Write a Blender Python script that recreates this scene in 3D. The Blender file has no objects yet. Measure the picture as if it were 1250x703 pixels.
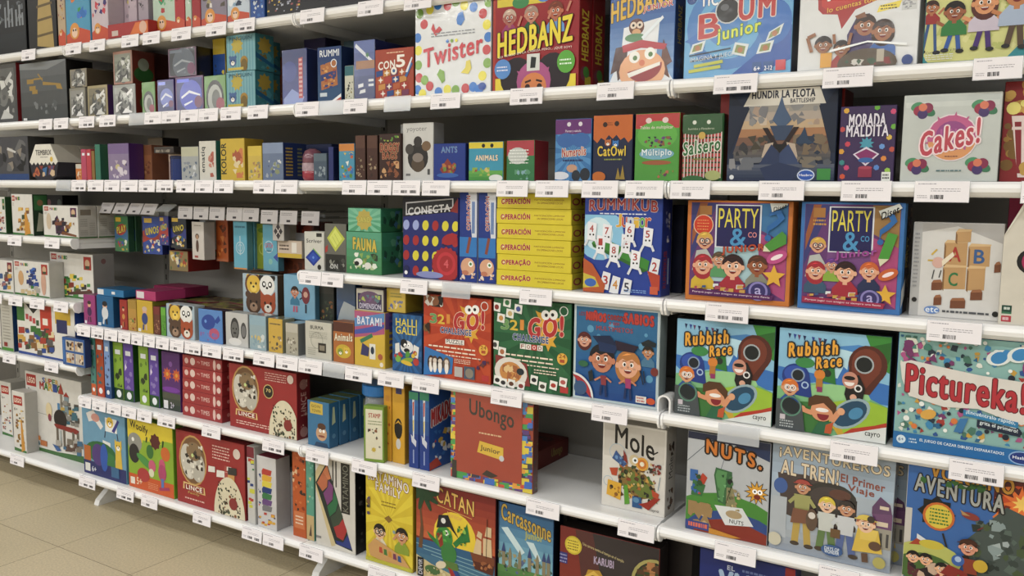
import bpy, bmesh, math, random
from mathutils import Vector, Matrix

scene = bpy.context.scene
col = scene.collection

# ------------------------------------------------------------------ camera, light, exposure
CAM_Z = 1.385
cam_data = bpy.data.cameras.new('camera')
cam_data.sensor_width = 36.0
cam_data.lens = 36.0 * 1058.2 / 1250.0
cam_data.clip_start = 0.05
cam = bpy.data.objects.new('camera', cam_data)
col.objects.link(cam)
yaw, pitch, roll = 0.5610, 0.1074, 0.0114
fw = Vector((-math.sin(yaw) * math.cos(pitch), math.cos(yaw) * math.cos(pitch), -math.sin(pitch)))
r0 = Vector((math.cos(yaw), math.sin(yaw), 0)); u0 = r0.cross(fw)
rt = r0 * math.cos(roll) + u0 * math.sin(roll); up = u0 * math.cos(roll) - r0 * math.sin(roll)
cam.matrix_world = Matrix(((rt.x, up.x, -fw.x, 0), (rt.y, up.y, -fw.y, 0), (rt.z, up.z, -fw.z, CAM_Z), (0, 0, 0, 1)))
scene.camera = cam

world = bpy.data.worlds.new('world'); scene.world = world; world.use_nodes = True
bg = world.node_tree.nodes['Background']
bg.inputs[0].default_value = (0.98, 0.99, 1.0, 1); bg.inputs[1].default_value = 0.28

def strip_light(x, y, z, lx, ly, watts):
    d = bpy.data.lights.new('ceiling_strip_light', 'AREA'); d.shape = 'RECTANGLE'
    d.size = lx; d.size_y = ly; d.energy = watts; d.color = (1.0, 0.995, 0.985)
    o = bpy.data.objects.new('ceiling_strip_light', d); o.location = (x, y, z); col.objects.link(o)
LAMPS = [(x, 0.35, 2.2, 24) for x in (-7.2, -4.8, -2.4, 0.0, 2.4)] + [(x, -2.1, 2.2, 46) for x in (-7.2, -4.8, -2.4, 0.0, 2.4)] + \
        [(x, -5.2, 3.7, 70) for x in (-12.0, -8.0, -4.0, 0.0)] + [(x, -8.0, 3.7, 80) for x in (-16.0, -12.0, -8.0, -4.0, 0.0)]
for lx, ly, ln, wt in LAMPS:
    strip_light(lx, ly, 3.09, ln, 0.16, wt)

scene.view_settings.view_transform = 'Standard'
scene.view_settings.look = 'None'
scene.view_settings.exposure = -0.1
scene.view_settings.gamma = 1.0
scene.view_settings.use_curve_mapping = False

# ------------------------------------------------------------------ colour and materials
def lin(h):
    h = h.lstrip('#')
    if len(h) == 3: h = ''.join(ch * 2 for ch in h)
    out = []
    for i in (0, 2, 4):
        v = int(h[i:i + 2], 16) / 255.0
        out.append(v / 12.92 if v <= 0.04045 else ((v + 0.055) / 1.055) ** 2.4)
    l = .3 * out[0] + .59 * out[1] + .11 * out[2]
    return tuple((v * .93 + l * .07) ** 1.1 for v in out) + (1.0,)

def nmat(name, rough=0.5, color='#ffffff', metal=0.0, vcol=False, bump=0.0, bscale=30.0, coat=0.0, var=0.0, vscale=40.0, stretch=None, alpha=1.0, trans=0.0):
    m = bpy.data.materials.new(name); m.use_nodes = True
    nt = m.node_tree; p = nt.nodes['Principled BSDF']
    p.inputs['Roughness'].default_value = rough; p.inputs['Metallic'].default_value = metal
    p.inputs['Base Color'].default_value = lin(color)
    p.inputs['Specular IOR Level'].default_value = 0.38
    p.inputs['Coat Weight'].default_value = coat; p.inputs['Coat Roughness'].default_value = 0.12
    tc = nt.nodes.new('ShaderNodeTexCoord')
    src = None
    if vcol:
        at = nt.nodes.new('ShaderNodeAttribute'); at.attribute_name = 'ink'; src = at.outputs['Color']
    if var > 0:
        nz = nt.nodes.new('ShaderNodeTexNoise'); nz.inputs['Scale'].default_value = vscale; nz.inputs['Detail'].default_value = 3
        mp = nt.nodes.new('ShaderNodeMapping')
        if stretch: mp.inputs['Scale'].default_value = stretch
        nt.links.new(tc.outputs['Object'], mp.inputs[0]); nt.links.new(mp.outputs[0], nz.inputs['Vector'])
        rg = nt.nodes.new('ShaderNodeMapRange'); rg.inputs['From Min'].default_value = 0.3; rg.inputs['From Max'].default_value = 0.7
        rg.inputs['To Min'].default_value = 1 - var; rg.inputs['To Max'].default_value = 1 + var * 0.4
        nt.links.new(nz.outputs['Fac'], rg.inputs['Value'])
        mx = nt.nodes.new('ShaderNodeMix'); mx.data_type = 'RGBA'; mx.blend_type = 'MULTIPLY'; mx.inputs['Factor'].default_value = 1
        if src: nt.links.new(src, mx.inputs['A'])
        else: mx.inputs['A'].default_value = lin(color)
        nt.links.new(rg.outputs[0], mx.inputs['B']); src = mx.outputs['Result']
    if src: nt.links.new(src, p.inputs['Base Color'])
    if bump > 0:
        n2 = nt.nodes.new('ShaderNodeTexNoise'); n2.inputs['Scale'].default_value = bscale; n2.inputs['Detail'].default_value = 2
        nt.links.new(tc.outputs['Object'], n2.inputs['Vector'])
        bp = nt.nodes.new('ShaderNodeBump'); bp.inputs['Strength'].default_value = bump; bp.inputs['Distance'].default_value = 0.002
        nt.links.new(n2.outputs['Fac'], bp.inputs['Height']); nt.links.new(bp.outputs[0], p.inputs['Normal'])
        nt.links.new(bp.outputs[0], p.inputs['Coat Normal'])
    if trans > 0:
        p.inputs['Transmission Weight'].default_value = trans
    p.inputs['Alpha'].default_value = alpha
    return m

M_CARD = nmat('printed_card', 0.45, vcol=True, coat=0.06, var=0.06, vscale=25)
M_GLOSS = nmat('shrink_wrapped_card', 0.34, vcol=True, coat=1.0, bump=0.35, bscale=28, var=0.05, vscale=20)
M_WHITE = nmat('white_shelf_enamel', 0.38, '#ebecec', coat=0.25, var=0.04, vscale=9)
M_RAIL = nmat('white_price_rail', 0.3, '#f4f5f6', coat=0.3)
M_PANEL = nmat('grey_back_panel', 0.55, '#9a9892', var=0.05, vscale=6)
M_POST = nmat('grey_upright_steel', 0.5, '#83817b')
M_PAPER = nmat('label_paper', 0.55, vcol=True)
M_PLASTIC = nmat('clear_label_plastic', 0.15, '#dfe4ea', alpha=0.35, coat=0.5)
M_CLEAR = nmat('clear_jar_plastic', 0.08, '#e8eef0', alpha=0.3, coat=0.8)
M_WIRE = nmat('chrome_wire', 0.25, '#b8b8b8', metal=1.0)
M_LID = nmat('blue_plastic_lid', 0.3, '#1478c0', coat=0.3)
M_CEIL = nmat('ceiling_board', 0.8, '#c9c7c2', var=0.03)

# floor tiles: speckled beige vinyl with thin dark joints
M_FLOOR = bpy.data.materials.new('speckled_floor_tiles'); M_FLOOR.use_nodes = True
def floor_nodes():
    nt = M_FLOOR.node_tree; p = nt.nodes['Principled BSDF']; p.inputs['Roughness'].default_value = 0.38
    tc = nt.nodes.new('ShaderNodeTexCoord'); mp = nt.nodes.new('ShaderNodeMapping')
    mp.inputs['Location'].default_value = (0.03, 0.005, 0)
    br = nt.nodes.new('ShaderNodeTexBrick'); br.offset = 0.0
    br.inputs['Scale'].default_value = 1.0; br.inputs['Brick Width'].default_value = 0.4555; br.inputs['Row Height'].default_value = 0.4555
    br.inputs['Mortar Size'].default_value = 0.0016; br.inputs['Mortar Smooth'].default_value = 0.1
    br.inputs['Color1'].default_value = lin('#cfc2a4'); br.inputs['Color2'].default_value = lin('#cabd9e'); br.inputs['Mortar'].default_value = lin('#85785f')
    nt.links.new(tc.outputs['Object'], mp.inputs[0]); nt.links.new(mp.outputs[0], br.inputs['Vector'])
    nz = nt.nodes.new('ShaderNodeTexNoise'); nz.inputs['Scale'].default_value = 130; nz.inputs['Detail'].default_value = 4
    nt.links.new(tc.outputs['Object'], nz.inputs['Vector'])
    rg = nt.nodes.new('ShaderNodeMapRange'); rg.inputs['From Min'].default_value = 0.35; rg.inputs['From Max'].default_value = 0.65
    rg.inputs['To Min'].default_value = 0.86; rg.inputs['To Max'].default_value = 1.08
    nt.links.new(nz.outputs['Fac'], rg.inputs['Value'])
    n3 = nt.nodes.new('ShaderNodeTexNoise'); n3.inputs['Scale'].default_value = 2.2
    nt.links.new(tc.outputs['Object'], n3.inputs['Vector'])
    r3 = nt.nodes.new('ShaderNodeMapRange'); r3.inputs['To Min'].default_value = 0.93; r3.inputs['To Max'].default_value = 1.06
    nt.links.new(n3.outputs['Fac'], r3.inputs['Value'])
    mm = nt.nodes.new('ShaderNodeMath'); mm.operation = 'MULTIPLY'; nt.links.new(rg.outputs[0], mm.inputs[0]); nt.links.new(r3.outputs[0], mm.inputs[1])
    mx = nt.nodes.new('ShaderNodeMix'); mx.data_type = 'RGBA'; mx.blend_type = 'MULTIPLY'; mx.inputs['Factor'].default_value = 1
    nt.links.new(br.outputs['Color'], mx.inputs['A']); nt.links.new(mm.outputs[0], mx.inputs['B'])
    nt.links.new(mx.outputs['Result'], p.inputs['Base Color'])
floor_nodes()

# ------------------------------------------------------------------ mesh helpers
def link_mesh(name, verts, faces, mats, fmat=None, fcol=None, parent=None, smooth=False):
    me = bpy.data.meshes.new(name); me.from_pydata(verts, [], faces)
    for m in (mats if isinstance(mats, (list, tuple)) else [mats]): me.materials.append(m)
    if fmat: me.polygons.foreach_set('material_index', fmat)
    if fcol:
        at = me.color_attributes.new('ink', 'FLOAT_COLOR', 'CORNER'); buf = []
        for p, c in zip(me.polygons, fcol): buf.extend(c * p.loop_total)
        at.data.foreach_set('color', buf)
    if smooth: me.polygons.foreach_set('use_smooth', [True] * len(me.polygons))
    o = bpy.data.objects.new(name, me); col.objects.link(o)
    if parent: o.parent = parent
    return o

def tag(o, label=None, cat=None, group=None, kind=None):
    if label: o['label'] = label
    if cat: o['category'] = cat
    if group: o['group'] = group
    if kind: o['kind'] = kind
    return o

def empty(name, loc, rz=0.0):
    o = bpy.data.objects.new(name, None); o.location = loc; o.rotation_euler.z = rz; o.empty_display_size = 0.05
    col.objects.link(o); return o

def copy_tree(o, parent=None):
    c = o.copy(); col.objects.link(c); c.parent = parent
    for ch in o.children: copy_tree(ch, c)
    return c

def box_vf(x0, y0, z0, x1, y1, z1):
    v = [(x0, y0, z0), (x1, y0, z0), (x1, y1, z0), (x0, y1, z0), (x0, y0, z1), (x1, y0, z1), (x1, y1, z1), (x0, y1, z1)]
    f = [(0, 3, 2, 1), (4, 5, 6, 7), (0, 1, 5, 4), (1, 2, 6, 5), (2, 3, 7, 6), (3, 0, 4, 7)]
    return v, f
def block(name, b, mat, parent=None): return link_mesh(name, *box_vf(*b), mat, parent=parent)
def prism_x(prof, x0, x1):
    n = len(prof)
    v = [(x0, y, z) for y, z in prof] + [(x1, y, z) for y, z in prof]
    f = [(i, (i + 1) % n, n + (i + 1) % n, n + i) for i in range(n)] + [tuple(reversed(range(n))), tuple(range(n, 2 * n))]
    return v, f
def lathe(prof, n=20):
    v = []; f = []
    for r, z in prof:
        for i in range(n): v.append((r * math.cos(2 * math.pi * i / n), r * math.sin(2 * math.pi * i / n), z))
    for k in range(len(prof) - 1):
        for i in range(n): f.append((k * n + i, k * n + (i + 1) % n, (k + 1) * n + (i + 1) % n, (k + 1) * n + i))
    f.append(tuple(reversed(range(n)))); f.append(tuple(range((len(prof) - 1) * n, len(prof) * n)))
    return v, f

# ------------------------------------------------------------------ printed artwork: flat shapes printed on a face of a carton
_glyph = {}
def text_mesh(s, off):
    k = (s, off)
    if k in _glyph: return _glyph[k]
    c = bpy.data.curves.new('lettering', 'FONT'); c.body = s; c.size = 1.0; c.resolution_u = 3
    c.dimensions = '2D'; c.fill_mode = 'FRONT'; c.space_character = 1.0 + off * 2.2
    o = bpy.data.objects.new('lettering', c); me = o.to_mesh()
    vs = [(v.co.x, v.co.y) for v in me.vertices]; fs = [tuple(p.vertices) for p in me.polygons]
    o.to_mesh_clear(); bpy.data.objects.remove(o); bpy.data.curves.remove(c)
    if not vs: vs = [(0, 0)]
    bb = (min(v[0] for v in vs), min(v[1] for v in vs), max(v[0] for v in vs), max(v[1] for v in vs))
    _glyph[k] = (vs, fs, bb); return _glyph[k]

def clip_poly(P):
    for ax, lim, sg in ((0, 0.0, 1), (0, 1.0, -1), (1, 0.0, 1), (1, 1.0, -1)):
        Q = []
        for i in range(len(P)):
            a = P[i - 1]; b = P[i]
            ia = (a[ax] - lim) * sg >= 0; ib = (b[ax] - lim) * sg >= 0
            if ia != ib:
                t = (lim - a[ax]) / (b[ax] - a[ax]); q = [a[0] + t * (b[0] - a[0]), a[1] + t * (b[1] - a[1])]; q[ax] = lim; Q.append(tuple(q))
            if ib: Q.append(b)
        P = Q
        if len(P) < 3: return None
    return P

SK = '#e8b48c'
class Art:
    # x runs 0..1 across the face, y 0..1 up the face; k is width/height of the face
    def __init__(s, w, h): s.w = w; s.h = h; s.k = w / h; s.V = []; s.F = []; s.C = []; s.z = 1
    def _add(s, pts, faces, c, z):
        b = len(s.V); s.V += [(x, y, z) for x, y in pts]; c = lin(c)
        for f in faces: s.F.append(tuple(b + i for i in f)); s.C.append(c)
    def P(s, c, *q):
        pts = [(q[i], q[i + 1]) for i in range(0, len(q), 2)]
        s.poly(c, pts); return s
    def poly(s, c, pts, up=True):
        pts = clip_poly(pts)
        if not pts: return
        a = sum(pts[i - 1][0] * pts[i][1] - pts[i][0] * pts[i - 1][1] for i in range(len(pts)))
        if a < 0: pts = pts[::-1]
        s.z += 1 if up else .2
        s._add(pts, [tuple(range(len(pts)))], c, s.z)
    def R(s, x0, y0, x1, y1, c): s.poly(c, [(x0, y0), (x1, y0), (x1, y1), (x0, y1)]); return s
    def E(s, x, y, rx, ry, c, rot=0, n=18, a0=0, a1=360, up=True):
        R = math.radians; ca, sa = math.cos(R(rot)), math.sin(R(rot)); pts = []
        full = abs(a1 - a0) >= 360
        for i in range(n if full else n + 1):
            t = R(a0 + (a1 - a0) * i / n); px, py = rx * math.cos(t), ry * math.sin(t)
            pts.append((x + px * ca - py * sa, y + (px * sa + py * ca) * s.k))
        s.poly(c, pts, up); return s
    def D(s, x, y, r, c, n=18): return s.E(x, y, r, r, c, n=n)
    def O(s, x, y, r, r2, c, n=24):                       # ring
        s.z += 1; pts = []
        for i in range(n):
            t = 2 * math.pi * i / n
            pts += [(x + r * math.cos(t), y + r * s.k * math.sin(t)), (x + r2 * math.cos(t), y + r2 * s.k * math.sin(t))]
        pts = [(min(1, max(0, p)), min(1, max(0, q))) for p, q in pts]
        s._add(pts, [(2 * i, 2 * ((i + 1) % n), 2 * ((i + 1) % n) + 1, 2 * i + 1)[::(-1 if r2 > r else 1)] for i in range(n)], c, s.z); return s
    def L(s, x0, y0, x1, y1, t, c):                       # thick line
        dx, dy = x1 - x0, (y1 - y0) / s.k; l = math.hypot(dx, dy) or 1; nx, ny = -dy / l * t / 2, dx / l * t / 2 * s.k
        s.poly(c, [(x0 + nx, y0 + ny), (x1 + nx, y1 + ny), (x1 - nx, y1 - ny), (x0 - nx, y0 - ny)]); return s
    def S(s, x, y, r, c, n=5, inner=0.45, rot=90):        # star
        pts = []
        for i in range(2 * n):
            t = math.radians(rot + 180 * i / n); q = r if i % 2 == 0 else r * inner
            pts.append((x + q * math.cos(t), y + q * s.k * math.sin(t)))
        s.poly(c, pts); return s
    def G(s, x0, y0, x1, y1, c0, c1, n=8):                # printed colour blend, bottom c0 to top c1
        a = [int(c0[i:i + 2], 16) for i in (1, 3, 5)]; b = [int(c1[i:i + 2], 16) for i in (1, 3, 5)]
        s.z += 1
        for i in range(n):
            f = (i + .5) / n; cc = '#' + ''.join('%02x' % round(a[j] + (b[j] - a[j]) * f) for j in range(3))
            s.poly(cc, [(x0, y0 + (y1 - y0) * i / n), (x1, y0 + (y1 - y0) * i / n), (x1, y0 + (y1 - y0) * (i + 1) / n), (x0, y0 + (y1 - y0) * (i + 1) / n)], False)
        return s
    def Y(s, x, y, c, n=14, r=2.0):                       # sunburst
        s.z += 1
        for i in range(n):
            t = 2 * math.pi * i / n; t2 = t + math.pi / n
            s.poly(c, [(x, y), (x + r * math.cos(t), y + r * math.sin(t)), (x + r * math.cos(t2), y + r * math.sin(t2))], False)
        return s
    def B(s, x0, y0, x1, y1, n, r, cols, seed=1, shape=None):  # busy small motifs
        g = random.Random(seed); cols = cols.split()
        for i in range(n):
            if i % 12 == 0: s.z += .2
            x = g.uniform(x0, x1); y = g.uniform(y0, y1); c = g.choice(cols); q = r * g.uniform(.5, 1.3)
            m = g.randint(3, 7); t0 = g.uniform(0, 6)
            pts = [(min(x1, max(x0, x + q * g.uniform(.6, 1.2) * math.cos(t0 + 6.283 * j / m))), min(y1, max(y0, y + q * s.k * g.uniform(.6, 1.2) * math.sin(t0 + 6.283 * j / m)))) for j in range(m)]
            if shape == 'o': s.E(x, y, q, q, c, n=12, up=False)
            elif shape == 'r': s.poly(c, [(x - q, y - q * s.k * .7), (x + q, y - q * s.k * .5), (x + q, y + q * s.k * .6), (x - q * .9, y + q * s.k * .5)], False)
            else: s.poly(c, pts, False)
        return s
    def T(s, t, x0, y0, x1, y1, c, b=0.0, ol=None, ow=0.05, rot=0, tilt=0.0, arc=0.0):  # lettering fitted in a rectangle
        tot = round(b * 1.1 + (ow * .8 if ol else 0), 2)
        vs, fs, bb = text_mesh(t, tot)
        pts = []; H = (x1 - x0) / s.k if rot else (y1 - y0)
        for x, y in vs:
            u = (x - bb[0]) / ((bb[2] - bb[0]) or 1); v = (y - bb[1]) / ((bb[3] - bb[1]) or 1)
            if rot == 90: X = x1 - v * (x1 - x0); Yy = y0 + u * (y1 - y0)
            elif rot == -90: X = x0 + v * (x1 - x0); Yy = y1 - u * (y1 - y0)
            else:
                X = x0 + u * (x1 - x0); Yy = y0 + v * (y1 - y0) + tilt * (u - .5) + arc * (1 - (2 * u - 1) ** 2)
            pts.append((X, Yy))
        if rot: H = (x1 - x0) * s.k
        tall = (H * s.h) > .012
        for off, cc, n in (((b + ow, ol, 10 if tall else 4),) if ol else ()) + ((b, c, 6 if tall else 3),):
            s.z += .6
            if off < .012: s._add(pts, fs, cc, s.z); continue
            r = off * H * .85
            for i in range(n):
                q = 2 * math.pi * (i + .25) / n; s.z += .08
                s._add([(px + r / s.k * math.cos(q), py + r * math.sin(q)) for px, py in pts], fs, cc, s.z)
        return s
    def W(s, x0, y0, x1, y1, n, c, seed=3, t=0.4):        # lines of small print, as grey bars broken into words
        g = random.Random(seed); hh = (y1 - y0) / n; s.z += 1
        for i in range(n):
            y = y1 - (i + .5) * hh; x = x0
            while x < x1 - .01:
                l = g.uniform(.03, .12) * (x1 - x0) * 1.4; l = min(l, x1 - x)
                s.poly(c, [(x, y - hh * t / 2), (x + l, y - hh * t / 2), (x + l, y + hh * t / 2), (x, y + hh * t / 2)], False); x += l + .018 * (x1 - x0) + .004
        return s
    def K(s, x, y, r, hair='#3a2414', skin=SK, shirt=None, long=0, mouth='o', hat=None, look=0.0):  # cartoon child, head centre x,y
        k = s.k
        if shirt:
            s.poly(shirt, [(x - r * .55, y - r * k * .9), (x - r * 1.25, y - r * k * 1.7), (x - r * 1.3, y - r * k * 2.6), (x + r * 1.3, y - r * k * 2.6), (x + r * 1.25, y - r * k * 1.7), (x + r * .55, y - r * k * .9)])
            s.R(x - r * .22, y - r * k * 1.3, x + r * .22, y - r * k * .7, skin)
        if long: s.E(x, y - r * k * .25, r * 1.15, r * 1.35, hair)
        s.E(x, y + r * k * .12, r * 1.08, r * 1.05, hair)
        s.E(x - r * .95, y - r * k * .1, r * .2, r * .25, skin, n=8); s.E(x + r * .95, y - r * k * .1, r * .2, r * .25, skin, n=8)
        s.E(x, y - r * k * .12, r * .88, r * .95, skin)
        s.poly(hair, [(x - r * .92, y + r * k * .15), (x - r * .5, y + r * k * .48), (x - r * .1, y + r * k * .3), (x + r * .35, y + r * k * .5), (x + r * .92, y + r * k * .1), (x + r * .85, y + r * k * .75), (x + r * .1, y + r * k * 1.12), (x - r * .75, y + r * k * .85)])
        for sx in (-1, 1):
            s.E(x + sx * r * .33, y + r * k * .02, r * .17, r * .2, '#f4f2ee', n=10); s.E(x + sx * r * .3 + look * r, y - r * k * .0, r * .1, r * .14, '#22180f', n=8)
            s.L(x + sx * r * .16, y + r * k * .27, x + sx * r * .5, y + r * k * .3, r * .08, lid_shade(hair, .8))
            s.E(x + sx * r * .55, y - r * k * .3, r * .15, r * .1, lid_shade(skin, .9), n=8)
        s.E(x, y - r * k * .2, r * .09, r * .1, lid_shade(skin, .8), n=8)
        s.E(x, y - r * k * .42, r * .34, r * .3, '#7c2420', n=12, a0=180, a1=360)
        s.R(x - r * .28, y - r * k * .49, x + r * .28, y - r * k * .43, '#f2f0ec')
        s.P(lid_shade(hair, 1.35), x - r * .6, y + r * k * .7, x - r * .1, y + r * k * .95, x + r * .3, y + r * k * .9, x - r * .1, y + r * k * .8)
        if hat: s.E(x, y + r * k * .55, r * 1.05, r * .6, hat, n=12, a0=0, a1=180); s.R(x - r * 1.3, y + r * k * .48, x + r * 1.3, y + r * k * .6, hat)
        return s
    def N(s, x, y, r, c, c2='#f4efe4', ears='o', eye='#18130f'):   # plain animal face
        k = s.k
        for sx in (-1, 1):
            if ears == 'o': s.E(x + sx * r * .75, y + r * k * .75, r * .32, r * .32, c if ears != 'p' else '#222', n=10)
            elif ears == 'p': s.E(x + sx * r * .75, y + r * k * .75, r * .34, r * .34, '#1c1c1c', n=10)
            elif ears == 't': s.poly(c, [(x + sx * r * .3, y + r * k * .7), (x + sx * r * .95, y + r * k * 1.25), (x + sx * r * .98, y + r * k * .3)])
        s.E(x, y, r, r * .95, c)
        s.E(x, y - r * k * .35, r * .5, r * .4, c2, n=12)
        for sx in (-1, 1):
            if ears == 'p': s.E(x + sx * r * .4, y + r * k * .1, r * .26, r * .3, '#1c1c1c', n=10)
            s.E(x + sx * r * .38, y + r * k * .12, r * .13, r * .15, '#fff' if ears == 'p' else eye, n=8)
        s.E(x, y - r * k * .22, r * .16, r * .12, '#18130f', n=8)
        return s

def lid_shade(c, f=0.8):
    return '#' + ''.join('%02x' % max(0, min(255, int(int(c[i:i + 2], 16) * f))) for i in (1, 3, 5))

LAY = 0.00005
def carton(name, loc, size, rz=0.0, front=None, side=None, top=None, left=None, c='#888888', cs=None, ct=None, gloss=False,
           label=None, cat='game box', group=None, seam=None, lean=0.0, parent=None):
    w, d, h = size
    bm = bmesh.new(); v, f = box_vf(-w / 2, 0, 0, w / 2, d, h)
    bv = [bm.verts.new(p) for p in v]
    for q in f: bm.faces.new([bv[i] for i in q])
    bmesh.ops.bevel(bm, geom=list(bm.edges), offset=min(0.0013, w * .08, d * .08), segments=1, affect='EDGES')
    bm.normal_update(); verts = [tuple(p.co) for p in bm.verts]; bm.verts.index_update()
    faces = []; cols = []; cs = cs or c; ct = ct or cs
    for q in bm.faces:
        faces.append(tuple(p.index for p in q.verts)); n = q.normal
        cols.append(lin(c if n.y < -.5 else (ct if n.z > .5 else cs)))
    bm.free()
    def put(fn, W, H, org, U, N):
        a = Art(W, H); fn(a); b = len(verts)
        for x, y, z in a.V:
            g = 0.0002 + z * LAY
            verts.append((org[0] + U[0] * x * W + N[0] * g, org[1] + U[1] * x * W + N[1] * g, org[2] + y * H) if N[2] == 0 else (org[0] + x * W, org[1] + y * H, org[2] + g))
        for q, cc in zip(a.F, a.C):
            faces.append(tuple(b + i for i in q)); cols.append(cc)
    e = 0.0012
    if front: put(front, w - 2 * e, h - 2 * e, (-w / 2 + e, 0, e), (1, 0, 0), (0, -1, 0))
    if side: put(side, d - 2 * e, h - 2 * e, (w / 2, e, e), (0, 1, 0), (1, 0, 0))
    if left: put(left, d - 2 * e, h - 2 * e, (-w / 2, d - e, e), (0, -1, 0), (-1, 0, 0))
    if top: put(top, w - 2 * e, d - 2 * e, (-w / 2 + e, e, h), (1, 0, 0), (0, 0, 1))
    o = link_mesh(name, verts, faces, M_GLOSS if gloss else M_CARD, fcol=cols, parent=parent)
    o.location = loc; o.rotation_euler = (-lean, 0, rz)
    if label: tag(o, label, cat, group)
    return o

# ------------------------------------------------------------------ the place: floor, ceiling, shelving run
FY, BY = 2.117, 2.557                      # front edge and back panel of the shelves
tag(block('floor', (-20, -14, -0.05, 9, 4.2, 0), M_FLOOR), kind='structure')
tag(block('ceiling', (-20, -14, 3.2, 9, 4.2, 3.25), M_CEIL), kind='structure')
tag(block('wall_back', (-20, 2.66, 0, 9, 2.76, 3.2), nmat('dark_painted_wall', 0.8, '#6b6862', var=0.04)), kind='structure')
for lx, ly, ln, wt in LAMPS:
    t = tag(empty('ceiling_lamp', (lx, ly, 3.2)), 'long white strip lamp fixed under the store ceiling', 'lamp', 'ceiling strip lamps')
    link_mesh('lamp_housing', *prism_x([(-.1, 0), (-.1, -.05), (-.09, -.09), (.09, -.09), (.1, -.05), (.1, 0)], -ln / 2 - .05, ln / 2 + .05), M_WHITE, parent=t)

J = [-4.846, -3.516, -2.186, -0.856, 0.474]
Z0, Z1, Z2, Z3, Z4, Z5, Z6 = 1.976, 1.680, 1.424, 1.120, 0.816, 0.507, 0.153
MODS = ['far left bay', 'bay with the hanging card packs', 'bay with the yellow boxes', 'nearest right bay']
for i in range(4):
    r = tag(empty('back_panel', (J[i], BY, 0.1)), 'grey steel back panel behind the shelves of the ' + MODS[i], 'panel', 'back panels')
    r_ = [link_mesh('panel_sheet', *box_vf(0.016, 0, k * 0.36, 1.314, 0.012, k * 0.36 + 0.3585), M_PANEL, parent=r) for k in range(7)]
for i in range(5):
    t = tag(empty('shelf_upright', (J[i], BY + 0.006, 0)), 'slotted grey steel upright %s' % (['at the far left end of the run', 'between the far left bay and the bay with hanging packs', 'between the hanging packs bay and the yellow boxes bay', 'between the yellow boxes bay and the nearest right bay', 'at the right end of the nearest right bay'][i]), 'post', 'shelf uprights')
    block('post', (-0.016, -0.007, 0, 0.016, 0.05, 2.62), M_POST, parent=t)
    v = []; f = []
    for k in range(50):
        a, b = box_vf(-0.003, -0.0078, 0.12 + k * 0.05, 0.003, -0.0068, 0.145 + k * 0.05); f += [tuple(len(v) + q for q in g) for g in b]; v += a
    s = link_mesh('slot_row', v, f, nmat('dark_slot', 0.8, '#1e1d1b'), parent=t)
    v, f = prism_x([(2.163, 0.0), (2.19, 0.0), (2.62, 0.0), (2.62, 0.072), (2.23, 0.072), (2.172, 0.022)], -0.016, 0.016)
    link_mesh('base_foot', [(x, y - BY - 0.006, z) for x, y, z in v], f, M_WHITE, parent=t)

RAIL = [(FY + .002, -.0002), (FY - .006, -.0008), (FY - .013, -.006), (FY - .0155, -.014), (FY - .013, -.023), (FY - .004, -.031), (FY + .004, -.033), (FY + .004, -.0015)]
ZL3, ZL4, ZL5 = 1.178, 0.905, 0.632
def shelf(mod, z, lvl, big=0.0, label=''):
    x0, x1 = J[mod] + .002, J[mod + 1] - .002
    t = tag(empty('display_shelf', (x0, FY, z)), label, 'shelf', 'white shelves of the run'); L = x1 - x0
    sh = lambda vf: ([(x, y - FY, zz) for x, y, zz in vf[0]], vf[1])
    link_mesh('deck', *sh(prism_x([(FY + .003, -.0003), (FY + .315, -.0003), (FY + .315, -.02), (FY + .007, -.02), (FY + .007, -.034), (FY + .003, -.034)], .003, L - .003)), M_WHITE, parent=t)
    link_mesh('rear_deck', *sh(prism_x([(FY + .317, -.001), (BY - .004, -.001), (BY - .004, -.02), (FY + .317, -.02)], .003, L - .003)), M_WHITE, parent=t)
    link_mesh('price_rail', *sh(prism_x(RAIL, .006, L - .006)), M_RAIL, parent=t, smooth=False)
    cap = [(FY + .02, -.0002), (FY - .006, -.0002), (FY - .015, -.005), (FY - .0185, -.014), (FY - .016, -.03), (FY - .008, -.042), (FY + .006, -.046), (FY + .02, -.04)]
    for cx in (0, L - .006): link_mesh('rail_end_cap', *sh(prism_x(cap, cx, cx + .006)), M_RAIL, parent=t)
    for cx in (.006, L - .0095): link_mesh('bracket', *sh(prism_x([(FY + .021, -.0205), (BY - .008, -.0205), (BY - .008, -.049), (FY + .3, -.047), (FY + .02, -.044)], cx, cx + .0035)), M_WHITE, parent=t)
NM = ['topmost', 'second', 'third', 'fourth', 'fifth', 'sixth', 'lowest']
for lvl, z in enumerate((Z0, Z1, Z2, Z3, Z4, Z5, Z6)):
    for mod in range(4):
        if mod == 0 and lvl in (3, 4, 5): continue
        if mod == 1 and lvl == 3: continue
        shelf(mod, z, lvl, label='white steel shelf, %s level of the %s' % (NM[lvl], MODS[mod]))
for z, lb in ((ZL3, 'upper of three with building sets'), (ZL4, 'middle of three with building sets'), (ZL5, 'lower of three with building sets')):
    shelf(0, z, 0, label='white steel shelf in the far left bay, ' + lb)

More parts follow.
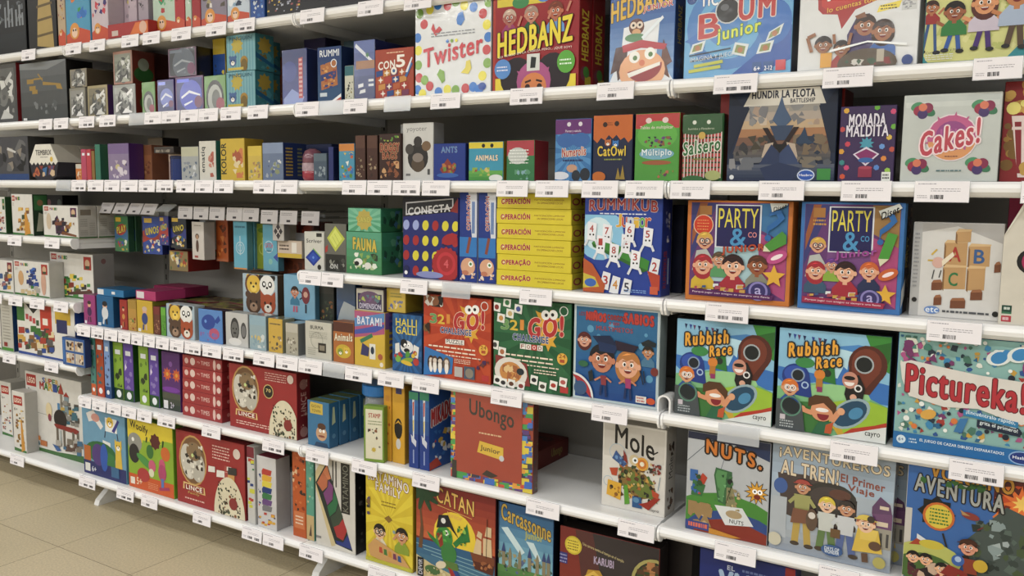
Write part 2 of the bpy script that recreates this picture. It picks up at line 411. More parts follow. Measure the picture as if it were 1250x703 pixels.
# price cards: a printed paper in a clear plastic sleeve, clipped over the rail
def price_card(x, z, w, label, group, tilt=0.0, clear=False, y=None):
    t = tag(empty('price_card', (x, (FY - .017) if y is None else y, z)), label, 'price tag', group)
    t.rotation_euler.x = -tilt
    h = 0.047
    fr = [(0, -.0012), (.0006, -.0012), (.0006, -h - .001), (-.0016, -h - .001), (-.0016, -h + .003), (0, -h + .004)]
    link_mesh('label_sleeve', [(a, b - .001, c) for a, b, c in prism_x([(0.0, 0), (0.0008, 0), (0.0008, -h), (0.0, -h)], -w / 2, w / 2)[0]], prism_x(fr[:4], 0, 1)[1], M_PLASTIC, parent=t)
    if clear: return
    a = Art(w - .002, h - .002); g = random.Random(int(x * 1000) + int(z * 777))
    a.R(0, 0, 1, 1, '#eeebef')
    a.W(.06, .82, .06 + g.uniform(.25, .42), .92, 1, '#a8a5ae', int(x * 991), .45)
    a.W(.3, .48, .84, .68, 2, '#9a979f', int(x * 577), .3)
    a.W(.05, .16, .24, .34, 2, '#a5a2a8', int(x * 311), .4)
    for k in range(11): a.R(.3 + k * .022, .14, .3 + k * .022 + g.choice((.008, .013, .017)), .34, '#2b2a2e')
    if g.random() < .2:
        for k in range(11): a.R(.64 + k * .022, .14, .64 + k * .022 + g.choice((.008, .013, .017)), .34, '#2b2a2e')
    v = [(-w / 2 + .001 + p[0] * (w - .002), -.0016 - p[2] * 2e-5, -h + .001 + p[1] * (h - .002)) for p in a.V]
    link_mesh('label_paper', v, a.F, M_PAPER, fcol=a.C, parent=t)

# ------------------------------------------------------------------ artwork of the individual boxes, some with glints painted in
def f_twister(a):
    a.R(0, 0, 1, 1, '#dfe3e6')
    g = random.Random(5); cs = ['#2f7fd0', '#c8343c', '#7fae3a', '#e8df3a']; i = 0
    ring = [(.03, .07), (.05, .2), (.04, .34), (.04, .5), (.03, .64), (.12, .78), (.06, .9), (.2, .93), (.31, .97), (.44, .95), (.55, .98), (.66, .93), (.78, .9), (.9, .82), (.97, .93), (.95, .7), (.97, .57), (.95, .44), (.96, .3), (.9, .17), (.78, .06), (.68, .05), (.55, .04), (.44, .05), (.32, .03), (.2, .1), (.13, .17), (.1, .02), (.86, .03)]
    for x, y in ring: a.D(x, y, .052, cs[i % 4]); i += 1
    a.P('#c8343c', .22, .72, .28, .64, .37, .70, .33, .74, .28, .70, .25, .78); a.P('#2f7fd0', .57, .74, .62, .72, .67, .78, .64, .87, .58, .85, .56, .79)
    a.P('#7fae3a', .3, .22, .37, .12, .41, .15, .4, .25, .34, .28); a.P('#e0d23a', .62, .22, .72, .2, .76, .26, .74, .35, .69, .34, .68, .27)
    a.W(.22, .62, .8, .68, 2, '#8d939c', 3, .3)
    a.T('Twister', .12, .36, .9, .56, '#cc2a3c', .035, tilt=.12)
    for x, c in ((.44, '#2f7fd0'), (.5, '#7fae3a'), (.56, '#e8df3a')): a.D(x, .57, .018, c)
    a.E(.9, .06, .05, .04, '#2a55a8')
def f_hedbanz(a):
    a.R(0, 0, 1, 1, '#9c1c26'); a.R(0, 0, .03, 1, '#b03a28')
    a.R(.05, .9, .62, 1, '#d8c62c'); a.E(.33, .93, .1, .06, '#3c8c50'); a.E(.6, .97, .08, .06, '#5f8fd0')
    a.K(.2, .78, .075, '#c9b0a0', '#b06a5c', '#a03a70'); a.K(.46, .79, .075, '#a89080', '#c88870', '#1f5a34'); a.K(.74, .8, .08, '#7c3a20', '#c07050', '#6f9fd8')
    for x, y in ((.66, .72), (.87, .78), (.31, .68)): a.L(x, y, x + .04, y + .1, .025, '#c88870')
    a.T('HEDBANZ', .07, .42, .93, .68, '#ecd92c', .035, ol='#3a1210', ow=0.04, tilt=.12)
    a.T('LO TENGO EN LA CABEZA PERO... ¿QUÉ SOY?', .08, .365, .93, .4, '#f2e6dc', .01, tilt=.05, arc=.02)
    a.R(.04, 0, .98, .13, '#e3cf2c'); a.E(.3, .13, .2, .2, '#241420'); a.E(.72, .14, .2, .21, '#241420')
    a.E(.5, .08, .2, .2, '#b0588c'); a.P('#b0588c', .3, .2, .36, .1, .44, .17); a.P('#b0588c', .56, .18, .66, .1, .68, .22)
    a.E(.5, .02, .15, .14, '#d8864c'); a.L(.4, .07, .47, .09, .02, '#3a1c10'); a.L(.53, .09, .6, .07, .02, '#3a1c10'); a.D(.43, .02, .03, '#3a1c10'); a.D(.57, .02, .03, '#3a1c10')
    a.R(.42, .19, .57, .37, '#d8dcd8'); a.P('#1e2826', .46, .22, .52, .22, .53, .33, .47, .34)
    a.E(.13, .23, .1, .1, '#5d93d4'); a.W(.06, .2, .2, .27, 2, '#eef', 3); a.E(.87, .26, .1, .11, '#5fae3a'); a.W(.8, .22, .94, .3, 2, '#efe', 3)
def s_hedbanz(a):
    a.R(0, 0, 1, 1, '#8c1820'); a.T('HEDBANZ', .2, .28, .75, .8, '#c9b42c', .03, rot=90); a.E(.5, .14, .4, .3, '#7f3a4c'); a.R(.5, 0, 1, .12, '#b8a828'); a.E(.6, .16, .25, .22, '#4f8c38')
def f_hedjr(a):
    a.G(0, 0, 1, 1, '#8cb0d8', '#1c54a0', 8); a.P('#e4e9ee', .0, 0, .18, .3, .22, .62, .78, .7, .74, .3, 1, 0)
    a.T('HEDBANZ', .02, .77, .95, .99, '#dcb42c', .03, ol='#3a2a10', ow=0.04, tilt=.16)
    a.T('JUNIOR', .52, .78, .97, .86, '#c02c38', .03, ol='#f0f0f0', tilt=.04)
    a.D(.42, .62, .12, '#6d3a24'); a.D(.37, .64, .05, '#e8d8c8'); a.D(.47, .64, .05, '#e8d8c8'); a.D(.37, .64, .02, '#222'); a.D(.47, .64, .02, '#222'); a.E(.42, .56, .07, .05, '#d8a878'); a.E(.4, .5, .16, .06, '#4f8c5a')
    a.P('#4a1c14', .1, .4, .02, .1, .12, .14, .14, .02, .25, .1, .3, .42); a.P('#6a3a24', .84, .46, .98, .2, .9, .16, .95, .02, .8, .1)
    a.E(.52, .12, .36, .3, '#e8b084'); a.P('#b8283a', .2, .42, .5, .47, .9, .4, .86, .34, .5, .38, .22, .34)
    a.D(.4, .28, .085, '#f2f2ee'); a.D(.64, .31, .085, '#f2f2ee'); a.D(.41, .27, .035, '#4c7c34'); a.D(.65, .3, .035, '#4c7c34'); a.D(.52, .21, .045, '#d87a54')
    a.E(.56, .16, .27, .2, '#9c2630', rot=12, a0=180, a1=360); a.P('#f2f0ea', .29, .1, .8, .21, .8, .17, .32, .05)
    a.P('#e9f3fa', .5, .5, .82, .72, .84, .69, .53, .47)  # pale diagonal streak painted in as a glint on the wrap
def s_hedjr(a): a.G(0, 0, 1, 1, '#1d4f8c', '#0c3a78', 4); a.T('HEDBANZ', .3, .42, .7, .84, '#c8b430', .02, rot=90); a.B(.1, .05, .9, .35, 10, .2, '#1a3c70 #2c6aa8 #163058', 4)
def f_ticboum(a):
    a.R(0, 0, 1, 1, '#6cb0dc'); a.O(.42, .6, .4, .3, '#4a86c8'); a.D(.4, .62, .2, '#4f8ccc'); a.P('#2f62b4', .45, 0, 1, .55, 1, .15, .7, 0); a.P('#3a78c4', 0, .45, .2, .6, .2, .35); a.E(.84, .6, .16, .2, '#3a78c4')
    a.D(.06, .96, .05, '#284f94'); a.T('TIC', .15, .86, .31, .98, '#f0f2f4', .05, ol='#2c4f94')
    a.T('B', .14, .48, .34, .76, '#c03a38', .04, ol='#e6dcd4', ow=.05, tilt=.02); a.D(.41, .78, .12, '#ccd0d2'); a.D(.41, .78, .108, '#26282c'); a.R(.37, .9, .44, .97, '#26282c'); a.E(.38, .82, .04, .03, '#6a6e74')
    a.T('UM', .52, .66, .84, .93, '#c03a38', .05, ol='#e6dcd4', ow=.05, tilt=.02)
    a.T('junior', .32, .42, .72, .6, '#d6e03a', .03, ol='#3c8044', ow=.05, tilt=.08)
    for x, y, q in ((.13, .36, .2), (.54, .3, -.1), (.85, .46, .4), (.77, .3, .15)):
        a.P('#dde6e8', x - .08, y - .05 - q * .1, x + .05, y - .07 + q * .15, x + .08, y + .07 + q * .1, x - .05, y + .08 - q * .15); a.P('#8c9a58', x - .055, y - .03 - q * .07, x + .035, y - .045 + q * .1, x + .05, y + .045 + q * .07, x - .035, y + .055 - q * .1); a.D(x, y, .025, '#b87a50')
    a.L(.05, .27, .45, .33, .012, '#2a3a50'); a.L(.06, .2, .38, .25, .012, '#2a3a50'); a.T('IMAGINA Y JUEGA', .06, .2, .5, .27, '#d8e4ea', .01, tilt=.05); a.L(.1, .14, .38, .18, .03, '#c2c83c'); a.L(.05, .08, .36, .12, .03, '#c2c83c')
    a.R(.66, .03, .74, .14, '#2c5f9c'); a.R(.76, .03, .85, .14, '#2c5f9c'); a.R(.87, .03, .96, .15, '#d05058'); a.T('6+', .675, .04, .73, .09, '#fff', .02); a.T('2-12', .77, .04, .84, .09, '#fff', .02)
def f_party_white(a):
    a.R(0, 0, 1, 1, '#dde0e2'); a.P('#b03438', .15, 1, .16, .74, .2, .68, .33, .66, .37, .48, .48, .7, .8, .86, .88, .92, .9, 1); a.P('#c8403c', .18, 1, .19, .78, .24, .72, .8, .9, .86, 1)
    a.T('PAR', .24, .86, .62, 1, '#f4f4f2', .08, ol='#222', ow=.03, tilt=.04); a.T('Un buen baile', .42, .87, .72, .93, '#e8c040', .02, tilt=.07); a.T('lo cuentas todo dicho', .24, .76, .86, .82, '#e8c040', .02, tilt=.14)
    a.P('#e8d63c', .66, .64, .84, .68, .86, .76, .68, .72); a.W(.69, .66, .83, .73, 2, '#333', 3); a.R(.86, .64, .98, .82, '#c9cccc'); a.B(.87, .65, .97, .81, 26, .012, '#8a8c90 #a8aaae', 4, 'r')
    a.P('#43346e', .44, .05, .42, .4, .5, .62, .6, .64, .66, .5, .62, .1); a.K(.57, .5, .085, '#3c2418', '#a8704c'); a.P('#8a5a3a', .48, .62, .56, .66, .58, .6, .5, .58)
    a.K(.72, .42, .085, '#3c2418', '#a8704c', '#3d6fb8', long=1)
    a.P('#e0a83c', .2, .02, .2, .2, .3, .2, .3, .02); a.K(.22, .3, .07, '#241814', '#9c6844'); a.L(.12, .22, .08, .4, .03, '#9c6844'); a.L(.08, .4, .15, .44, .03, '#9c6844'); a.K(.38, .24, .065, '#241814', '#9c6844', '#a83c38'); a.L(.32, .3, .31, .42, .025, '#9c6844'); a.L(.44, .28, .46, .42, .025, '#9c6844')
    a.E(.6, .04, .25, .13, '#5a4c38'); a.B(.4, .02, .8, .1, 14, .03, '#8a3030 #d8d4cc #3c5c40', 3); a.R(.68, .05, .74, .2, '#b8b0a0'); a.E(.93, .05, .045, .045, '#24478c'); a.P('#f4f8fa', .28, .2, .6, .29, .92, .22, .92, .25, .6, .31, .28, .23)  # last bent white streak is a glint painted over the figures
def f_kidsrun(a):
    a.R(0, 0, 1, 1, '#2f8f98'); a.E(.42, .6, .52, .62, '#cfd08a'); a.B(.1, .1, .8, .8, 40, .04, '#c2c878 #d8d898 #b9c070', 6); a.P('#2f8f98', .7, 0, 1, 0, 1, .5)
    for x, y, q, h, sk, sh, pt in ((.05, .74, .06, '#40241a', '#b87850', '#a03030', '#3a5c90'), (.25, .66, .085, '#1e1612', '#a0603c', '#2f8040', '#345fa8'), (.5, .74, .1, '#5a2418', '#d89868', '#c9c0d0', '#4c2c78'), (.76, .82, .11, '#4a2c1c', '#c08050', '#a8b8d0', '#5a4634'), (.97, .78, .08, '#30201c', '#a86c44', '#c8c8d0', '#a03040')):
        d = y - q * a.k * 2.3; a.L(x - .02, d, x - .06, .17, q * .45, pt); a.L(x + .03, d, x + .05, .15, q * .45, pt); a.E(x - .07, .15, .035, .02, '#222'); a.E(x + .06, .13, .035, .02, '#222'); a.L(x - q, d + .1, x - q * 1.8, d + .16, q * .35, sk); a.L(x + q, d + .1, x + q * 1.8, d + .18, q * .35, sk)
        a.K(x, y, q, h, sk, sh, long=1 if x == .5 else 0)
    a.T('Corre, corre y busca', .02, .12, .34, .16, '#3c3c5c', .01, tilt=.04); a.W(.02, .02, .26, .11, 3, '#d8dcd8', 3); a.E(1, .06, .14, .12, '#e2e6e6'); a.E(1, .07, .05, .05, '#8c2030')
def f_con5(a):
    a.R(0, 0, 1, 1, '#a8472c'); a.W(.3, .9, .75, .95, 1, '#e8c0a0', 2); a.T('CON', .08, .6, .52, .76, '#eeeae2', .04, tilt=.03); a.T('5', .56, .62, .78, .86, '#eeeae2', .05)
    g = random.Random(3)
    for i in range(4):
        for j in range(4):
            x, y = .06 + i * .2 - j * .03 + .05, .04 + j * .14; a.P(['#b0403a', '#2f4f8c', '#c89048', '#7c3a5c', '#b86030'][(i + 2 * j) % 5], x, y - .02, x + .18, y + .01, x + .18, y + .12, x, y + .1)
            if (i + j) % 2 == 0: a.S(x + .09, y + .055, .07, '#e8e2d8', 4, .4)
    a.D(.5, .55, .08, '#ece6dc'); a.D(.5, .55, .035, '#3a68a0'); a.P('#3c6ca8', .78, .42, .95, .7, .99, .66, .84, .4); a.P('#dfe3ea', .8, .5, .96, .8, .99, .78, .86, .5)
def f_rummi(a):
    a.G(0, 0, 1, 1, '#25557c', '#1c3c74', 4); a.T('RUMMI', .1, .83, .92, .95, '#e4e8ec', .02); a.P('#b0703a', .12, .68, .8, .76, .86, .3, .16, .22); a.P('#263a78', .14, .5, .8, .58, .8, .46, .14, .38); a.B(.15, .25, .82, .72, 30, .05, '#c88c48 #2a4080 #a05030 #d8a860 #3a3460', 8, 'r'); a.O(.7, .7, .13, .1, '#dfe6ec'); a.R(.1, .1, .4, .17, '#c8d4dc'); a.P('#e8ecee', .55, 0, 1, 0, 1, .14); a.P('#b84a30', .7, 0, 1, 0, 1, .08)
def f_bluegloss(a):
    a.G(0, 0, 1, 1, '#3c4a94', '#25356e', 4); a.P('#8c9cd0', .05, 0, .8, .0, .9, .12, .4, .28, .05, .1); a.E(.3, .6, .3, .3, '#3a4c94'); a.P('#b84850', .68, .1, .85, .1, .85, .85, .68, .83); a.W(.7, .12, .83, .84, 9, '#e8c8c0', 3, .5)
def f_nightblue(a):
    a.G(0, 0, 1, 1, '#2c3a6c', '#5b6fae', 5); a.P('#d8dee8', .05, .9, .9, .6, .95, .64, .1, .96); a.R(.1, .52, 1, .66, '#9c6a3c'); a.S(.65, .75, .12, '#3f7c54', 6); a.P('#d8dce0', .2, .2, .45, .22, .45, .28, .2, .26); a.P('#d8dce0', .25, .1, .55, .12, .55, .18, .3, .16); a.R(.7, .3, .95, .34, '#cfd4d8'); a.R(.7, .22, .95, .26, '#cfd4d8')
def f_penguins(a):
    a.R(0, 0, 1, 1, '#7fb0b8'); [a.R(x / 10, 0, x / 10 + .04, 1, '#6aa0ac') for x in range(10)]; a.S(.38, .72, .22, '#b9a83c', 9, .7); a.N(.22, .28, .13, '#4c6c9c'); a.N(.62, .26, .13, '#a8842c', ears='n'); a.E(.62, .14, .12, .16, '#7a6428'); a.R(.05, .03, .6, .1, '#c8b44c'); a.T('PINGUIN', .1, .85, .9, .95, '#3c6c7c', .02)
def s_penguins(a): a.R(0, 0, 1, 1, '#3a7880'); a.S(.5, .7, .4, '#a08a34', 9, .7); a.B(.1, .05, .9, .5, 14, .16, '#2c5c64 #4c8c94 #7a6c3a', 5); a.P('#1f5c80', 0, .5, 1, .2, 1, .1, 0, .35)
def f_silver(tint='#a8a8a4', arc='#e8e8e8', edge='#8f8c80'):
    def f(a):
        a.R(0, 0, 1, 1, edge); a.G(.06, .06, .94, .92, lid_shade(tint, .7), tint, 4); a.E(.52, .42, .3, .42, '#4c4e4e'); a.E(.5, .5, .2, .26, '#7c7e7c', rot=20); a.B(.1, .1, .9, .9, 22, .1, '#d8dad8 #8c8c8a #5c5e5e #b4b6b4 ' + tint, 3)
        a.P(arc, .1, .06, .2, .3, .42, .44, .3, .44, .12, .34); a.P(arc, .6, .7, .84, .86, .88, .8, .66, .62); a.P(arc, .4, .06, .56, .22, .86, .1, .84, .06)  # pale arcs and light blobs are window highlights put into the colours
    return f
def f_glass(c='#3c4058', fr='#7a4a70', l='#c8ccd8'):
    def f(a): a.R(0, 0, 1, 1, fr); a.R(.04, .04, .96, .96, c); a.E(.55, .45, .4, .36, lid_shade(c, 1.6)); a.P(l, .2, .42, .5, .6, .9, .46, .88, .42, .5, .52, .22, .36); a.P(l, .3, .2, .6, .3, .62, .26, .32, .14); a.E(.82, .25, .14, .14, '#7c4c6c'); a.R(.06, .84, .5, .94, lid_shade(c, 1.9))  # pale bent streaks are glints painted on the window
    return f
def f_arch(a): a.R(0, 0, 1, 1, '#6f9c54'); a.E(.5, .35, .42, .55, '#2c2e2a'); a.E(.5, .3, .34, .46, '#b0b4ae'); a.E(.55, .3, .2, .3, '#6c706a'); a.E(.75, .15, .2, .2, '#a04c5c')
def f_drones(a):
    a.G(0, 0, 1, 1, '#46494a', '#6a6e70', 4); g = '#a08440'
    a.R(.15, .64, .3, .72, g); a.R(.2, .52, .34, .6, g); a.R(.3, .7, .5, .73, g); a.L(.4, .8, .5, .68, .02, g); a.P(g, .5, .66, .88, .6, .92, .5, .8, .52, .78, .58, .5, .6); a.R(.26, .46, .38, .53, g); a.B(.2, .1, .8, .36, 12, .04, '#5c6062 #7c8082', 3); a.P('#84888a', 0, .9, .6, .86, 1, .98, 1, 1, 0, 1); a.R(.04, .01, .12, .05, '#d8dadc')
def f_castle(a):
    a.R(0, 0, 1, 1, '#17191c'); a.W(.2, .62, .95, .8, 2, '#b8bcc0', 3, .25); w = '#8a9096'
    a.B(.05, .3, .95, .5, 26, .05, '#5f666c #8a9096 #33383c', 4); [a.R(x, .26, x + .05, .26 + h, w) for x, h in ((.4, .2), (.5, .26), (.6, .18), (.72, .16), (.82, .2), (.9, .12))]; a.G(0, 0, 1, .2, '#10161a', '#1c2428', 3)
def f_tower(a): a.R(0, 0, 1, 1, '#141414'); g = '#b09858'; a.P(g, .3, .04, .9, .0, .86, .3, .78, .62, .6, .75, .42, .62, .34, .3); [a.L(.32, y, .88, y + .02, .05, '#6a5830') for y in (.14, .3, .44, .56)]; a.P('#000000', .1, .8, .5, 1, .9, .95, .6, .74)
def f_burst(bgc, c2, seed, t=None):
    def f(a):
        a.R(0, 0, 1, 1, bgc); a.B(.05, .3, .95, 1, 22, .12, c2, seed); a.P('#c8502c', 0, .02, 1, .0, 1, .14, .5, .2, 0, .12); a.D(.35, .16, .2, '#d8963c'); a.E(.35, .14, .12, .12, '#e8c8b0'); a.D(.3, .17, .03, '#222'); a.D(.4, .17, .03, '#222')
        if t: a.T(t, .15, .55, .85, .95, '#f0ece4', .03, rot=90)
    return f
def f_starry(a): a.R(0, 0, 1, 1, '#1b1c22'); a.B(.01, .0, .26, 1, 60, .008, '#b8bcc8 #d8b848 #8c90a0 #a05c5c', 6, 'r'); a.T('ESCAPE', .3, .62, .8, .98, '#b8a860', .03, tilt=.03); a.W(.34, .3, .7, .5, 2, '#a89c70', 4, .5); a.R(.82, .1, 1, 1, '#202228')

def f_blurband(bgc, band, c2, seed=1, t='', tc='#f0ece0', ty=.62, th=.16, n=16):
    def f(a):
        a.R(0, 0, 1, 1, bgc); a.R(0, .72, 1, 1, band); a.B(.08, .05, .92, .55, n, .11, c2, seed)
        if t: a.T(t, .1, ty, .9, ty + th, tc, .03)
    return f
def f_vert(bgc, t, tc='#222222', c2='', seed=2, x0=.2, x1=.5):
    def f(a):
        a.R(0, 0, 1, 1, bgc)
        if c2: a.B(.5, .05, .95, .95, 16, .13, c2, seed)
        if t: a.T(t, x0, .15, x1, .9, tc, .03, rot=90)
    return f
def f_cans(c1, c2): return lambda a: (a.R(0, 0, 1, 1, c1), a.B(0, .05, 1, .95, 20, .14, c2, 3))
def f_timbrix(a):
    a.R(0, .52, 1, 1, '#dedbd0'); a.R(0, 0, 1, .52, '#2a2630'); [a.P('#dedbd0', i / 7, .52, (i + .5) / 7, .44, (i + 1) / 7, .52) for i in range(7)]; a.T('TEMBRIX', .18, .68, .84, .84, '#2a2620', .03); a.W(.4, .6, .7, .65, 1, '#55504a', 2); a.B(0, .02, 1, .42, 14, .12, '#8c3c34 #b86a40 #3c6c9c #c8b090 #5a4c70', 4); a.D(.8, .58, .06, '#d8b848')
def f_yoyo(a): a.R(0, 0, 1, 1, '#c9c9c6'); a.T('yoyoter', .12, .84, .8, .93, '#7c7c7c', .01); a.E(.5, .4, .34, .36, '#2c2a28'); a.E(.5, .68, .14, .14, '#3a3634'); a.E(.22, .55, .14, .14, '#4c4844'); a.E(.78, .6, .15, .13, '#7a6248'); a.E(.5, .28, .22, .2, '#584a3a'); a.E(.5, .4, .18, .12, '#8a8078'); a.R(.1, .08, .25, .12, '#777'); a.R(.82, .1, .9, .2, '#555')
def f_ants(a): a.R(0, 0, 1, 1, '#1c3a8c'); a.T('ANTS', .25, .76, .75, .92, '#5c8cc0', .04, ol='#b8963c', ow=.02); a.P('#8c3a30', .2, .3, .45, .6, .72, .28, .6, .16, .3, .18); a.B(.22, .2, .72, .5, 14, .07, '#a05030 #6c8c3c #b87840 #5c2c3c', 3); a.E(.45, .14, .35, .06, '#3a68b0')
def f_jungle(a): a.R(0, 0, 1, 1, '#3c98b4'); a.R(0, .84, 1, 1, '#d8c62c'); a.D(.43, .91, .05, '#222'); a.D(.68, .91, .05, '#222'); a.T('ANIMALS', .2, .52, .85, .66, '#e8dcc0', .04, ol='#7c3c2c', ow=.05); a.G(0, 0, 1, .26, '#3f8c3c', '#6cae54', 3); a.B(.1, .12, .8, .34, 10, .07, '#a04c40 #8cae4c #c8b870', 5); a.E(.8, .06, .2, .09, '#d8dcd8')
def f_redgreen(a): a.R(0, 0, 1, .62, '#2f7c48'); a.R(0, .62, 1, 1, '#b03a44'); a.E(.4, .62, .36, .26, '#c2c8c4'); a.W(.1, .4, .8, .8, 5, '#e8ece8', 6, .3); a.B(.3, .02, .95, .28, 14, .07, '#b0c0c0 #5c9c74 #88b0b8', 5)
def f_numerolis(a): a.R(0, 0, 1, 1, '#3c78b0'); a.Y(.5, .45, '#5290c4', 16); a.R(0, .76, 1, 1, '#6c3478'); a.D(.38, .92, .055, '#d8d4dc'); a.D(.7, .92, .055, '#d8d4dc'); a.T('Pienso y calculo', .28, .78, .72, .83, '#e8e0ec', .01); a.E(.3, .66, .26, .18, '#3c6cac'); a.E(.72, .66, .26, .18, '#3c6cac'); a.T('Numerolis', .2, .4, .86, .54, '#a82c34', .03, ol='#e8e0d0', ow=.05, tilt=.03); a.W(.22, .3, .78, .36, 1, '#2c3c6c', 3, .5); a.E(.48, .2, .15, .1, '#c09880'); a.E(.6, .08, .12, .14, '#2c3440'); a.E(.85, .1, .14, .16, '#28303c'); a.E(.15, .08, .25, .1, '#d8dce4')
def f_catowl(a): a.R(0, 0, 1, 1, '#1d2748'); a.P('#c46a28', 0, 1, 1, 1, 1, .64, .9, .58, .8, .66, .7, .62, .6, .7, .5, .64, .4, .7, .3, .62, .2, .66, .1, .58, 0, .64); a.D(.3, .86, .06, '#3a2414'); a.D(.6, .87, .06, '#3a2414'); a.W(.36, .84, .5, .9, 2, '#7c4420', 3); a.N(.38, .58, .08, '#b86a38', ears='t'); a.N(.58, .56, .08, '#3c7cc0', ears='t'); a.T('CatOwl', .12, .38, .84, .53, '#e0c238', .03, ol='#1a1a2c', ow=.04); a.W(.3, .3, .75, .35, 1, '#98a048', 3); a.E(.16, .06, .18, .12, '#c06c20'); a.P('#9c8438', .6, .02, .66, .2, .72, .04, .78, .24, .84, .02)
def f_multiplo(a): a.R(0, 0, 1, 1, '#4f9c38'); a.R(0, .78, 1, 1, '#b83a38'); a.E(.5, .68, .46, .3, '#5fae40'); a.E(.3, .9, .07, .06, '#e4cccc'); a.E(.68, .9, .07, .06, '#e4cccc'); a.T('Tablas de multiplicar', .1, .76, .86, .82, '#f0dcd8', .01); a.B(.2, .5, .85, .66, 22, .05, '#2c2c34 #6c4c7c #3c3c3c #8c5c3c', 4); a.E(.5, .4, .4, .12, '#7ab0c4'); a.T('Múltiplo', .16, .35, .84, .47, '#e0ecf0', .03, ol='#2c6c8c', ow=.05); a.E(.5, .27, .34, .05, '#a05c34'); a.B(.5, .04, .9, .16, 8, .05, '#b0704c #6c3c5c #8c8c3c #2c2c2c', 5)
def f_salsero(a):
    a.R(0, 0, 1, 1, '#2f6c38')
    for i in range(12):
        for j in range(9): a.R(i / 12, .06 + j * .075, i / 12 + .055, .06 + j * .075 + .05, '#b83838' if (i + j) % 2 else '#c86060')
    [a.R(i / 12 + .055, .04, (i + 1) / 12, .73, '#dcc8c4') for i in range(12)]; a.R(0, .74, 1, 1, '#2f5c30'); a.E(.5, .74, .5, .08, '#2f5c30'); a.D(.3, .88, .05, '#d8dcd0'); a.D(.66, .88, .05, '#d8dcd0'); a.T('Sumidos y Flotadores', .14, .76, .8, .8, '#c8d0b8', .01)
    a.T('Salsero', .04, .42, .96, .62, '#2f6c34', .04, ol='#e8ece0', ow=.06, tilt=.08); a.D(.5, .68, .09, '#c8a84c'); a.W(.3, .3, .85, .35, 1, '#8c8c3c', 3, .5); a.E(.8, .08, .2, .12, '#a8b070'); a.E(.3, .03, .25, .08, '#2f6c34')
def f_flota(a):
    a.R(0, 0, 1, 1, '#1c2c48'); [a.P(c, .2 - i * .025, .84 - i * .09, .84 + i * .025, .84 - i * .09, .865 + i * .025, .75 - i * .09, .175 - i * .025, .75 - i * .09) for i, c in enumerate(('#9c9890', '#b0a498', '#c0a888', '#a87c58', '#7c5c4c', '#5c5454'))]; a.B(.2, .6, .85, .84, 26, .05, '#8c8c8c #b8a898 #a89484 #c8b8a4 #7c7c80', 9); a.G(.06, .22, .96, .32, '#4c5058', '#6c6460', 3)
    a.P('#d4d0c6', .14, .82, .22, 1, .84, 1, .9, .82); a.T('HUNDIR LA FLOTA', .22, .9, .8, .98, '#1c2238', .05); a.T('BATTLESHIP', .58, .84, .8, .885, '#1c2238', .04)
    a.P('#16243c', 0, 1, .14, .82, .2, .8, .02, .3, 0, .3); a.P('#16243c', 1, 1, .9, .82, .84, .8, .96, .3, 1, .3)
    a.B(.08, .28, .45, .5, 16, .05, '#3c3c40 #6c6860 #4a4438', 4); a.B(.62, .28, .94, .5, 16, .05, '#3c3c40 #7c6c58 #2f3c50', 5); a.P('#2f4560', .66, .42, .72, .58, .76, .44, .82, .4, .64, .4)
    a.P('#4c6280', .42, .66, .47, .8, .5, .92, .53, .8, .6, .66, .55, .6, .47, .6); a.P('#3a4c68', .4, .6, .62, .6, .56, .44, .46, .44); a.P('#2c1c1c', .33, .58, .38, .58, .5, .36, .46, .34); a.P('#2c1c1c', .67, .58, .62, .58, .5, .36, .54, .34); a.P('#101418', .44, .4, .56, .4, .5, .3)
    a.P('#b8a898', .36, .4, .44, .42, .4, .24, .32, .2); a.P('#b8a898', .64, .4, .56, .42, .6, .24, .68, .2); a.P('#2c3c60', .42, .4, .5, .3, .5, .04, .3, .16); a.P('#384a70', .58, .4, .5, .3, .5, .04, .7, .16)
    a.G(0, 0, 1, .18, '#1c2c4c', '#5c6474', 5); a.P('#28385c', .32, .14, .5, .2, .7, .14, .62, 0, .38, 0); a.B(.02, .12, .35, .26, 10, .06, '#8c8c90 #6c7078', 7); a.B(.66, .14, .98, .26, 10, .06, '#7c7468 #5c6068', 8)
    a.E(.75, .06, .08, .055, '#c8d4e8'); a.E(.75, .06, .07, .045, '#2f5cb0'); a.T('Hasbro', .69, .05, .81, .075, '#f0f0f4', .02); a.R(.85, .01, .97, .13, '#3c8c44'); a.D(.05, .04, .022, '#d8dce0')
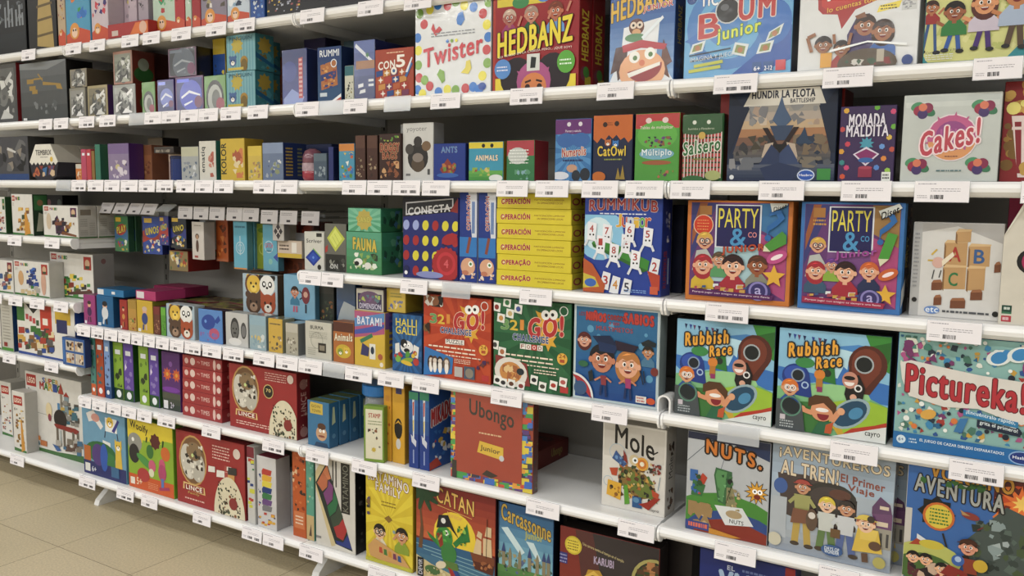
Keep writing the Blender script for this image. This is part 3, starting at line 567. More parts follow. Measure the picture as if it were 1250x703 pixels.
def f_morada(a):
    a.R(0, 0, 1, 1, '#43305c'); g = random.Random(6)
    for x, y, c in ((.1, .95, '#d8a838'), (.95, .92, '#d0507c'), (.04, .7, '#c05050'), (.97, .72, '#6cae3c'), (.04, .4, '#d8a038'), (.96, .42, '#c05848'), (.08, .06, '#d05838'), (.15, .5, '#c8485c'), (.9, .58, '#d8b84c'), (.82, .3, '#d88c3c'), (.7, .18, '#5c8cd0'), (.15, .18, '#d0487c'), (.78, .46, '#6c9cd8'), (.06, .25, '#3c8c8c'), (.66, .98, '#6cae3c'), (.9, .14, '#9cc84c')): a.S(x, y, .055, c, 6, .85, rot=g.uniform(0, 60))
    a.T('MORADA', .16, .73, .82, .9, '#e0dce8', .03, ol='#2c1c44'); a.T('MALDITA', .12, .6, .88, .75, '#e0dce8', .03, ol='#2c1c44'); a.S(.5, .5, .14, '#4c9cb4', 9, .6); a.P('#d8d0e0', .26, .36, .5, .2, .74, .36, .5, .46); a.P('#8c3470', .3, .36, .5, .23, .7, .36, .5, .43); a.E(.5, .28, .14, .05, '#3c6cac'); a.R(.37, .05, .62, .18, '#983450'); a.E(.5, .18, .125, .03, '#b04860'); a.R(.8, 0, .96, .12, '#e4e6e0'); a.W(.82, .02, .94, .1, 2, '#333', 3, .6)
def f_cakes(a):
    a.R(0, 0, 1, 1, '#c4cac6'); a.G(.02, .86, .98, .98, '#d2d8d4', '#b9c0bd', 2)
    for x, y in ((.2, .83), (.83, .83), (.17, .18), (.8, .18)):
        a.E(x - .06, y + .04, .07, .05, '#4c9468', rot=20); a.E(x + .06, y - .02, .08, .05, '#3c7c58', rot=-30); a.D(x - .04, y - .01, .06, '#a02c4c'); a.D(x + .05, y + .02, .06, '#8c2850'); a.D(x, y - .05, .055, '#4c3470'); a.D(x, y + .03, .045, '#d87c5c')
    a.D(.52, .5, .27, '#e4d8dc'); a.E(.52, .5, .255, .255, '#c46090'); a.E(.52, .5, .255, .255, '#dc9c64', a0=190, a1=350); a.D(.52, .52, .17, '#9c4c8c'); [a.R(.4 + i * .05, .36, .42 + i * .05, .6, '#b8609c') for i in range(6)]
    [a.P('#c46090', .52 + .25 * math.cos(t), .5 + .25 * math.sin(t), .52 + .29 * math.cos(t + .05), .5 + .3 * math.sin(t + .05), .52 + .25 * math.cos(t + .12), .5 + .25 * math.sin(t + .12)) for t in (.3, .9, 1.4, 2.1, 2.8, 3.3)]
    a.T('Cakes!', .2, .36, .8, .64, '#c04858', .035, ol='#f2dce0', ow=.07, tilt=.16); a.W(.46, .27, .6, .3, 1, '#8c5c4c', 2); a.W(.38, .1, .64, .14, 1, '#5c7c80', 2)
def f_popcorn(a):
    a.R(0, 0, 1, 1, '#8c1c22'); a.B(.02, .72, .98, 1, 16, .14, '#b88c3c #c8a04c', 4, 'o'); a.B(.0, .1, .3, .6, 18, .1, '#a07c34 #7c5c24', 5, 'o'); a.P('#e0d0cc', .14, .66, 1, .66, 1, .04, .32, .04); [a.P('#8c2430', .2 + i * .22, .6, .32 + i * .22, .6, .38 + i * .18, .08, .3 + i * .18, .08) for i in range(4)]; a.R(.16, .52, 1, .55, '#e0d0cc'); a.B(.12, .66, 1, .84, 20, .1, '#d8c44c #c8ac38 #e4d878', 6, 'o'); a.E(.75, .36, .3, .14, '#8c2430'); a.E(.75, .36, .26, .11, '#e0d0cc'); a.T('POPC', .55, .32, 1, .41, '#8c2430', .04); a.B(.4, .06, .95, .22, 8, .1, '#c09c4c #d8b868', 7, 'o')

def f_conecta(a):
    a.R(0, 0, 1, 1, '#232c74'); a.P('#18181e', 0, 1, 1, 1, 1, .84, 0, .76); a.P('#c8c8cc', .05, .78, .92, .88, .92, 1, .05, .94); a.P('#2c2c30', .07, .8, .9, .895, .9, .985, .07, .925); a.T('CONECTA', .1, .81, .86, .9, '#d4d4d6', .05, tilt=.06); a.P('#8c2c28', .86, .84, 1, 1, 1, .82)
    cs = {'r': '#a82c30', 'y': '#d6cc2c', 'w': '#9ca8d8', 'b': '#182058'}
    for j, row in enumerate(('wwyryy', 'rryybr', 'ryyyrb', 'bryybb')):
        for i, ch in enumerate(row): a.E(.06 + i * .18, .66 - j * .19, .058, .075, cs[ch], rot=-10)
    a.P('#b02c34', .72, .44, .98, .52, 1, .56, .9, .58, .74, .5); a.E(.86, .5, .14, .08, '#a82830', rot=15); a.E(.8, .18, .26, .24, '#7c1820'); a.S(.8, .19, .26, '#a82830', 18, .9); a.D(.8, .2, .17, '#c23440'); a.D(.8, .2, .12, '#a82830'); a.T('4', .76, .15, .84, .25, '#d86068', .02); a.D(.06, .06, .03, '#e8e8ee'); a.E(.5, .05, .25, .05, '#8c94c4')
def f_opspine(a): a.R(0, 0, 1, 1, '#1f3c8c'); a.P('#d4d8e0', .5, 1, 1, 1, 1, .3, .72, .5); a.T('OPERACIÓN', .36, .58, .62, .96, '#a83038', .03, ol='#e8e0d8', ow=.06, rot=90); a.W(.72, .5, .9, .94, 1, '#4878b8', 2, .8); a.R(.0, .28, 1, .5, '#2f7cc0'); a.D(.5, .17, .42, '#d8a888'); a.E(.66, .2, .14, .14, '#f0f0ea'); a.D(.66, .2, .07, '#4c8c4c'); a.E(.35, .1, .2, .12, '#c07c60'); a.L(.45, .32, .62, .5, .16, '#8c4c3c'); a.B(.05, .02, .95, .1, 8, .12, '#e8d8c8 #a8483c #d8b498', 4)
def f_op(t='OPERACIÓN'):
    def f(a): a.R(0, 0, 1, 1, '#d8c81c'); a.T(t, .06, .28, .46, .72, '#a01c34', .04, ol='#e0a890', ow=.04, tilt=.05); a.T('PARTICIPACIÓN LUMINOSA', .52, .52, .92, .66, '#7c3424', .01); a.T('EN OPERACIONES LOCAS', .56, .3, .9, .42, '#7c3424', .01); a.D(.095, .47, .012, '#e8d0c0')
    return f
def s_op(a): a.R(0, 0, 1, 1, '#c2b218'); a.T('OPE', .05, .25, .9, .72, '#98203a', .04)
def f_rummijr(a):
    a.R(0, 0, 1, 1, '#24449c'); a.E(.2, .62, .32, .32, '#8cc4e4'); a.E(.18, .62, .2, .2, '#d0e8f0'); a.P('#24449c', 0, 1, 1, 1, 1, .82, 0, .82)
    a.T('RUMMIKUB', .06, .86, .94, .97, '#a83c40', .04, ol='#d8c0b8', ow=.05, arc=.02); a.W(.2, .82, .8, .85, 1, '#d8dce8', 3)
    for i, (ch, cc) in enumerate(zip('Junior', ('#d8a830', '#c85838', '#c8d0d8', '#e0b838', '#6cae4c', '#d06c3c'))): a.T(ch, .42 + i * .075, .7, .49 + i * .075, .8 + (.03 if i == 0 else 0), cc, .04, ol='#e8e8f0', ow=.03)
    a.P('#3f8c34', .1, .52, .2, .6, .86, .36, .84, .26, .74, .28); a.P('#2f6c28', .1, .52, .12, .48, .78, .24, .84, .26)
    for x, y, ch in ((.3, .64, '7'), (.22, .52, '1'), (.55, .54, '2'), (.83, .62, '5'), (.4, .44, '8'), (.68, .38, '3'), (.1, .66, '4'), (.6, .66, '6')):
        a.L(x - .05, y - .1, x - .09, y - .17, .03, '#d8dce4'); a.L(x + .05, y - .1, x + .08, y - .16, .03, '#d8dce4'); a.P('#e8eaf0', x - .06, y - .1, x + .05, y - .12, x + .07, y + .07, x - .05, y + .09); a.T(ch, x - .025, y - .02, x + .025, y + .05, '#b04038', .03); a.D(x - .02, y - .05, .012, '#222'); a.D(x + .025, y - .05, .012, '#222')
    for x, y, ch, cc in ((.3, .13, '3', '#b03838'), (.43, .09, '4', '#c88c2c'), (.58, .07, '5', '#333344'), (.93, .3, '2', '#b03838')): a.P('#dfe2e8', x - .08, y - .08, x + .04, y - .1, x + .07, y + .08, x - .03, y + .1); a.T(ch, x - .03, y - .04, x + .03, y + .05, cc, .03)
    a.P('#b85c2c', 0, .36, .12, .3, .3, .08, .28, 0, 0, 0); a.P('#c8b83c', 0, .2, .16, .16, .22, .06, 0, .04); a.P('#b8442c', .84, .26, 1, .22, 1, .06, .9, .1); a.E(.1, .1, .08, .05, '#3f6cb8'); a.R(.88, .02, .98, .1, '#c85c3c'); a.W(.55, .02, .84, .06, 2, '#8cb0e0', 3)
def s_rummijr(a): a.G(0, 0, 1, 1, '#2c3c8c', '#24347c', 3); a.B(.3, .55, .8, .95, 12, .12, '#c8ccd8 #8c94c0', 3); a.T('RUMMIKUB', .2, .08, .55, .46, '#8c3448', .03, rot=90); a.W(.65, .1, .8, .4, 1, '#a8c0e0', 2, .9)
def f_party(bord, second):
    def f(a):
        a.R(0, 0, 1, 1, bord); a.R(.035, .045, .965, .985, '#6a3c78'); a.P('#40407c', .04, .4, .3, .98, .04, .98); a.P('#9c5c38', .2, .98, .05, .55, .05, .7, .12, .98); a.P('#3c78a8' if not second else '#a07c48', .7, .98, .96, .98, .96, .6, .72, .72); a.P('#b04c80', .68, .7, .96, .6, .96, .05, .7, .2); a.P('#a8c8d0' if not second else '#7c4c88', .28, .55, .7, .55, .72, .2, .25, .2)
        a.R(.12, .86, .24, .95, '#b07c3c'); a.W(.12, .78, .26, .85, 2, '#c89840', 3, .5)
        if not second: a.D(.16, .76, .1, '#e0c0a0'); a.D(.16, .76, .092, '#cc3c1c'); a.W(.1, .7, .22, .82, 4, '#e8a05c', 3, .3)
        a.R(.28, .54, .72, .965, '#d8dce4'); a.R(.295, .55, .705, .955, '#22205c'); a.T('PARTY', .31, .74, .69, .93, '#ddd046', .01)
        a.T('&', .43, .56, .58, .73, '#4c98c8', .02); a.T('CO', .6, .65, .68, .7, '#d88c8c' if not second else '#4c98c8', .03)
        a.P('#b8bcb8', .1, .5, .2, .52, .28, .4, .3, .3, .06, .3); a.K(.18, .6, .075, '#d0a848', '#d8a080'); a.O(.155, .595, .03, .022, '#445'); a.O(.21, .595, .03, .022, '#445')
        a.K(.17, .36, .09, '#a82838', '#e0a888', '#d0b02c' if not second else '#3c5c78', long=1); a.K(.33, .42, .065, '#5c4c38' if not second else '#6c3c8c', '#d09878', '#5c9c68' if not second else '#8cae3c'); a.K(.7, .38, .085, '#5c3420' if not second else '#c8642c', '#9c5c38' if not second else '#e0a888', '#8c8c7c' if not second else '#28345c')
        a.K(.47, .36, .1, '#32181c', '#e4b090', '#a8283c')
        a.T('JUNIOR' if not second else 'Junior', .36, .49, .76, .57, '#b84a28' if not second else '#a04c9c', .05, ol='#5c2448' if second else '#702818', ow=.03, tilt=.05)
        if not second: a.E(.5, .5, .01, .01, '#222')
        a.P('#2a6cac', .78, .66, .8, .72, .86, .76, .94, .84, .9, .92, .8, .9, .79, .86, .86, .88, .88, .84, .78, .76); a.D(.79, .65, .03, '#2a6cac')
        (a.P('#4c9438', .76, .58, .92, .72, .96, .68, .96, .6, .82, .52), a.P('#d8d8b8', .76, .58, .82, .52, .75, .52)) if not second else (a.P('#4c9c38', .78, .5, .86, .74, .95, .72, .88, .5), a.P('#d8d8b8', .78, .5, .88, .5, .8, .43))
        c = '#c0508c' if not second else '#c8642c'; a.E(.88, .47 if not second else .36, .1, .055, c, rot=25); a.E(.88, .47 if not second else .36, .06, .02, '#f0e0e4', rot=25)
        a.S(.86, .28 if not second else .17, .11, '#e0b030'); a.E(.72, .13, .12, .09, '#3c3470'); a.O(.72, .13, .09, .07, '#8c84c0'); a.T('a', .69, .1, .75, .16, '#b8b0e0', .02)
        a.B(.1, .09, .62, .17, 18, .03, '#d8dce0 #a8485c #3c5c8c #c8a04c', 4, 'r'); a.P('#5c2060' if not second else '#a02850', .05, .06, .85, .045, .87, .095, .05, .115); a.T('Porque jugar con amigos es siempre una fiesta', .08, .068, .83, .09, '#f0dce4', .01, tilt=-.012)
        a.P('#d8dcd8', .8, .86, .98, .96, .95, 1, .76, .93) if second else a.P('#d8dcd8', .82, .9, .96, .97, .96, .985, .8, .985)
        if second: a.T('Diset', .79, .885, .95, .95, '#1c1c1c', .03, tilt=.07)
        else: a.T('Diset', .835, .925, .95, .965, '#1c1c1c', .03, tilt=.04)
    return f
def s_party2(a): a.R(0, 0, 1, 1, '#26242c'); a.R(0, 0, .3, 1, '#4484c4'); a.B(.35, .05, .95, .95, 40, .08, '#3c3440 #7c5c4c #5c4c6c #8c7c60', 6, 'r'); a.P('#dcdedc', .0, .05, .5, .16, .5, .32, .0, .22); a.T('PARTY', .4, .42, .7, .7, '#b8a84c', .03, rot=90)
def f_abc(a):
    a.R(0, 0, 1, 1, '#d6d5d2'); a.R(0, 0, .1, 1, '#b9b9b8'); a.P('#b4b2b0', .1, 1, .1, .9, .5, .97, 1, .8, 1, 1); b = '#c09a68'
    for x, y, w, h in ((.36, .55, .26, .25), (.63, .55, .24, .22), (.36, .3, .26, .24), (.63, .3, .2, .24), (.48, .8, .17, .12)): a.P(b, x, y, x + w, y + .01, x + w, y + h, x, y + h - .01); a.P('#8c6840', x, y, x + .02, y - .02, x + .02, y + h - .04, x, y + h - .01); a.P('#d8b888', x, y + h - .01, x + .03, y + h + .025, x + w + .01, y + h + .02, x + w, y + h)
    a.T('A', .42, .6, .55, .75, '#b03830', .02); a.T('B', .7, .59, .81, .73, '#3c6498', .03); a.T('C', .43, .34, .53, .48, '#2f7c4c', .02)
    a.D(.3, .58, .07, '#d8b0a4'); a.L(.22, .66, .28, .72, .02, '#d0b040'); a.L(.18, .6, .24, .6, .02, '#d0b040'); a.L(.26, .5, .24, .4, .012, '#333'); a.L(.34, .5, .32, .42, .012, '#333'); a.P('#e8dcc4', .35, .54, .48, .66, .46, .7, .34, .6)
    for x, y, w in ((.3, .28, .12), (.32, .12, .09), (.55, .1, .17), (.75, .2, .13), (.96, .5, .07)): a.P('#7c4c30', x - w / 2, y, x + w / 2, y + .01, x + w / 2, y + .09, x - w / 2, y + .08); a.P('#a06c48', x - w / 2, y + .08, x + w / 2, y + .09, x + w / 2 - .02, y + .12, x - w / 2 + .02, y + .11)
    a.E(.26, .07, .09, .05, '#6c90c8'); a.T('etc', .19, .045, .33, .095, '#e8eef4', .04); a.W(.38, .05, .9, .08, 1, '#55585c', 4, .7); a.D(.97, .07, .035, '#1c1c1c'); a.D(.05, .17, .03, '#1c1c1c'); a.W(.02, .3, .08, .9, 14, '#8a8c90', 5, .4)
def f_go(bgc, ray, kind):
    def f(a):
        a.R(0, 0, 1, 1, bgc); a.Y(.55, .62, ray, 13)
        a.S(.72, .76, .17, '#dca82c', 7, .55, rot=80); a.P('#dca82c', .6, .8, .55, .9, .72, .84); a.S(.72, .58, .12, '#dca82c', 6, .5)
        a.T('3', .1, .66, .2, .77, '#6c9c5c', .05, ol='#b8c4a0', ow=.03); a.T('2', .22, .66, .32, .77, '#d8b83c', .04); a.T('1', .355, .67, .4, .78, '#d89038', .03)
        a.T('GO!', .47, .62, .9, .83, '#b42c30', .07, ol='#ecc8b0', ow=.035, tilt=.06); a.D(.68, .86, .055, '#f4f4f0'); a.D(.78, .87, .055, '#f4f4f0'); a.D(.69, .86, .02, '#1a1a1a'); a.D(.77, .87, .02, '#1a1a1a')
        a.T('CHALLENGE', .26, .55, .72, .62, '#28407c', .05, ol='#dfe6ee', ow=.05)
        a.D(.91, .92, .055, '#dfe0dc'); a.D(.91, .92, .045, bgc); a.D(.9, .4, .065, '#e0b040'); a.T('24', .86, .41, .94, .45, '#8c4c1c', .04); a.R(.87, .36, .93, .395, '#b0502c'); a.R(.88, .03, .98, .1, '#b83838')
        a.W(.08, .36, .78, .4, 1, '#ecdcc8', 3, .45); a.W(.2, .31, .8, .35, 1, '#ecdcc8', 5, .4); a.W(.34, .27, .86, .3, 1, '#ecdcc8', 4, .4)
        if kind == 'puzzle':
            a.P('#e8e2dc', .34, .48, .62, .49, .62, .43, .34, .42); a.T('PUZZLE', .36, .435, .6, .48, '#333', .03)
            a.B(0, .86, .3, 1, 12, .06, '#26201c #d8d4cc #8c5c3c', 3); a.B(0, .5, .1, .66, 5, .05, '#3a2418 #7c5c34', 3); a.P('#2f78b8', 0, 0, .44, .06, .46, .26, .02, .36)
            for x, c in ((.12, '#3c2a24'), (.18, '#5c4438'), (.26, '#2c2424'), (.36, '#6a5c50')): a.E(x, .17, .055, .09, c); a.E(x, .13, .03, .08, '#e8e4de'); a.D(x, .2, .03, '#d8ccc0')
            a.R(.48, .04, .6, .16, '#b8b4b0'); a.R(.62, .03, .78, .18, '#4c5c70'); a.E(.7, .1, .06, .06, '#8c8478'); a.B(.8, .16, .98, .28, 6, .04, '#4c2c5c #6c3c3c', 5); a.W(.48, .2, .72, .26, 3, '#ecdcc8', 3, .35)
        else:
            for x, y, c in ((.04, .9, '#8c3430'), (.18, .96, '#3c7c4c'), (.1, .78, '#c89048'), (.22, .84, '#c8b078'), (.33, .9, '#4c5c9c'), (.02, .47, '#444'), (.12, .4, '#b07048')): a.P('#e4e4de', x - .055, y - .04, x + .045, y - .055, x + .055, y + .045, x - .045, y + .055); a.D(x, y, .03, c)
            for i, (ch, c) in enumerate(zip('FOOD', ('#e4e0d8', '#e4e0d8', '#c03c38', '#e4e0d8'))): a.R(.36 + i * .075, .46, .43 + i * .075, .52, c); a.T(ch, .375 + i * .075, .47, .415 + i * .075, .51, '#8c3a30' if c[1] == 'e' else '#f0e8e0', .03)
            a.P('#8c3834', .03, .36, .45, .3, .5, .05, .05, .02); a.E(.24, .18, .22, .17, '#dcd8d0', rot=-6); a.E(.24, .18, .15, .12, '#c88c48'); a.B(.13, .1, .36, .26, 20, .04, '#d8ac68 #a8683c #e0c088', 5); a.E(.37, .2, .05, .04, '#28343c')
            for x, y, c in ((.06, .07, '#222'), (.14, .05, '#333'), (.25, .05, '#6c4430'), (.38, .04, '#8c3c38'), (.55, .13, '#26282a'), (.66, .07, '#4c4438'), (.8, .1, '#b03c34'), (.92, .15, '#b85c58')): a.P('#e8e8e2', x - .05, y - .04, x + .04, y - .055, x + .055, y + .045, x - .04, y + .055); a.E(x, y, .033, .025, c)
            a.W(.55, .2, .84, .26, 2, '#ecdcc8', 3, .4)
    return f
def f_grads(a):
    a.R(0, 0, 1, 1, '#b9c8cc'); a.R(.025, .025, .975, .975, '#2a6c98'); a.G(.025, .025, .975, .5, '#174a8c', '#226aa0', 6)
    for x, y, r in ((.2, .75, .04), (.1, .66, .03), (.8, .62, .035), (.45, .8, .03), (.9, .3, .04), (.3, .68, .025), (.85, .74, .02)): a.D(x, y, r, '#5c9cc0')
    a.T('LOS', .06, .88, .13, .92, '#8c2c2c', .03); a.T('NIÑOS', .15, .84, .38, .94, '#b83c34', .08, ol='#7c1c1c', ow=.04, tilt=-.01); a.T('contra', .4, .86, .6, .92, '#a8342c', .03, ol='#4c2430', tilt=-.01); a.T('SABIOS', .6, .84, .93, .94, '#b83c34', .08, ol='#7c1c1c', ow=.04, tilt=-.01)
    a.T('o son', .42, .81, .54, .84, '#b04040', .02); a.T('MULTIMETOS', .27, .745, .7, .79, '#a8484c', .03)
    a.K(.13, .63, .075, '#5c2424', '#d8a088', long=1); a.K(.88, .57, .06, '#2c2420', '#c08860', '#4c7c9c'); a.P('#1c2830', .8, .66, .88, .7, .97, .67, .96, .63, .82, .63); a.D(.96, .38, .045, '#7c3430')
    a.K(.35, .45, .14, '#1c1a24', '#c88464'); a.P('#14284c', .23, .68, .44, .7, .56, .58, .34, .57); a.P('#1b3560', .3, .63, .32, .53, .5, .52, .54, .6); a.K(.66, .42, .13, '#b87c40', '#e0a888', long=1); a.P('#2c1c34', .5, .66, .78, .62, .72, .55, .53, .56)
    for x, c in ((.37, '#8c3a44'), (.66, '#a83c74')): a.P(c, x - .03, .28, x + .04, .28, x + .04, .18, x - .02, .18); a.L(x - .02, .18, x - .03, .07, .025, '#1c3464'); a.L(x + .03, .18, x + .04, .06, .025, '#1c3464'); a.L(x - .03, .26, x - .1, .22, .02, '#c88464'); a.L(x + .04, .26, x + .1, .22, .02, '#c88464')
    a.P('#1c2c34', .19, .3, .24, .33, .26, .22, .21, .2); a.E(.13, .38, .06, .035, '#2f6c4c'); a.L(.8, .38, .84, .24, .015, '#182c44'); a.L(.84, .38, .86, .26, .015, '#182c44')
    a.E(.0, .02, .26, .27, '#dce0e2', a0=0, a1=90); a.E(.0, .02, .235, .245, '#b03038', a0=0, a1=90); a.E(.1, .12, .08, .08, '#3c5c84'); a.R(.76, .05, .88, .12, '#dcdcd8'); a.W(.77, .055, .87, .115, 2, '#b85048', 3, .6); a.E(.93, .08, .05, .035, '#c8542c')
def f_rubbish(a):
    a.R(0, 0, 1, 1, '#8cc0dc'); a.E(.6, .7, .3, .14, '#b8dcea'); a.P('#4c8cc8', .5, .86, .72, .82, .9, .88, .72, .9); a.P('#3a78c0', 0, .5, .1, .42, .35, .5, .5, .4, 1, .36, 1, .55, .7, .6, .6, .68, .55, .56, 0, .62); a.P('#2f78bc', .62, .5, .64, .72, .68, .74, .7, .55)
    a.P('#7cb884', 0, .42, .4, .5, .7, .46, 1, .34, 1, 0, 0, 0); a.E(.55, .4, .3, .1, '#98cc90'); a.P('#3f7c3c', 0, .28, .3, .3, .5, .2, .5, 0, 0, 0)
    for i, x in enumerate((.08, .13, .17, .22, .3, .36, .41)): a.P(('#1f2c5c', '#2f4c9c', '#6c3c6c')[i % 3], x, .955 - i * .004, x + .03, .95 - i * .004, x + .015, .9 - i * .004)
    a.P('#3c8c38', .78, 1, .84, .86, .92, .86, .96, .68, 1, .66, 1, 1); a.P('#2c6c2c', .84, .9, .92, .84, .98, .74, 1, .8, 1, .95)
    a.E(.81, .72, .17, .18, '#5c2c20'); a.P('#5c2c20', .65, .72, .97, .66, .84, .44, .64, .44); a.E(.8, .73, .13, .14, '#7a3c2a'); a.P('#7a3c2a', .67, .7, .92, .66, .8, .49, .68, .49); a.D(.78, .72, .085, '#a8b0b4'); a.D(.78, .72, .07, '#1c2224')
    a.E(.17, .54, .13, .12, '#22408c'); a.P('#22408c', .04, .52, .3, .54, .33, .34, .1, .36); a.E(.16, .56, .1, .08, '#3458b0'); a.D(.19, .55, .065, '#8ca0b8'); a.D(.19, .55, .052, '#1c2630'); a.O(.26, .46, .035, .022, '#a8c0e0'); a.E(.25, .68, .09, .05, '#3c8c4c')
    a.P('#2f7c38', .42, .52, .42, .64, .46, .68, .52, .66, .54, .5); a.D(.46, .6, .035, '#28342c'); a.D(.39, .58, .05, '#d8862c'); a.R(.36, .44, .42, .54, '#b87c2c'); a.R(.37, .41, .42, .46, '#98346c')
    a.K(.12, .42, .075, '#d8782c', '#d8a078', '#2f5ca0'); a.O(.1, .42, .03, .02, '#e8e8e8'); a.O(.15, .42, .03, .02, '#e8e8e8')
    a.P('#1c1a1c', .64, .56, .74, .62, .8, .5, .78, .36, .66, .32, .62, .42); a.E(.665, .56, .07, .08, '#c8907c'); a.E(.66, .54, .045, .035, '#f0e8e4', a0=180, a1=360); a.E(.66, .58, .05, .02, '#201818'); a.O(.74, .49, .035, .022, '#e0e0e0'); a.E(.7, .4, .03, .03, '#d8a890')
    a.T('Rubbish', .1, .76, .54, .89, '#e8a82c', .05, ol='#26282c', ow=.14, tilt=.07); a.T('Race', .36, .66, .58, .77, '#e8a82c', .05, ol='#26282c', ow=.14, tilt=.05)
    a.P('#9cc02c', .48, .32, .62, .36, .85, .38, 1, .34, 1, .14, .8, .12, .6, .03, .5, .1); a.P('#b83c28', .6, .02, .7, .1, .9, .16, 1, .2, 1, .08, .8, 0, .6, 0); a.P('#c8a428', .5, .14, .58, .02, .64, .02, .6, .12, .52, .24); a.E(.68, .24, .2, .12, '#98b0b8', rot=38); a.E(.68, .24, .17, .1, '#24506c', rot=38); a.E(.73, .25, .07, .05, '#4c90b8', rot=38)
    a.P('#6c5430', .3, .28, .34, .36, .45, .36, .54, .3, .56, .18, .5, .2); a.E(.43, .23, .105, .1, '#d89870'); a.P('#5c3c20', .3, .26, .3, .34, .36, .38, .48, .38, .56, .3, .55, .16, .52, .24, .44, .31); a.E(.43, .24, .06, .02, '#f0ece8'); a.E(.44, .2, .055, .06, '#8c2430', a0=180, a1=360); a.L(.34, .2, .26, .22, .045, '#d89870'); a.E(.25, .23, .03, .03, '#d89870'); a.L(.52, .14, .58, .24, .05, '#d89870'); a.E(.6, .25, .035, .035, '#e0a880'); a.P('#2c6c4c', .4, .12, .52, .14, .5, 0, .34, 0); a.P('#c05a2c', .47, .1, .54, .14, .52, .02, .46, .02)
    a.P('#4c5458', 0, .3, .24, .28, .28, 0, 0, 0); a.E(.14, .24, .1, .07, '#202c30', rot=-30); a.O(.14, .24, .1, .085, '#5c8c78'); a.R(.04, .1, .09, .15, '#c8c0c8'); a.W(.04, .02, .18, .1, 3, '#b0b8bc', 3, .5); a.P('#d8dcda', .52, 0, 1, .16, 1, 0); a.T('cayro', .82, .04, .95, .09, '#2c3430', .02)
def f_pictureka(a):
    a.R(0, 0, 1, 1, '#8cb8b4'); a.B(.01, .14, .99, .98, 230, .028, '#7c3c70 #2f5c9c #c8a040 #a83c34 #3c8cb8 #d8dcd4 #4c7c6c #e0e4dc #2c3c4c #b0588c #d8d8c8 #2c6c94', 11); a.B(.02, .14, .98, .98, 60, .02, '#e8ece8 #1f2c3c #d87c3c', 12, 'o'); a.B(.02, .66, .4, .96, 20, .04, '#7a3a6c #4c8c7c #d4d8c8', 13)
    for x, y in ((.72, .86), (.86, .9)): a.E(x, y, .09, .06, '#dfe6e4', rot=20); a.E(x, y, .06, .045, '#3a8cc4', rot=30); a.D(x + .05, y + .04, .03, '#3a8cc4')
    a.E(.94, .8, .06, .07, '#8c3c7c'); a.E(.25, .32, .06, .04, '#d8a848', rot=20); a.P('#3c7cb0', .44, .2, .48, .32, .54, .33, .5, .2)
    a.P('#dcd8d2', .02, .74, .1, .77, .3, .74, .6, .7, .92, .68, .97, .62, .97, .36, .9, .33, .6, .42, .36, .4, .1, .46, .04, .6); a.T('Pictureka!', .075, .46, .915, .7, '#b8303c', .03, ol='#6c1c28', ow=0.04, tilt=-.07)
    a.P('#2f84b4', .5, .4, .88, .35, .88, .3, .5, .35); a.T('¡Encuéntralo rápido,', .52, .34, .86, .38, '#e0ecf0', .02, tilt=-.045); a.P('#1c2c44', .6, .33, .9, .29, .9, .23, .6, .27); a.T('grita el primero!', .62, .27, .88, .31, '#e0ecf0', .02, tilt=-.035)
    a.P('#1f70ac', 0, 0, 1, 0, 1, .12, 0, .14); a.D(.06, .075, .035, '#cfe0ea'); a.T('6+', .04, .06, .08, .09, '#2c5c8c', .02); a.W(.12, .05, .18, .1, 2, '#cfe0ea', 3, .5); a.T('EL JUEGO DE CAZAR DIBUJOS DISPARATADOS', .2, .065, .8, .095, '#e4eef4', .02, tilt=-.015); a.E(.92, .06, .09, .055, '#8cb0d8'); a.E(.92, .06, .08, .045, '#223c84'); a.T('Hasbro', .86, .05, .98, .075, '#e8ecf4', .03)

def lince_seal(a, x, y, r):
    k = a.k; a.E(x, y, r * 1.1, r * 1.35, '#c09858'); a.E(x, y, r, r * 1.25, '#7c5c3c')
    a.E(x - r * .35, y - r * .1 * k, r * .6, r * .95, '#c8c4b8', rot=12); a.E(x + r * .4, y - r * .3 * k, r * .55, r * .8, '#b8b4a8'); a.E(x + r * .1, y + r * .5 * k, r * .6, r * .5, '#8c7454')
    a.B(x - r * .8, y - r * k, x + r * .8, y + r * k * .9, 34, r * .16, '#2c2824 #e4e0d4 #4c4034 #d8d4c8', 5); a.E(x + r * .3, y + r * .25 * k, r * .12, r * .12, '#1c1814'); a.E(x + r * .0, y + r * .28 * k, r * .1, r * .1, '#c8d890')
def f_lince(big):
    def f(a):
        a.R(0, 0, 1, 1, '#9c2c2c'); lince_seal(a, .25, .62, .19)
        a.P('#d8b878', .1, .3, .42, .28, .43, .18, .09, .2); a.R(.115, .195, .405, .275, '#8c2424'); a.T('LINCE', .14, .205, .38, .265, '#f0e8dc', .05)
        if big: a.W(.1, .06, .6, .13, 2, '#e0b8ac', 3, .45); a.W(.55, .82, .86, .96, 4, '#e0b8ac', 5, .35); a.D(.92, .9, .045, '#d8c8bc'); a.D(.6, .66, .075, '#c8b070'); a.D(.6, .66, .065, '#28221c'); a.T('70', .565, .65, .635, .7, '#e0c880', .03)
        else: a.T('Family', .17, .14, .34, .18, '#c8b060', .02); a.W(.12, .06, .42, .1, 1, '#e0b8ac', 3, .45); a.W(.55, .72, .8, .92, 5, '#e0b8ac', 5, .4); a.D(.9, .86, .05, '#d8c8bc'); a.B(.52, .5, .84, .66, 12, .05, '#e0dcd4 #3c3834 #c89858 #a84c44', 6, 'r')
        x, y, r = (.82, .18, .22) if big else (.78, .16, .22)
        a.E(x, .0, r, r * 1.75, '#d8d0b4', a0=0, a1=180, n=22); a.B(x - r * .72, 0, min(1, x + r * .72), r * 1.45 * a.k, 90, .015, '#2c2c24 #4c4834 #8c5c3c #3c4c34', 7); a.D(x + .06, y + .02, .06, '#8c3430')
    return f
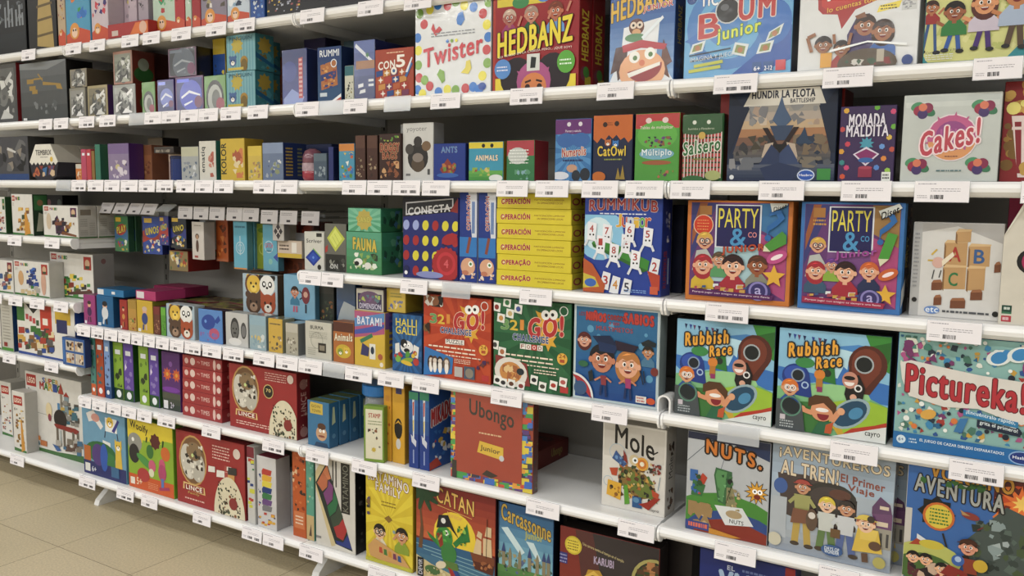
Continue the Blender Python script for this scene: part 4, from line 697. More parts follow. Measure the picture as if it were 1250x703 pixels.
def s_lince(a): a.R(0, 0, 1, 1, '#7c2024'); a.T('LINCE', .3, .35, .7, .7, '#c89c90', .02, rot=90); a.D(.5, .1, .3, '#b08078'); a.D(.5, .82, .3, '#a87870'); a.B(.2, .06, .8, .9, 12, .1, '#a85c58 #c8a090', 5)
def f_mytimes(a): a.R(0, 0, 1, 1, '#a03436'); a.D(.1, .5, .05, '#d8b8b0'); a.D(.26, .5, .065, '#dcc4bc'); a.T('My', .38, .4, .45, .6, '#d8b0a8', .02); a.T('TiMES', .48, .34, .7, .68, '#dcb8b0', .02); a.E(.82, .5, .035, .09, '#d8b8b0'); a.D(.93, .45, .05, '#dcc4bc')
def s_mytimes(a): a.R(0, 0, 1, 1, '#8c2a2e'); a.D(.5, .5, .12, '#b87870')
def f_ubongo(a):
    a.R(0, 0, 1, 1, '#98341c'); g = random.Random(4); cs = '#e0c82c #2f6cc0 #3c9c4c #5c3480 #c8482c #2c2c4c #e09c2c #d8c428 #3c84c8'
    a.B(0, 0, 1, .09, 60, .05, cs, 4, 'r'); a.B(.87, .05, 1, 1, 90, .05, cs, 5, 'r'); a.B(0, .05, .08, 1, 50, .04, cs, 6, 'r'); a.R(.06, .08, .88, 1, '#a43a20'); a.R(.02, 0, .08, .2, '#1c1c1c')
    a.T('Ubongo', .24, .66, .78, .88, '#28201c', .02, tilt=-.08); a.W(.36, .54, .64, .58, 1, '#d8b890', 3, .4); a.P('#d8b428', .34, .34, .37, .47, .66, .44, .66, .3); a.T('Junior', .38, .35, .62, .42, '#282018', .02, tilt=-.02); a.D(.64, .32, .03, '#c8ccd0'); a.P('#2c1814', .4, .1, .46, .16, .6, .12, .52, .08)
def f_mole(a):
    a.R(0, 0, 1, 1, '#d6d3cc'); a.R(.02, .6, .98, .98, '#c9c5bd'); a.T('Mole', .2, .69, .82, .93, '#1c1814', .02, tilt=-.13); a.L(.8, .7, .88, .74, .02, '#1c1814')
    a.O(.24, .66, .13, .12, '#a8bcc8'); a.O(.1, .3, .08, .07, '#a8bcc8'); a.E(.55, .34, .3, .2, '#8c7038', rot=-28); a.E(.6, .3, .22, .12, '#6c7834', rot=-30); a.P('#6c7c34', .42, .5, .6, .42, .8, .3, .9, .14, .72, .2, .48, .34)
    a.B(.26, .14, .86, .6, 110, .035, '#a8682c #6c7834 #3c4c2c #c89c44 #8c4428 #b8b070 #5c3c24 #4c6c34 #2c2c20 #c8b488', 9); a.D(.52, .6, .085, '#c8b894'); a.D(.64, .57, .1, '#d8a038'); a.D(.64, .57, .07, '#c87828'); a.D(.53, .6, .045, '#e8ecec'); a.D(.64, .57, .035, '#e8e0c8'); a.D(.53, .6, .02, '#3c3c3c')
    a.P('#3c5c90', .16, .58, .22, .68, .4, .54, .34, .5); a.B(.18, .52, .38, .66, 8, .03, '#2c3c5c #6c94c0', 3); a.P('#b84c2c', .12, .46, .26, .48, .24, .38, .16, .38); a.P('#8c3428', .34, .7, .39, .64, .42, .54, .35, .58)
    a.P('#d8a828', .08, .14, .1, .32, .32, .3, .31, .1); a.D(.16, .24, .03, '#3c2c1c'); a.D(.24, .16, .03, '#8c5c20'); a.B(.1, .12, .3, .3, 7, .02, '#b0781c #7c5c20', 3); a.P('#5c9c2c', .36, .28, .42, .3, .46, .08, .38, .06); a.P('#2f5c8c', .5, .18, .64, .18, .66, .05, .5, .05); a.E(.56, .14, .05, .04, '#5c8cb0')
    a.P('#9c3020', .6, .1, .76, .05, .94, .21, .86, .22, .74, .14); a.P('#b84c2c', .8, .3, .92, .26, .9, .2, .82, .22); a.B(.72, .48, .94, .6, 20, .03, '#3c3430 #7c6c60 #8c3c34', 4); a.L(.93, .46, .9, .3, .01, '#7c94a0'); a.T('cayro', .78, .035, .92, .07, '#2c2824', .01)
def s_mole(a): a.R(0, 0, 1, 1, '#c6c2ba'); a.T('Mole', .3, .42, .7, .66, '#1c1814', .01, rot=90); a.B(.2, .68, .8, .86, 12, .12, '#2c2420 #5c4430', 3); a.B(.2, .06, .8, .3, 14, .14, '#3c2c20 #6c4c30', 4)
def f_nuts(a):
    a.R(0, 0, 1, 1, '#b8bcc0'); a.P('#2c3c60', .3, 1, 1, 1, 1, .82, .7, .9); a.R(0, .93, 1, 1, '#2c3450'); a.L(0, .7, .3, .95, .008, '#555c68'); a.L(.4, .6, .5, .9, .008, '#777c88')
    a.E(.5, .12, .7, .38, '#4c8c38'); a.E(.6, .02, .6, .3, '#34508c'); a.P('#8c3424', .2, .12, .6, .2, 1, .1, 1, 0, .1, 0); a.T('NUTS.', .24, .775, .9, .905, '#d07c28', .06, ol='#2c1c10', ow=.17, tilt=-.08)
    a.P('#3c6c44', .34, .6, .36, .68, .56, .66, .58, .3, .4, .34); a.P('#5c945c', .36, .6, .38, .66, .5, .65, .46, .34, .42, .36); a.P('#8c8a64', .5, .5, .58, .5, .62, .34, .7, .2, .5, .26); a.D(.54, .56, .035, '#1c2420'); a.P('#d8dcdc', .36, .3, .5, .12, .84, .16, .7, .32); a.E(.6, .24, .1, .05, '#b09c78'); a.T('NUTS', .55, .15, .72, .19, '#3c3c3c', .02)
    a.R(.04, .5, .14, .62, '#3c6cac'); a.P('#b8442c', .14, .52, .2, .6, .26, .56, .22, .48); a.P('#3c7444', .06, .36, .2, .36, .24, .48, .08, .52); a.S(.86, .5, .15, '#1c1814', 12, .55); a.S(.86, .5, .13, '#d8a02c', 12, .55); a.D(.84, .51, .03, '#fff'); a.D(.9, .51, .03, '#fff'); a.D(.84, .51, .012, '#111'); a.D(.9, .51, .012, '#111'); a.E(.87, .46, .04, .03, '#7c2c1c')
    a.B(.03, .06, .34, .3, 12, .1, '#b09468 #a08458 #c4a87c', 5); a.R(0, .02, .3, .1, '#3c4c8c'); a.W(.04, .03, .28, .09, 1, '#d87058', 3, .7); a.P('#c88c28', .3, .06, .7, .02, .6, 0, .3, 0); a.B(.36, .34, .58, .64, 14, .02, '#4c7c4c #78b078 #2c5434', 4); a.B(.5, .26, .68, .5, 16, .02, '#a09068 #78704c #c0b080', 6); a.B(.06, .38, .22, .6, 12, .03, '#2c5434 #b8483c #3c6cac', 7); a.L(.5, .34, .56, .52, .008, '#3c3420')
def f_tren(a):
    a.R(0, 0, 1, 1, '#a8b4c0'); a.G(0, .62, 1, 1, '#a8bcd0', '#8898a8', 4); a.P('#3c2c30', .05, .72, .3, .74, .5, .66, .72, .58, .72, .3, .5, .25, .1, .35); a.E(.5, .56, .22, .14, '#1c1a1e'); a.E(.5, .56, .17, .1, '#3a3034'); a.E(.58, .61, .09, .045, '#5c3024'); a.E(.08, .6, .06, .07, '#2f5ca0')
    a.T('¡AVENTUREROS', .06, .845, .96, .955, '#d8c8a8', .03, ol='#3c2c24', ow=0.05, tilt=-.04); a.T('AL TREN!', .08, .705, .56, .835, '#dcccb0', .03, ol='#3c2c24', ow=0.05, tilt=-.02); a.T('El Primer', .58, .72, .93, .79, '#8c4434', .04, tilt=-.03); a.T('Viaje', .64, .64, .85, .71, '#8c4434', .04, tilt=-.02)
    a.P('#5c3464', .84, .56, .9, .66, .98, .6, 1, .5, .84, .5); a.P('#6c4070', .84, .5, 1, .52, 1, .36, .88, .38); a.R(.9, .55, .97, .58, '#d8c8b0'); a.R(.88, .4, .97, .44, '#d8c8b0'); a.R(.84, .2, 1, .38, '#9c988c'); [a.R(.86 + i * .05, .22, .88 + i * .05, .34, '#3c3c40') for i in range(3)]
    a.G(0, 0, 1, .2, '#8c98a8', '#a8b0b8', 3); a.R(0, .12, .14, .5, '#b0b8c0')
    for x, y, r, h, s, hat, leg in ((.27, .62, .06, '#3c2014', '#a0a060', '#a83c34', '#b89c44'), (.48, .5, .065, '#d8c02c', '#c8ccc8', None, '#5c7c44'), (.64, .5, .062, '#24181c', '#c8ccd0', None, '#4c649c')):
        k = a.k; a.L(x - .03, y - .2, x - .05, .1, .06, leg); a.L(x + .03, y - .2, x + .06, .09, .06, leg); a.P(s, x - .07, y - .07, x + .07, y - .07, x + .06, y - .24, x - .06, y - .24); a.L(x - .06, y - .1, x - .11, y - .16, .03, s); a.L(x + .06, y - .1, x + .11, y - .17, .03, s); a.E(x - .05, .09, .04, .02, '#3c2c20'); a.E(x + .07, .08, .04, .02, '#3c2c20'); a.K(x, y, r, h, '#c8906c' if x != .48 else '#e8c0a0', hat=hat)
    a.P('#7c4c34', .2, .42, .36, .42, .36, .3, .18, .28); a.E(.36, .34, .05, .1, '#5c4434'); a.E(.36, .38, .03, .03, '#d8d0c8'); a.R(.52, .22, .6, .3, '#6c4c24')
    a.P('#d8b83c', .74, .36, .9, .36, .94, .16, .7, .14); a.P('#e0c454', .76, .36, .9, .36, .88, .26, .76, .26); a.K(.8, .4, .07, '#a85c38', '#e8c0a0', hat='#d8c04c'); a.D(.84, .45, .03, '#2c1c14'); a.E(.88, .22, .05, .04, '#5c3c28'); a.L(.8, .14, .81, .06, .05, '#5c3c28')
    a.E(.54, .1, .09, .05, '#2c5c94'); a.T('DAYS OF', .48, .1, .6, .13, '#dce4ec', .03); a.T('WONDER', .48, .07, .6, .1, '#dce4ec', .03); a.E(.92, .08, .05, .05, '#b0a858'); a.E(.05, .1, .06, .06, '#c8c4b0')
def s_tren(a): a.R(0, 0, 1, 1, '#4c4c5c'); a.P('#54305c', .1, .5, .8, .66, 1, .44, 0, .4); a.R(.1, .2, .9, .38, '#7c7c7c'); a.E(.5, .1, .4, .3, '#7c8450')
def f_volcan(a):
    a.R(0, 0, 1, 1, '#3c6cac'); a.P('#c8c4bc', 0, .6, .05, .6, .05, .1, 0, 0); a.P('#5c2420', .66, 1, 1, 1, 1, .5, .66, .7); a.B(.66, .56, 1, .92, 34, .06, '#c85020 #e0a83c #7c2818 #d87828', 5); a.S(.86, .78, .16, '#e0742c', 11, .45); a.S(.87, .78, .08, '#f0c860', 9, .5)
    a.P('#4c5854', .46, .4, .76, .74, .94, .68, 1, .6, 1, 0, .5, 0); a.B(.5, .1, 1, .6, 50, .045, '#5c6c64 #3c4844 #7c8c84 #4c5c3c #2c3834', 6); a.B(.64, .3, .8, .62, 10, .05, '#8c9c9c #a8b4b4', 8)
    a.T('VOLCANO', .18, .86, .8, .98, '#c08c2c', .04, ol='#3c2c14', ow=0.05, tilt=-.03); a.T('AVENTURA', .06, .72, .74, .86, '#a8aaa4', .03, ol='#1c1c1c', ow=0.08, tilt=-.07); a.B(.1, .82, .6, .88, 20, .03, '#3c6c34 #2c5428', 6)
    a.S(.24, .6, .15, '#1c1c1c', 8, .75); a.D(.26, .57, .125, '#c86c28'); a.D(.26, .57, .105, '#d8c03c'); a.W(.19, .5, .34, .64, 5, '#3c7c34', 3, .45); a.L(.3, .44, .36, .26, .015, '#2c241c'); a.P('#d8dce0', .1, .4, .3, .3, .28, .27, .1, .34)
    a.E(.5, .62, .07, .03, '#8c3c34', rot=-10); a.P('#b08c5c', .42, .66, .5, .62, .44, .62); a.L(.56, .52, .6, .55, .01, '#7c3434')
    a.E(.2, .22, .26, .14, '#b8bc64'); a.P('#a84428', .04, .3, .1, .36, .2, .32); a.E(.22, .33, .1, .04, '#c8b838'); a.E(.18, .12, .24, .14, '#4c6c34'); a.B(.04, .02, .4, .2, 18, .05, '#2c2024 #5c2c34 #c8ac94 #1c1c20', 7); a.K(.08, .2, .05, '#1c1818'); a.K(.18, .2, .05, '#1c1818'); a.K(.31, .15, .05, '#1c1818', shirt='#7c2c34')
    a.P('#8c2c24', .3, .12, .5, .06, .52, .16, .36, .2); a.L(.48, .3, .58, .02, .05, '#2c1c18'); a.K(.5, .37, .065, '#3c2014', '#d8987c', hat='#4c2818'); a.P('#8c3c28', .46, .28, .56, .28, .58, .16, .48, .16); a.D(.43, .25, .05, '#3c64a8'); a.D(.43, .26, .025, '#a8c0e0'); a.D(.6, .24, .055, '#c8a82c'); a.K(.88, .1, .05, '#c8a86c', '#d8a078', '#3c4c84'); a.P('#5c7834', .36, 0, .44, .14, .6, 0); a.P('#c8942c', .5, 0, .6, .08, .66, 0)
def f_katafam(a):
    a.R(0, 0, 1, 1, '#d0b81c'); a.Y(.5, .5, '#dcc82c', 16); a.T('KATAMiNO', .06, .845, .92, .945, '#e8e4d8', .03, ol='#7c2c34', ow=0.07, tilt=-.06, arc=.03); a.T('FAMiLY', .22, .765, .76, .855, '#e8e4d8', .03, ol='#7c2c34', ow=0.07, tilt=-.04); a.W(.34, .62, .66, .69, 2, '#8c7420', 3, .35); a.P('#8c6c28', .4, .5, .5, .54, .58, .5, .5, .46)
    a.K(.3, .34, .12, '#241c14', '#e0b890', '#d8d0b8'); a.O(.25, .335, .05, .035, '#333'); a.O(.35, .335, .05, .035, '#333'); a.K(.78, .36, .12, '#241a12', '#c89468', '#8ca030'); a.L(.6, .3, .66, .34, .04, '#c89468'); a.D(.62, .38, .03, '#8ca0a0'); a.P('#c89c60', .05, .16, .2, .26, .8, .14, .96, .04, .5, .02, .1, .06); [a.P(c, .3 + i * .1, .12 - i * .01, .38 + i * .1, .115 - i * .01, .36 + i * .1, .18 - i * .01, .3 + i * .1, .18 - i * .01) for i, c in enumerate(('#b84c34', '#4c7c3c', '#c88c2c', '#7c3c5c', '#3c5c8c'))]; a.B(.02, .5, .1, .75, 8, .04, '#5c4c6c #3c3c2c #7c5c34', 3); a.R(0, 0, 1, .04, '#b8b430')
def f_catan(a):
    a.G(0, .42, 1, 1, '#c8693c', '#7c2420', 8); a.D(.5, .5, .27, '#e4c828'); a.G(0, 0, 1, .4, '#5c8c9c', '#2c5c84', 5); a.P('#c8b888', 0, 0, 1, 0, 1, .06, .5, .1, .2, .16, 0, .22); [a.L(0 + i * .1, .34 - i * .04, .9, .3 - i * .045, .008, '#88b0b8') for i in range(5)]
    a.T('CATAN', .27, .8, .74, .955, '#e0b85c', .015, ol='#3c1410', ow=0.04, tilt=-.07); a.L(.28, .8, .72, .74, .006, '#d8b060'); a.T('Junior', .4, .68, .6, .75, '#dca860', .0, tilt=-.02)
    a.P('#6c4c30', .03, .3, .06, .55, .04, .75, .1, .85, .07, .7, .1, .5, .08, .3); [a.E(.1 + .09 * math.cos(t), .88 + .07 * math.sin(t), .12, .03, '#24482c', rot=math.degrees(t)) for t in (.2, 1, 1.9, 2.8, 3.6, 4.4, 5.2, 5.9)]
    a.P('#2c7c3c', .52, .4, .58, .46, .7, .5, .66, .68, .62, .6, .56, .52, .48, .44); a.P('#2c7c3c', .14, .5, .18, .44, .34, .34, .4, .4, .3, .42); a.E(.37, .47, .11, .13, '#3c8c3c'); a.E(.43, .32, .1, .12, '#3a8040'); a.P('#8c3424', .27, .5, .34, .54, .36, .4, .32, .36); a.D(.4, .53, .03, '#f0f0e8'); a.D(.4, .53, .013, '#111')
    a.P('#1c1c24', .27, .56, .3, .7, .42, .72, .5, .58, .56, .5, .44, .6); a.D(.36, .65, .03, '#dcdcd8'); a.P('#5c7c3c', .36, .24, .54, .24, .56, .18, .5, .14, .38, .16); a.P('#a02c2c', .42, .18, .48, .16, .58, .02, .5, 0); a.P('#2c4c8c', .48, .16, .54, .16, .66, .03, .58, .02); a.E(.33, .18, .07, .04, '#d8ccb0', rot=20)
    a.P('#5c2c1c', .72, .36, .76, .24, .98, .22, 1, .34); a.P('#7c4428', .7, .4, .74, .32, 1, .32, 1, .4); [a.P('#d4bc94', *q) for q in ((.74, .4, .78, .56, .84, .54, .84, .4), (.86, .4, .86, .58, .96, .58, .97, .4), (.88, .6, .9, .7, .96, .7, .96, .6), (.78, .58, .8, .64, .85, .62, .84, .56))]; a.L(.9, .38, .91, .78, .008, '#3c2418')
    a.R(.02, 0, .1, .2, '#14141c'); a.T('DEVIR', .035, .02, .085, .18, '#c8c8d0', .02, rot=90); a.E(.22, .1, .1, .05, '#4c7040'); a.B(.26, .44, .46, .6, 10, .02, '#5cac4c #2c6c34 #7cc05c', 3); a.B(.54, .44, .68, .64, 10, .02, '#5cac4c #246c34 #8cbc4c', 5); a.B(.74, .24, .98, .34, 14, .02, '#9c6038 #5c2c1c #b87c4c', 6); a.B(.1, .02, .5, .14, 16, .02, '#d8ccA0 #a89868 #c8b080'.lower(), 7); a.L(.34, .5, .3, .44, .02, '#c88c4c')
def f_carca(a):
    a.G(0, .35, 1, 1, '#8cc0cc', '#2c5c8c', 8); a.R(0, 0, .02, 1, '#1c2c44'); a.T('Carcassonne', .06, .77, .96, .935, '#c8a848', .02, ol='#1c2434', ow=0.04, tilt=-.12); a.T('Junior', .5, .67, .82, .76, '#b0b060', .04); a.P('#c8dce0', .06, .74, .18, .76, .5, .54, .42, .5); a.P('#c8dce0', .52, .66, .66, .66, .8, .5, .74, .48)
    a.G(0, 0, 1, .36, '#2f5c30', '#5c8c4c', 5); a.B(0, .3, 1, .5, 46, .04, '#8c8c70 #3c5c3c #6c7c5c #a89c70 #2f4c34 #5c6c94', 5); [a.P('#8c8468', x, .36, x + .06, .36, x + .06, .5, x + .03, .56, x, .5) for x in (.08, .2, .38, .56, .7, .82, .9)]; [a.P('#3c4c7c', x - .01, .5, x + .07, .5, x + .03, .6) for x in (.08, .56, .82, .9)]
    a.E(.54, .22, .26, .12, '#8c6040'); a.E(.54, .18, .2, .1, '#78b0c4'); a.B(.6, .2, .95, .34, 16, .04, '#3c8c3c #7cb04c #4c9c44', 7); a.K(.4, .1, .07, '#7c2c1c', shirt='#8c2c24'); a.K(.74, .08, .07, '#5c2c1c', shirt='#3c6c34'); a.P('#c8b898', 0, .12, .24, .14, .2, .08, 0, .04); a.R(.02, 0, .1, .08, '#14141c')
def f_temple(a):
    a.G(0, 0, 1, 1, '#8c3824', '#7c2c28', 3); a.P('#3c3434', .3, 1, 1, 1, 1, 0, .5, 0); a.P('#5c3430', .16, 1, .34, 1, .54, 0, .3, 0); a.D(.14, .82, .09, '#c8b428'); a.D(.14, .82, .075, '#ddc83c'); a.W(.08, .76, .2, .88, 4, '#7c6c20', 3, .4)
    a.T('Una carrera contra el tiempo en el templo', .24, .8, .66, .84, '#d8c890', .01, tilt=-.08); a.R(.0, .6, .08, .72, '#3c3c7c'); a.W(.0, .6, .08, .71, 3, '#a8a8d0', 3, .4); a.T('KARUBI', .36, .68, .56, .76, '#b8a8c0', .03)
    a.P('#b8902c', .2, .3, .3, .6, .42, .62, .5, .5, .66, .4, .7, .25, .3, .2); a.P('#d8b44c', .24, .5, .36, .6, .42, .56, .3, .46); a.B(.2, .1, .72, .5, 24, .05, '#8c9c98 #5c7c74 #b09038 #7c4c3c #4c5c5c', 5); a.K(.36, .5, .04, '#5c2c1c', shirt='#7c3444'); a.E(.6, .48, .05, .08, '#5c8078'); a.E(.7, .42, .04, .07, '#5c8078')
    a.O(.98, .62, .24, .21, '#a8a060'); a.E(.98, .62, .2, .2, '#3c4c2c'); a.B(.82, .64, 1, .84, 20, .03, '#b07c4c #8c5c38 #5c4028', 6, 'r'); a.B(.82, .44, 1, .62, 20, .03, '#3c5c2c #54703c', 7)
def f_isla(a): a.R(0, 0, 1, 1, '#1f3078'); a.R(.9, 0, 1, 1, '#982c2c'); a.T('EL', .3, .86, .38, .9, '#c8d0dc', .03); a.T('VIAJE', .22, .6, .8, .84, '#a8c0dc', .06); a.W(.46, .86, .8, .9, 1, '#6c7cac', 3, .5); a.W(.1, .3, .8, .5, 4, '#4c5c9c', 3, .3)
def f_blueabove(c): return lambda a: a.R(0, 0, 1, 1, c)

def f_djblue(a):
    a.R(0, 0, 1, 1, '#6c9cb8'); a.R(0, 0, 1, .2, '#28306c'); a.P('#dcd8d4', .1, .9, .28, .97, .5, .76, .44, .7, .3, .82, .16, .78); a.E(.32, .86, .1, .06, '#d0988c'); a.R(.55, .7, .82, .9, '#e4e4e0'); a.N(.66, .84, .08, '#dcb82c', ears='n'); a.P('#3c3c8c', .7, .72, .84, .9, .88, .88, .76, .7); a.L(.55, .7, .53, .6, .02, '#2c344c'); a.L(.82, .7, .84, .6, .02, '#2c344c'); a.P('#dfe0dc', .48, .56, .66, .54, .66, .48, .48, .5)
    a.E(.42, .36, .36, .16, '#2c6c3c'); a.P('#b8682c', .02, .2, .02, .42, .18, .42, .18, .2); a.E(.36, .32, .15, .16, '#543c80'); a.E(.5, .3, .09, .2, '#2c5cb0'); a.P('#3c7c44', .56, .2, .6, .4, .74, .36, .76, .2); a.P('#d8b83c', .76, .2, .78, .5, .9, .5, .92, .2); a.N(.84, .52, .08, '#d8b83c', ears='t'); a.R(.04, .04, .16, .16, '#dcdcd8'); a.T('6+', .2, .05, .3, .13, '#d8dce4', .03); a.R(.66, .05, .84, .2, '#3c6c94')
def f_wooly(a):
    a.R(0, 0, 1, 1, '#8cae28'); a.R(0, .72, 1, 1, '#d8c420'); a.B(.0, .68, 1, .78, 10, .12, '#8cae28 #d8c420', 3); a.T('Woolfy', .06, .82, .46, .95, '#2c2418', .03, tilt=-.06); a.R(0, 0, 1, .2, '#cc5c24'); a.E(.16, .66, .16, .14, '#94948c'); a.E(.14, .5, .12, .14, '#2c2a2c'); a.D(.12, .7, .03, '#e8e8e0'); a.S(.62, .74, .12, '#5c2420', 8, .8); a.L(.78, .68, .8, .78, .03, '#24401c'); a.L(.42, .7, .44, .78, .03, '#24401c')
    a.E(.5, .58, .08, .1, '#3c7434'); a.E(.38, .42, .2, .06, '#4c9448', rot=-25); a.D(.84, .6, .1, '#cc6c28'); a.E(.76, .42, .07, .1, '#c8587c'); a.E(.76, .32, .09, .12, '#b04870'); a.L(.76, .24, .76, .1, .06, '#5c7cb8'); a.E(.54, .38, .08, .09, '#c8607c'); a.E(.52, .28, .06, .06, '#d8d8b8'); a.E(.34, .22, .14, .1, '#b03c3c'); a.P('#a83c64', .7, .06, .92, .1, .9, .14, .68, .1); a.R(.04, .05, .14, .15, '#e4dcd0'); a.T('5+', .18, .06, .3, .16, '#ecd0b0', .03); a.W(.44, .04, .66, .14, 4, '#e8b088', 3, .3)
def f_blocks(a):
    a.R(0, 0, 1, 1, '#c9c8c8')
    for i, c in enumerate(('#b84034', '#d8a82c', '#d8c83c', '#28407c', '#3c7c4c', '#6c4c84', '#7c7c80')): a.P(c, .25, .8 - i * .085, .32, .84 - i * .085, .8, .83 - i * .085, .74, .755 - i * .085, .26, .745 - i * .085)
    a.B(.05, .04, .95, .22, 14, .09, '#b84034 #28407c #3c3c40 #d8a82c', 4, 'r'); a.B(.05, .25, .2, .8, 8, .07, '#28407c #b84034', 4)
def f_katam(a):
    a.R(0, 0, 1, 1, '#cdcac2'); a.P('#c8b88c', .0, .8, .2, .97, .34, .96, .3, .9, .5, .04, .4, .02, .0, .62); a.P('#24302c', .0, .68, .3, .93, .94, .03, .5, .06)
    for q, c in (((.04, .68, .2, .82, .32, .76, .3, .66, .18, .6), '#b86c48'), ((.2, .82, .3, .9, .4, .76, .33, .74), '#c87c50'), ((.2, .58, .32, .66, .34, .74, .46, .68, .44, .54, .3, .46), '#7c4478'), ((.3, .45, .44, .52, .48, .64, .58, .52, .52, .42, .36, .34), '#2c7048'), ((.38, .34, .52, .4, .6, .5, .7, .38, .62, .28, .44, .24), '#3c4c3c'), ((.46, .24, .6, .28, .7, .36, .8, .24, .7, .12, .54, .14), '#a83434'), ((.5, .1, .7, .1, .82, .2, .92, .05, .54, .06), '#2c3c84')): a.P(c, *q)
    [a.R(x, .68, x + .03, .97, '#3c3c38') for x in (.44, .52)]; a.R(.66, .42, .88, .96, '#24241f'); a.T('KATAMINO', .7, .44, .84, .94, '#7c7c70', .0, rot=90); a.W(.0, .05, .14, .12, 1, '#888', 2)
def s_katam(a): a.R(0, 0, 1, 1, '#141414'); [a.B(.3, .1, .7, .9, 9, .14, '#3c3c3c #5c5c58', 3)]
def f_halli(a): a.R(0, 0, 1, 1, '#1f5484'); a.Y(.5, .3, '#2a68a0', 16); a.T('HALLI', .12, .8, .84, .93, '#e0cc34', .02); a.T('GALLI', .12, .66, .84, .79, '#e0cc34', .02); a.E(.5, .44, .22, .18, '#dcdcdc'); a.E(.4, .5, .12, .12, '#1c1c20'); a.D(.44, .47, .05, '#fff'); a.D(.56, .48, .05, '#fff'); a.D(.45, .46, .02, '#111'); a.D(.56, .47, .02, '#111'); a.E(.5, .38, .1, .06, '#1c1c20'); a.P('#dcdcd8', .1, .3, .1, .48, .24, .5, .26, .32); a.P('#dfe0dc', .7, .3, .74, .5, .92, .46, .88, .26); a.E(.5, .2, .22, .08, '#8ca834', rot=15); a.E(.5, .16, .2, .06, '#d8b82c', rot=-10); a.D(.2, .22, .1, '#7cb048'); a.D(.82, .2, .1, '#b83c34'); a.B(.1, .26, .9, .36, 10, .06, '#b04040 #5c9c3c #d8b83c', 4, 'o')
def f_blokus(a): a.R(0, 0, 1, 1, '#d0b038'); a.P('#b05c80', 0, .5, 1, .62, 1, 1, 0, 1); a.P('#5c8cc0', 0, .7, 1, .84, 1, 1, 0, .86); a.P('#4c5cac', 0, .56, .7, .64, 1, .74, 1, .8, 0, .64); a.T('BATAMI', .1, .76, .9, .9, '#d8dce8', .05, ol='#3c5ca0'); a.L(.2, .44, .6, .58, .1, '#3c7c5c'); a.P('#3c3c6c', .2, .2, .46, .18, .5, .34, .26, .42); a.R(.5, .14, .7, .42, '#dcdcd4'); a.E(.6, .3, .06, .1, '#28384c'); a.D(.86, .2, .08, '#a85c40'); a.D(.9, .06, .06, '#e0d8c8')
def f_dimension(a): a.R(0, 0, 1, 1, '#b8b4a8'); a.R(.05, .05, .95, .8, '#3c3458'); a.E(.5, .6, .4, .2, '#6c5470'); a.T('DIMENSION', .12, .1, .92, .34, '#c8c4d8', .03); a.B(.1, .4, .9, .75, 14, .07, '#a8b85c #7c5c88 #5c7c84', 4)
def f_animals4(a):
    a.R(0, 0, 1, 1, '#a8bcc8'); a.N(.32, .74, .2, '#d8b43c', '#e8cc60', 'o'); a.O(.32, .74, .25, .2, '#6c4424'); a.N(.72, .74, .22, '#e4e4e0', '#e4e4e0', 'p'); a.N(.32, .26, .23, '#5c4434', '#a88c74', 'o'); a.N(.74, .26, .22, '#a8502c', '#e4dcd0', 't')
def f_whale(a): a.R(0, 0, 1, 1, '#5c8cc8'); a.E(.42, .62, .3, .22, '#2c4c9c', rot=10); a.P('#2c4c9c', .66, .66, .86, .86, .94, .72, .8, .6); a.D(.3, .64, .05, '#6c98d8'); a.E(.66, .28, .22, .16, '#b85878'); a.B(.05, .05, .95, .3, 12, .06, '#6c7cc0 #8c6ca8 #4c7cc0', 5)
def f_faces(a): a.R(0, 0, 1, 1, '#c0c0be'); a.E(.42, .52, .2, .36, '#3c3c3c'); a.E(.42, .5, .16, .26, '#6c6c6a'); a.E(.82, .5, .13, .26, '#4a4a4a'); a.E(.82, .48, .1, .18, '#78787a'); a.D(.35, .53, .03, '#1c1c1c'); a.D(.49, .53, .03, '#1c1c1c'); a.E(.42, .4, .07, .03, '#262626'); a.E(.42, .14, .3, .12, '#d8d8d6')
def f_kidblue(a): a.R(0, 0, 1, 1, '#7cacc8'); a.K(.36, .62, .12, '#2c1c18', '#c8886c', '#3c7c9c'); a.L(.34, .3, .32, .16, .06, '#b8607c'); a.L(.42, .3, .42, .16, .06, '#b8607c'); a.E(.72, .56, .13, .2, '#7c3440'); a.D(.72, .58, .07, '#c8a090'); a.L(.6, .6, .52, .66, .03, '#2c2c3c'); a.L(.6, .5, .52, .46, .03, '#2c2c3c'); a.L(.72, .36, .72, .16, .05, '#2c3448')
def f_burma(a): a.R(0, 0, 1, 1, '#c4c2b6'); a.T('BURMA', .2, .8, .7, .9, '#2c2c28', .03); a.W(.15, .55, .85, .75, 5, '#8c8c80', 3, .3); a.O(.45, .5, .24, .22, '#9c9c90'); a.R(.5, .18, .8, .44, '#34302a'); a.R(.55, .24, .75, .38, '#8c8474'); a.W(.1, .08, .4, .3, 4, '#9c9c90', 4, .3)
def f_animbox(a): a.R(0, 0, 1, 1, '#b06c34'); a.R(0, .76, 1, 1, '#5c3428'); a.T('Animals', .06, .54, .94, .72, '#e4dcc4', .04, ol='#2c1c14', ow=.04, tilt=.03); a.E(.5, .28, .38, .26, '#c8ac2c'); a.N(.35, .26, .14, '#8c9c34', ears='n'); a.N(.66, .3, .13, '#d8b83c', ears='o')
def f_greenbox(a): a.G(0, 0, 1, 1, '#4c9c74', '#6cb094', 4); a.Y(.5, .5, '#7cbc9c', 12); a.S(.5, .5, .26, '#b8a850', 9, .8); a.T('LAND', .32, .4, .68, .62, '#c8bc5c', .05, ol='#5c7c3c')
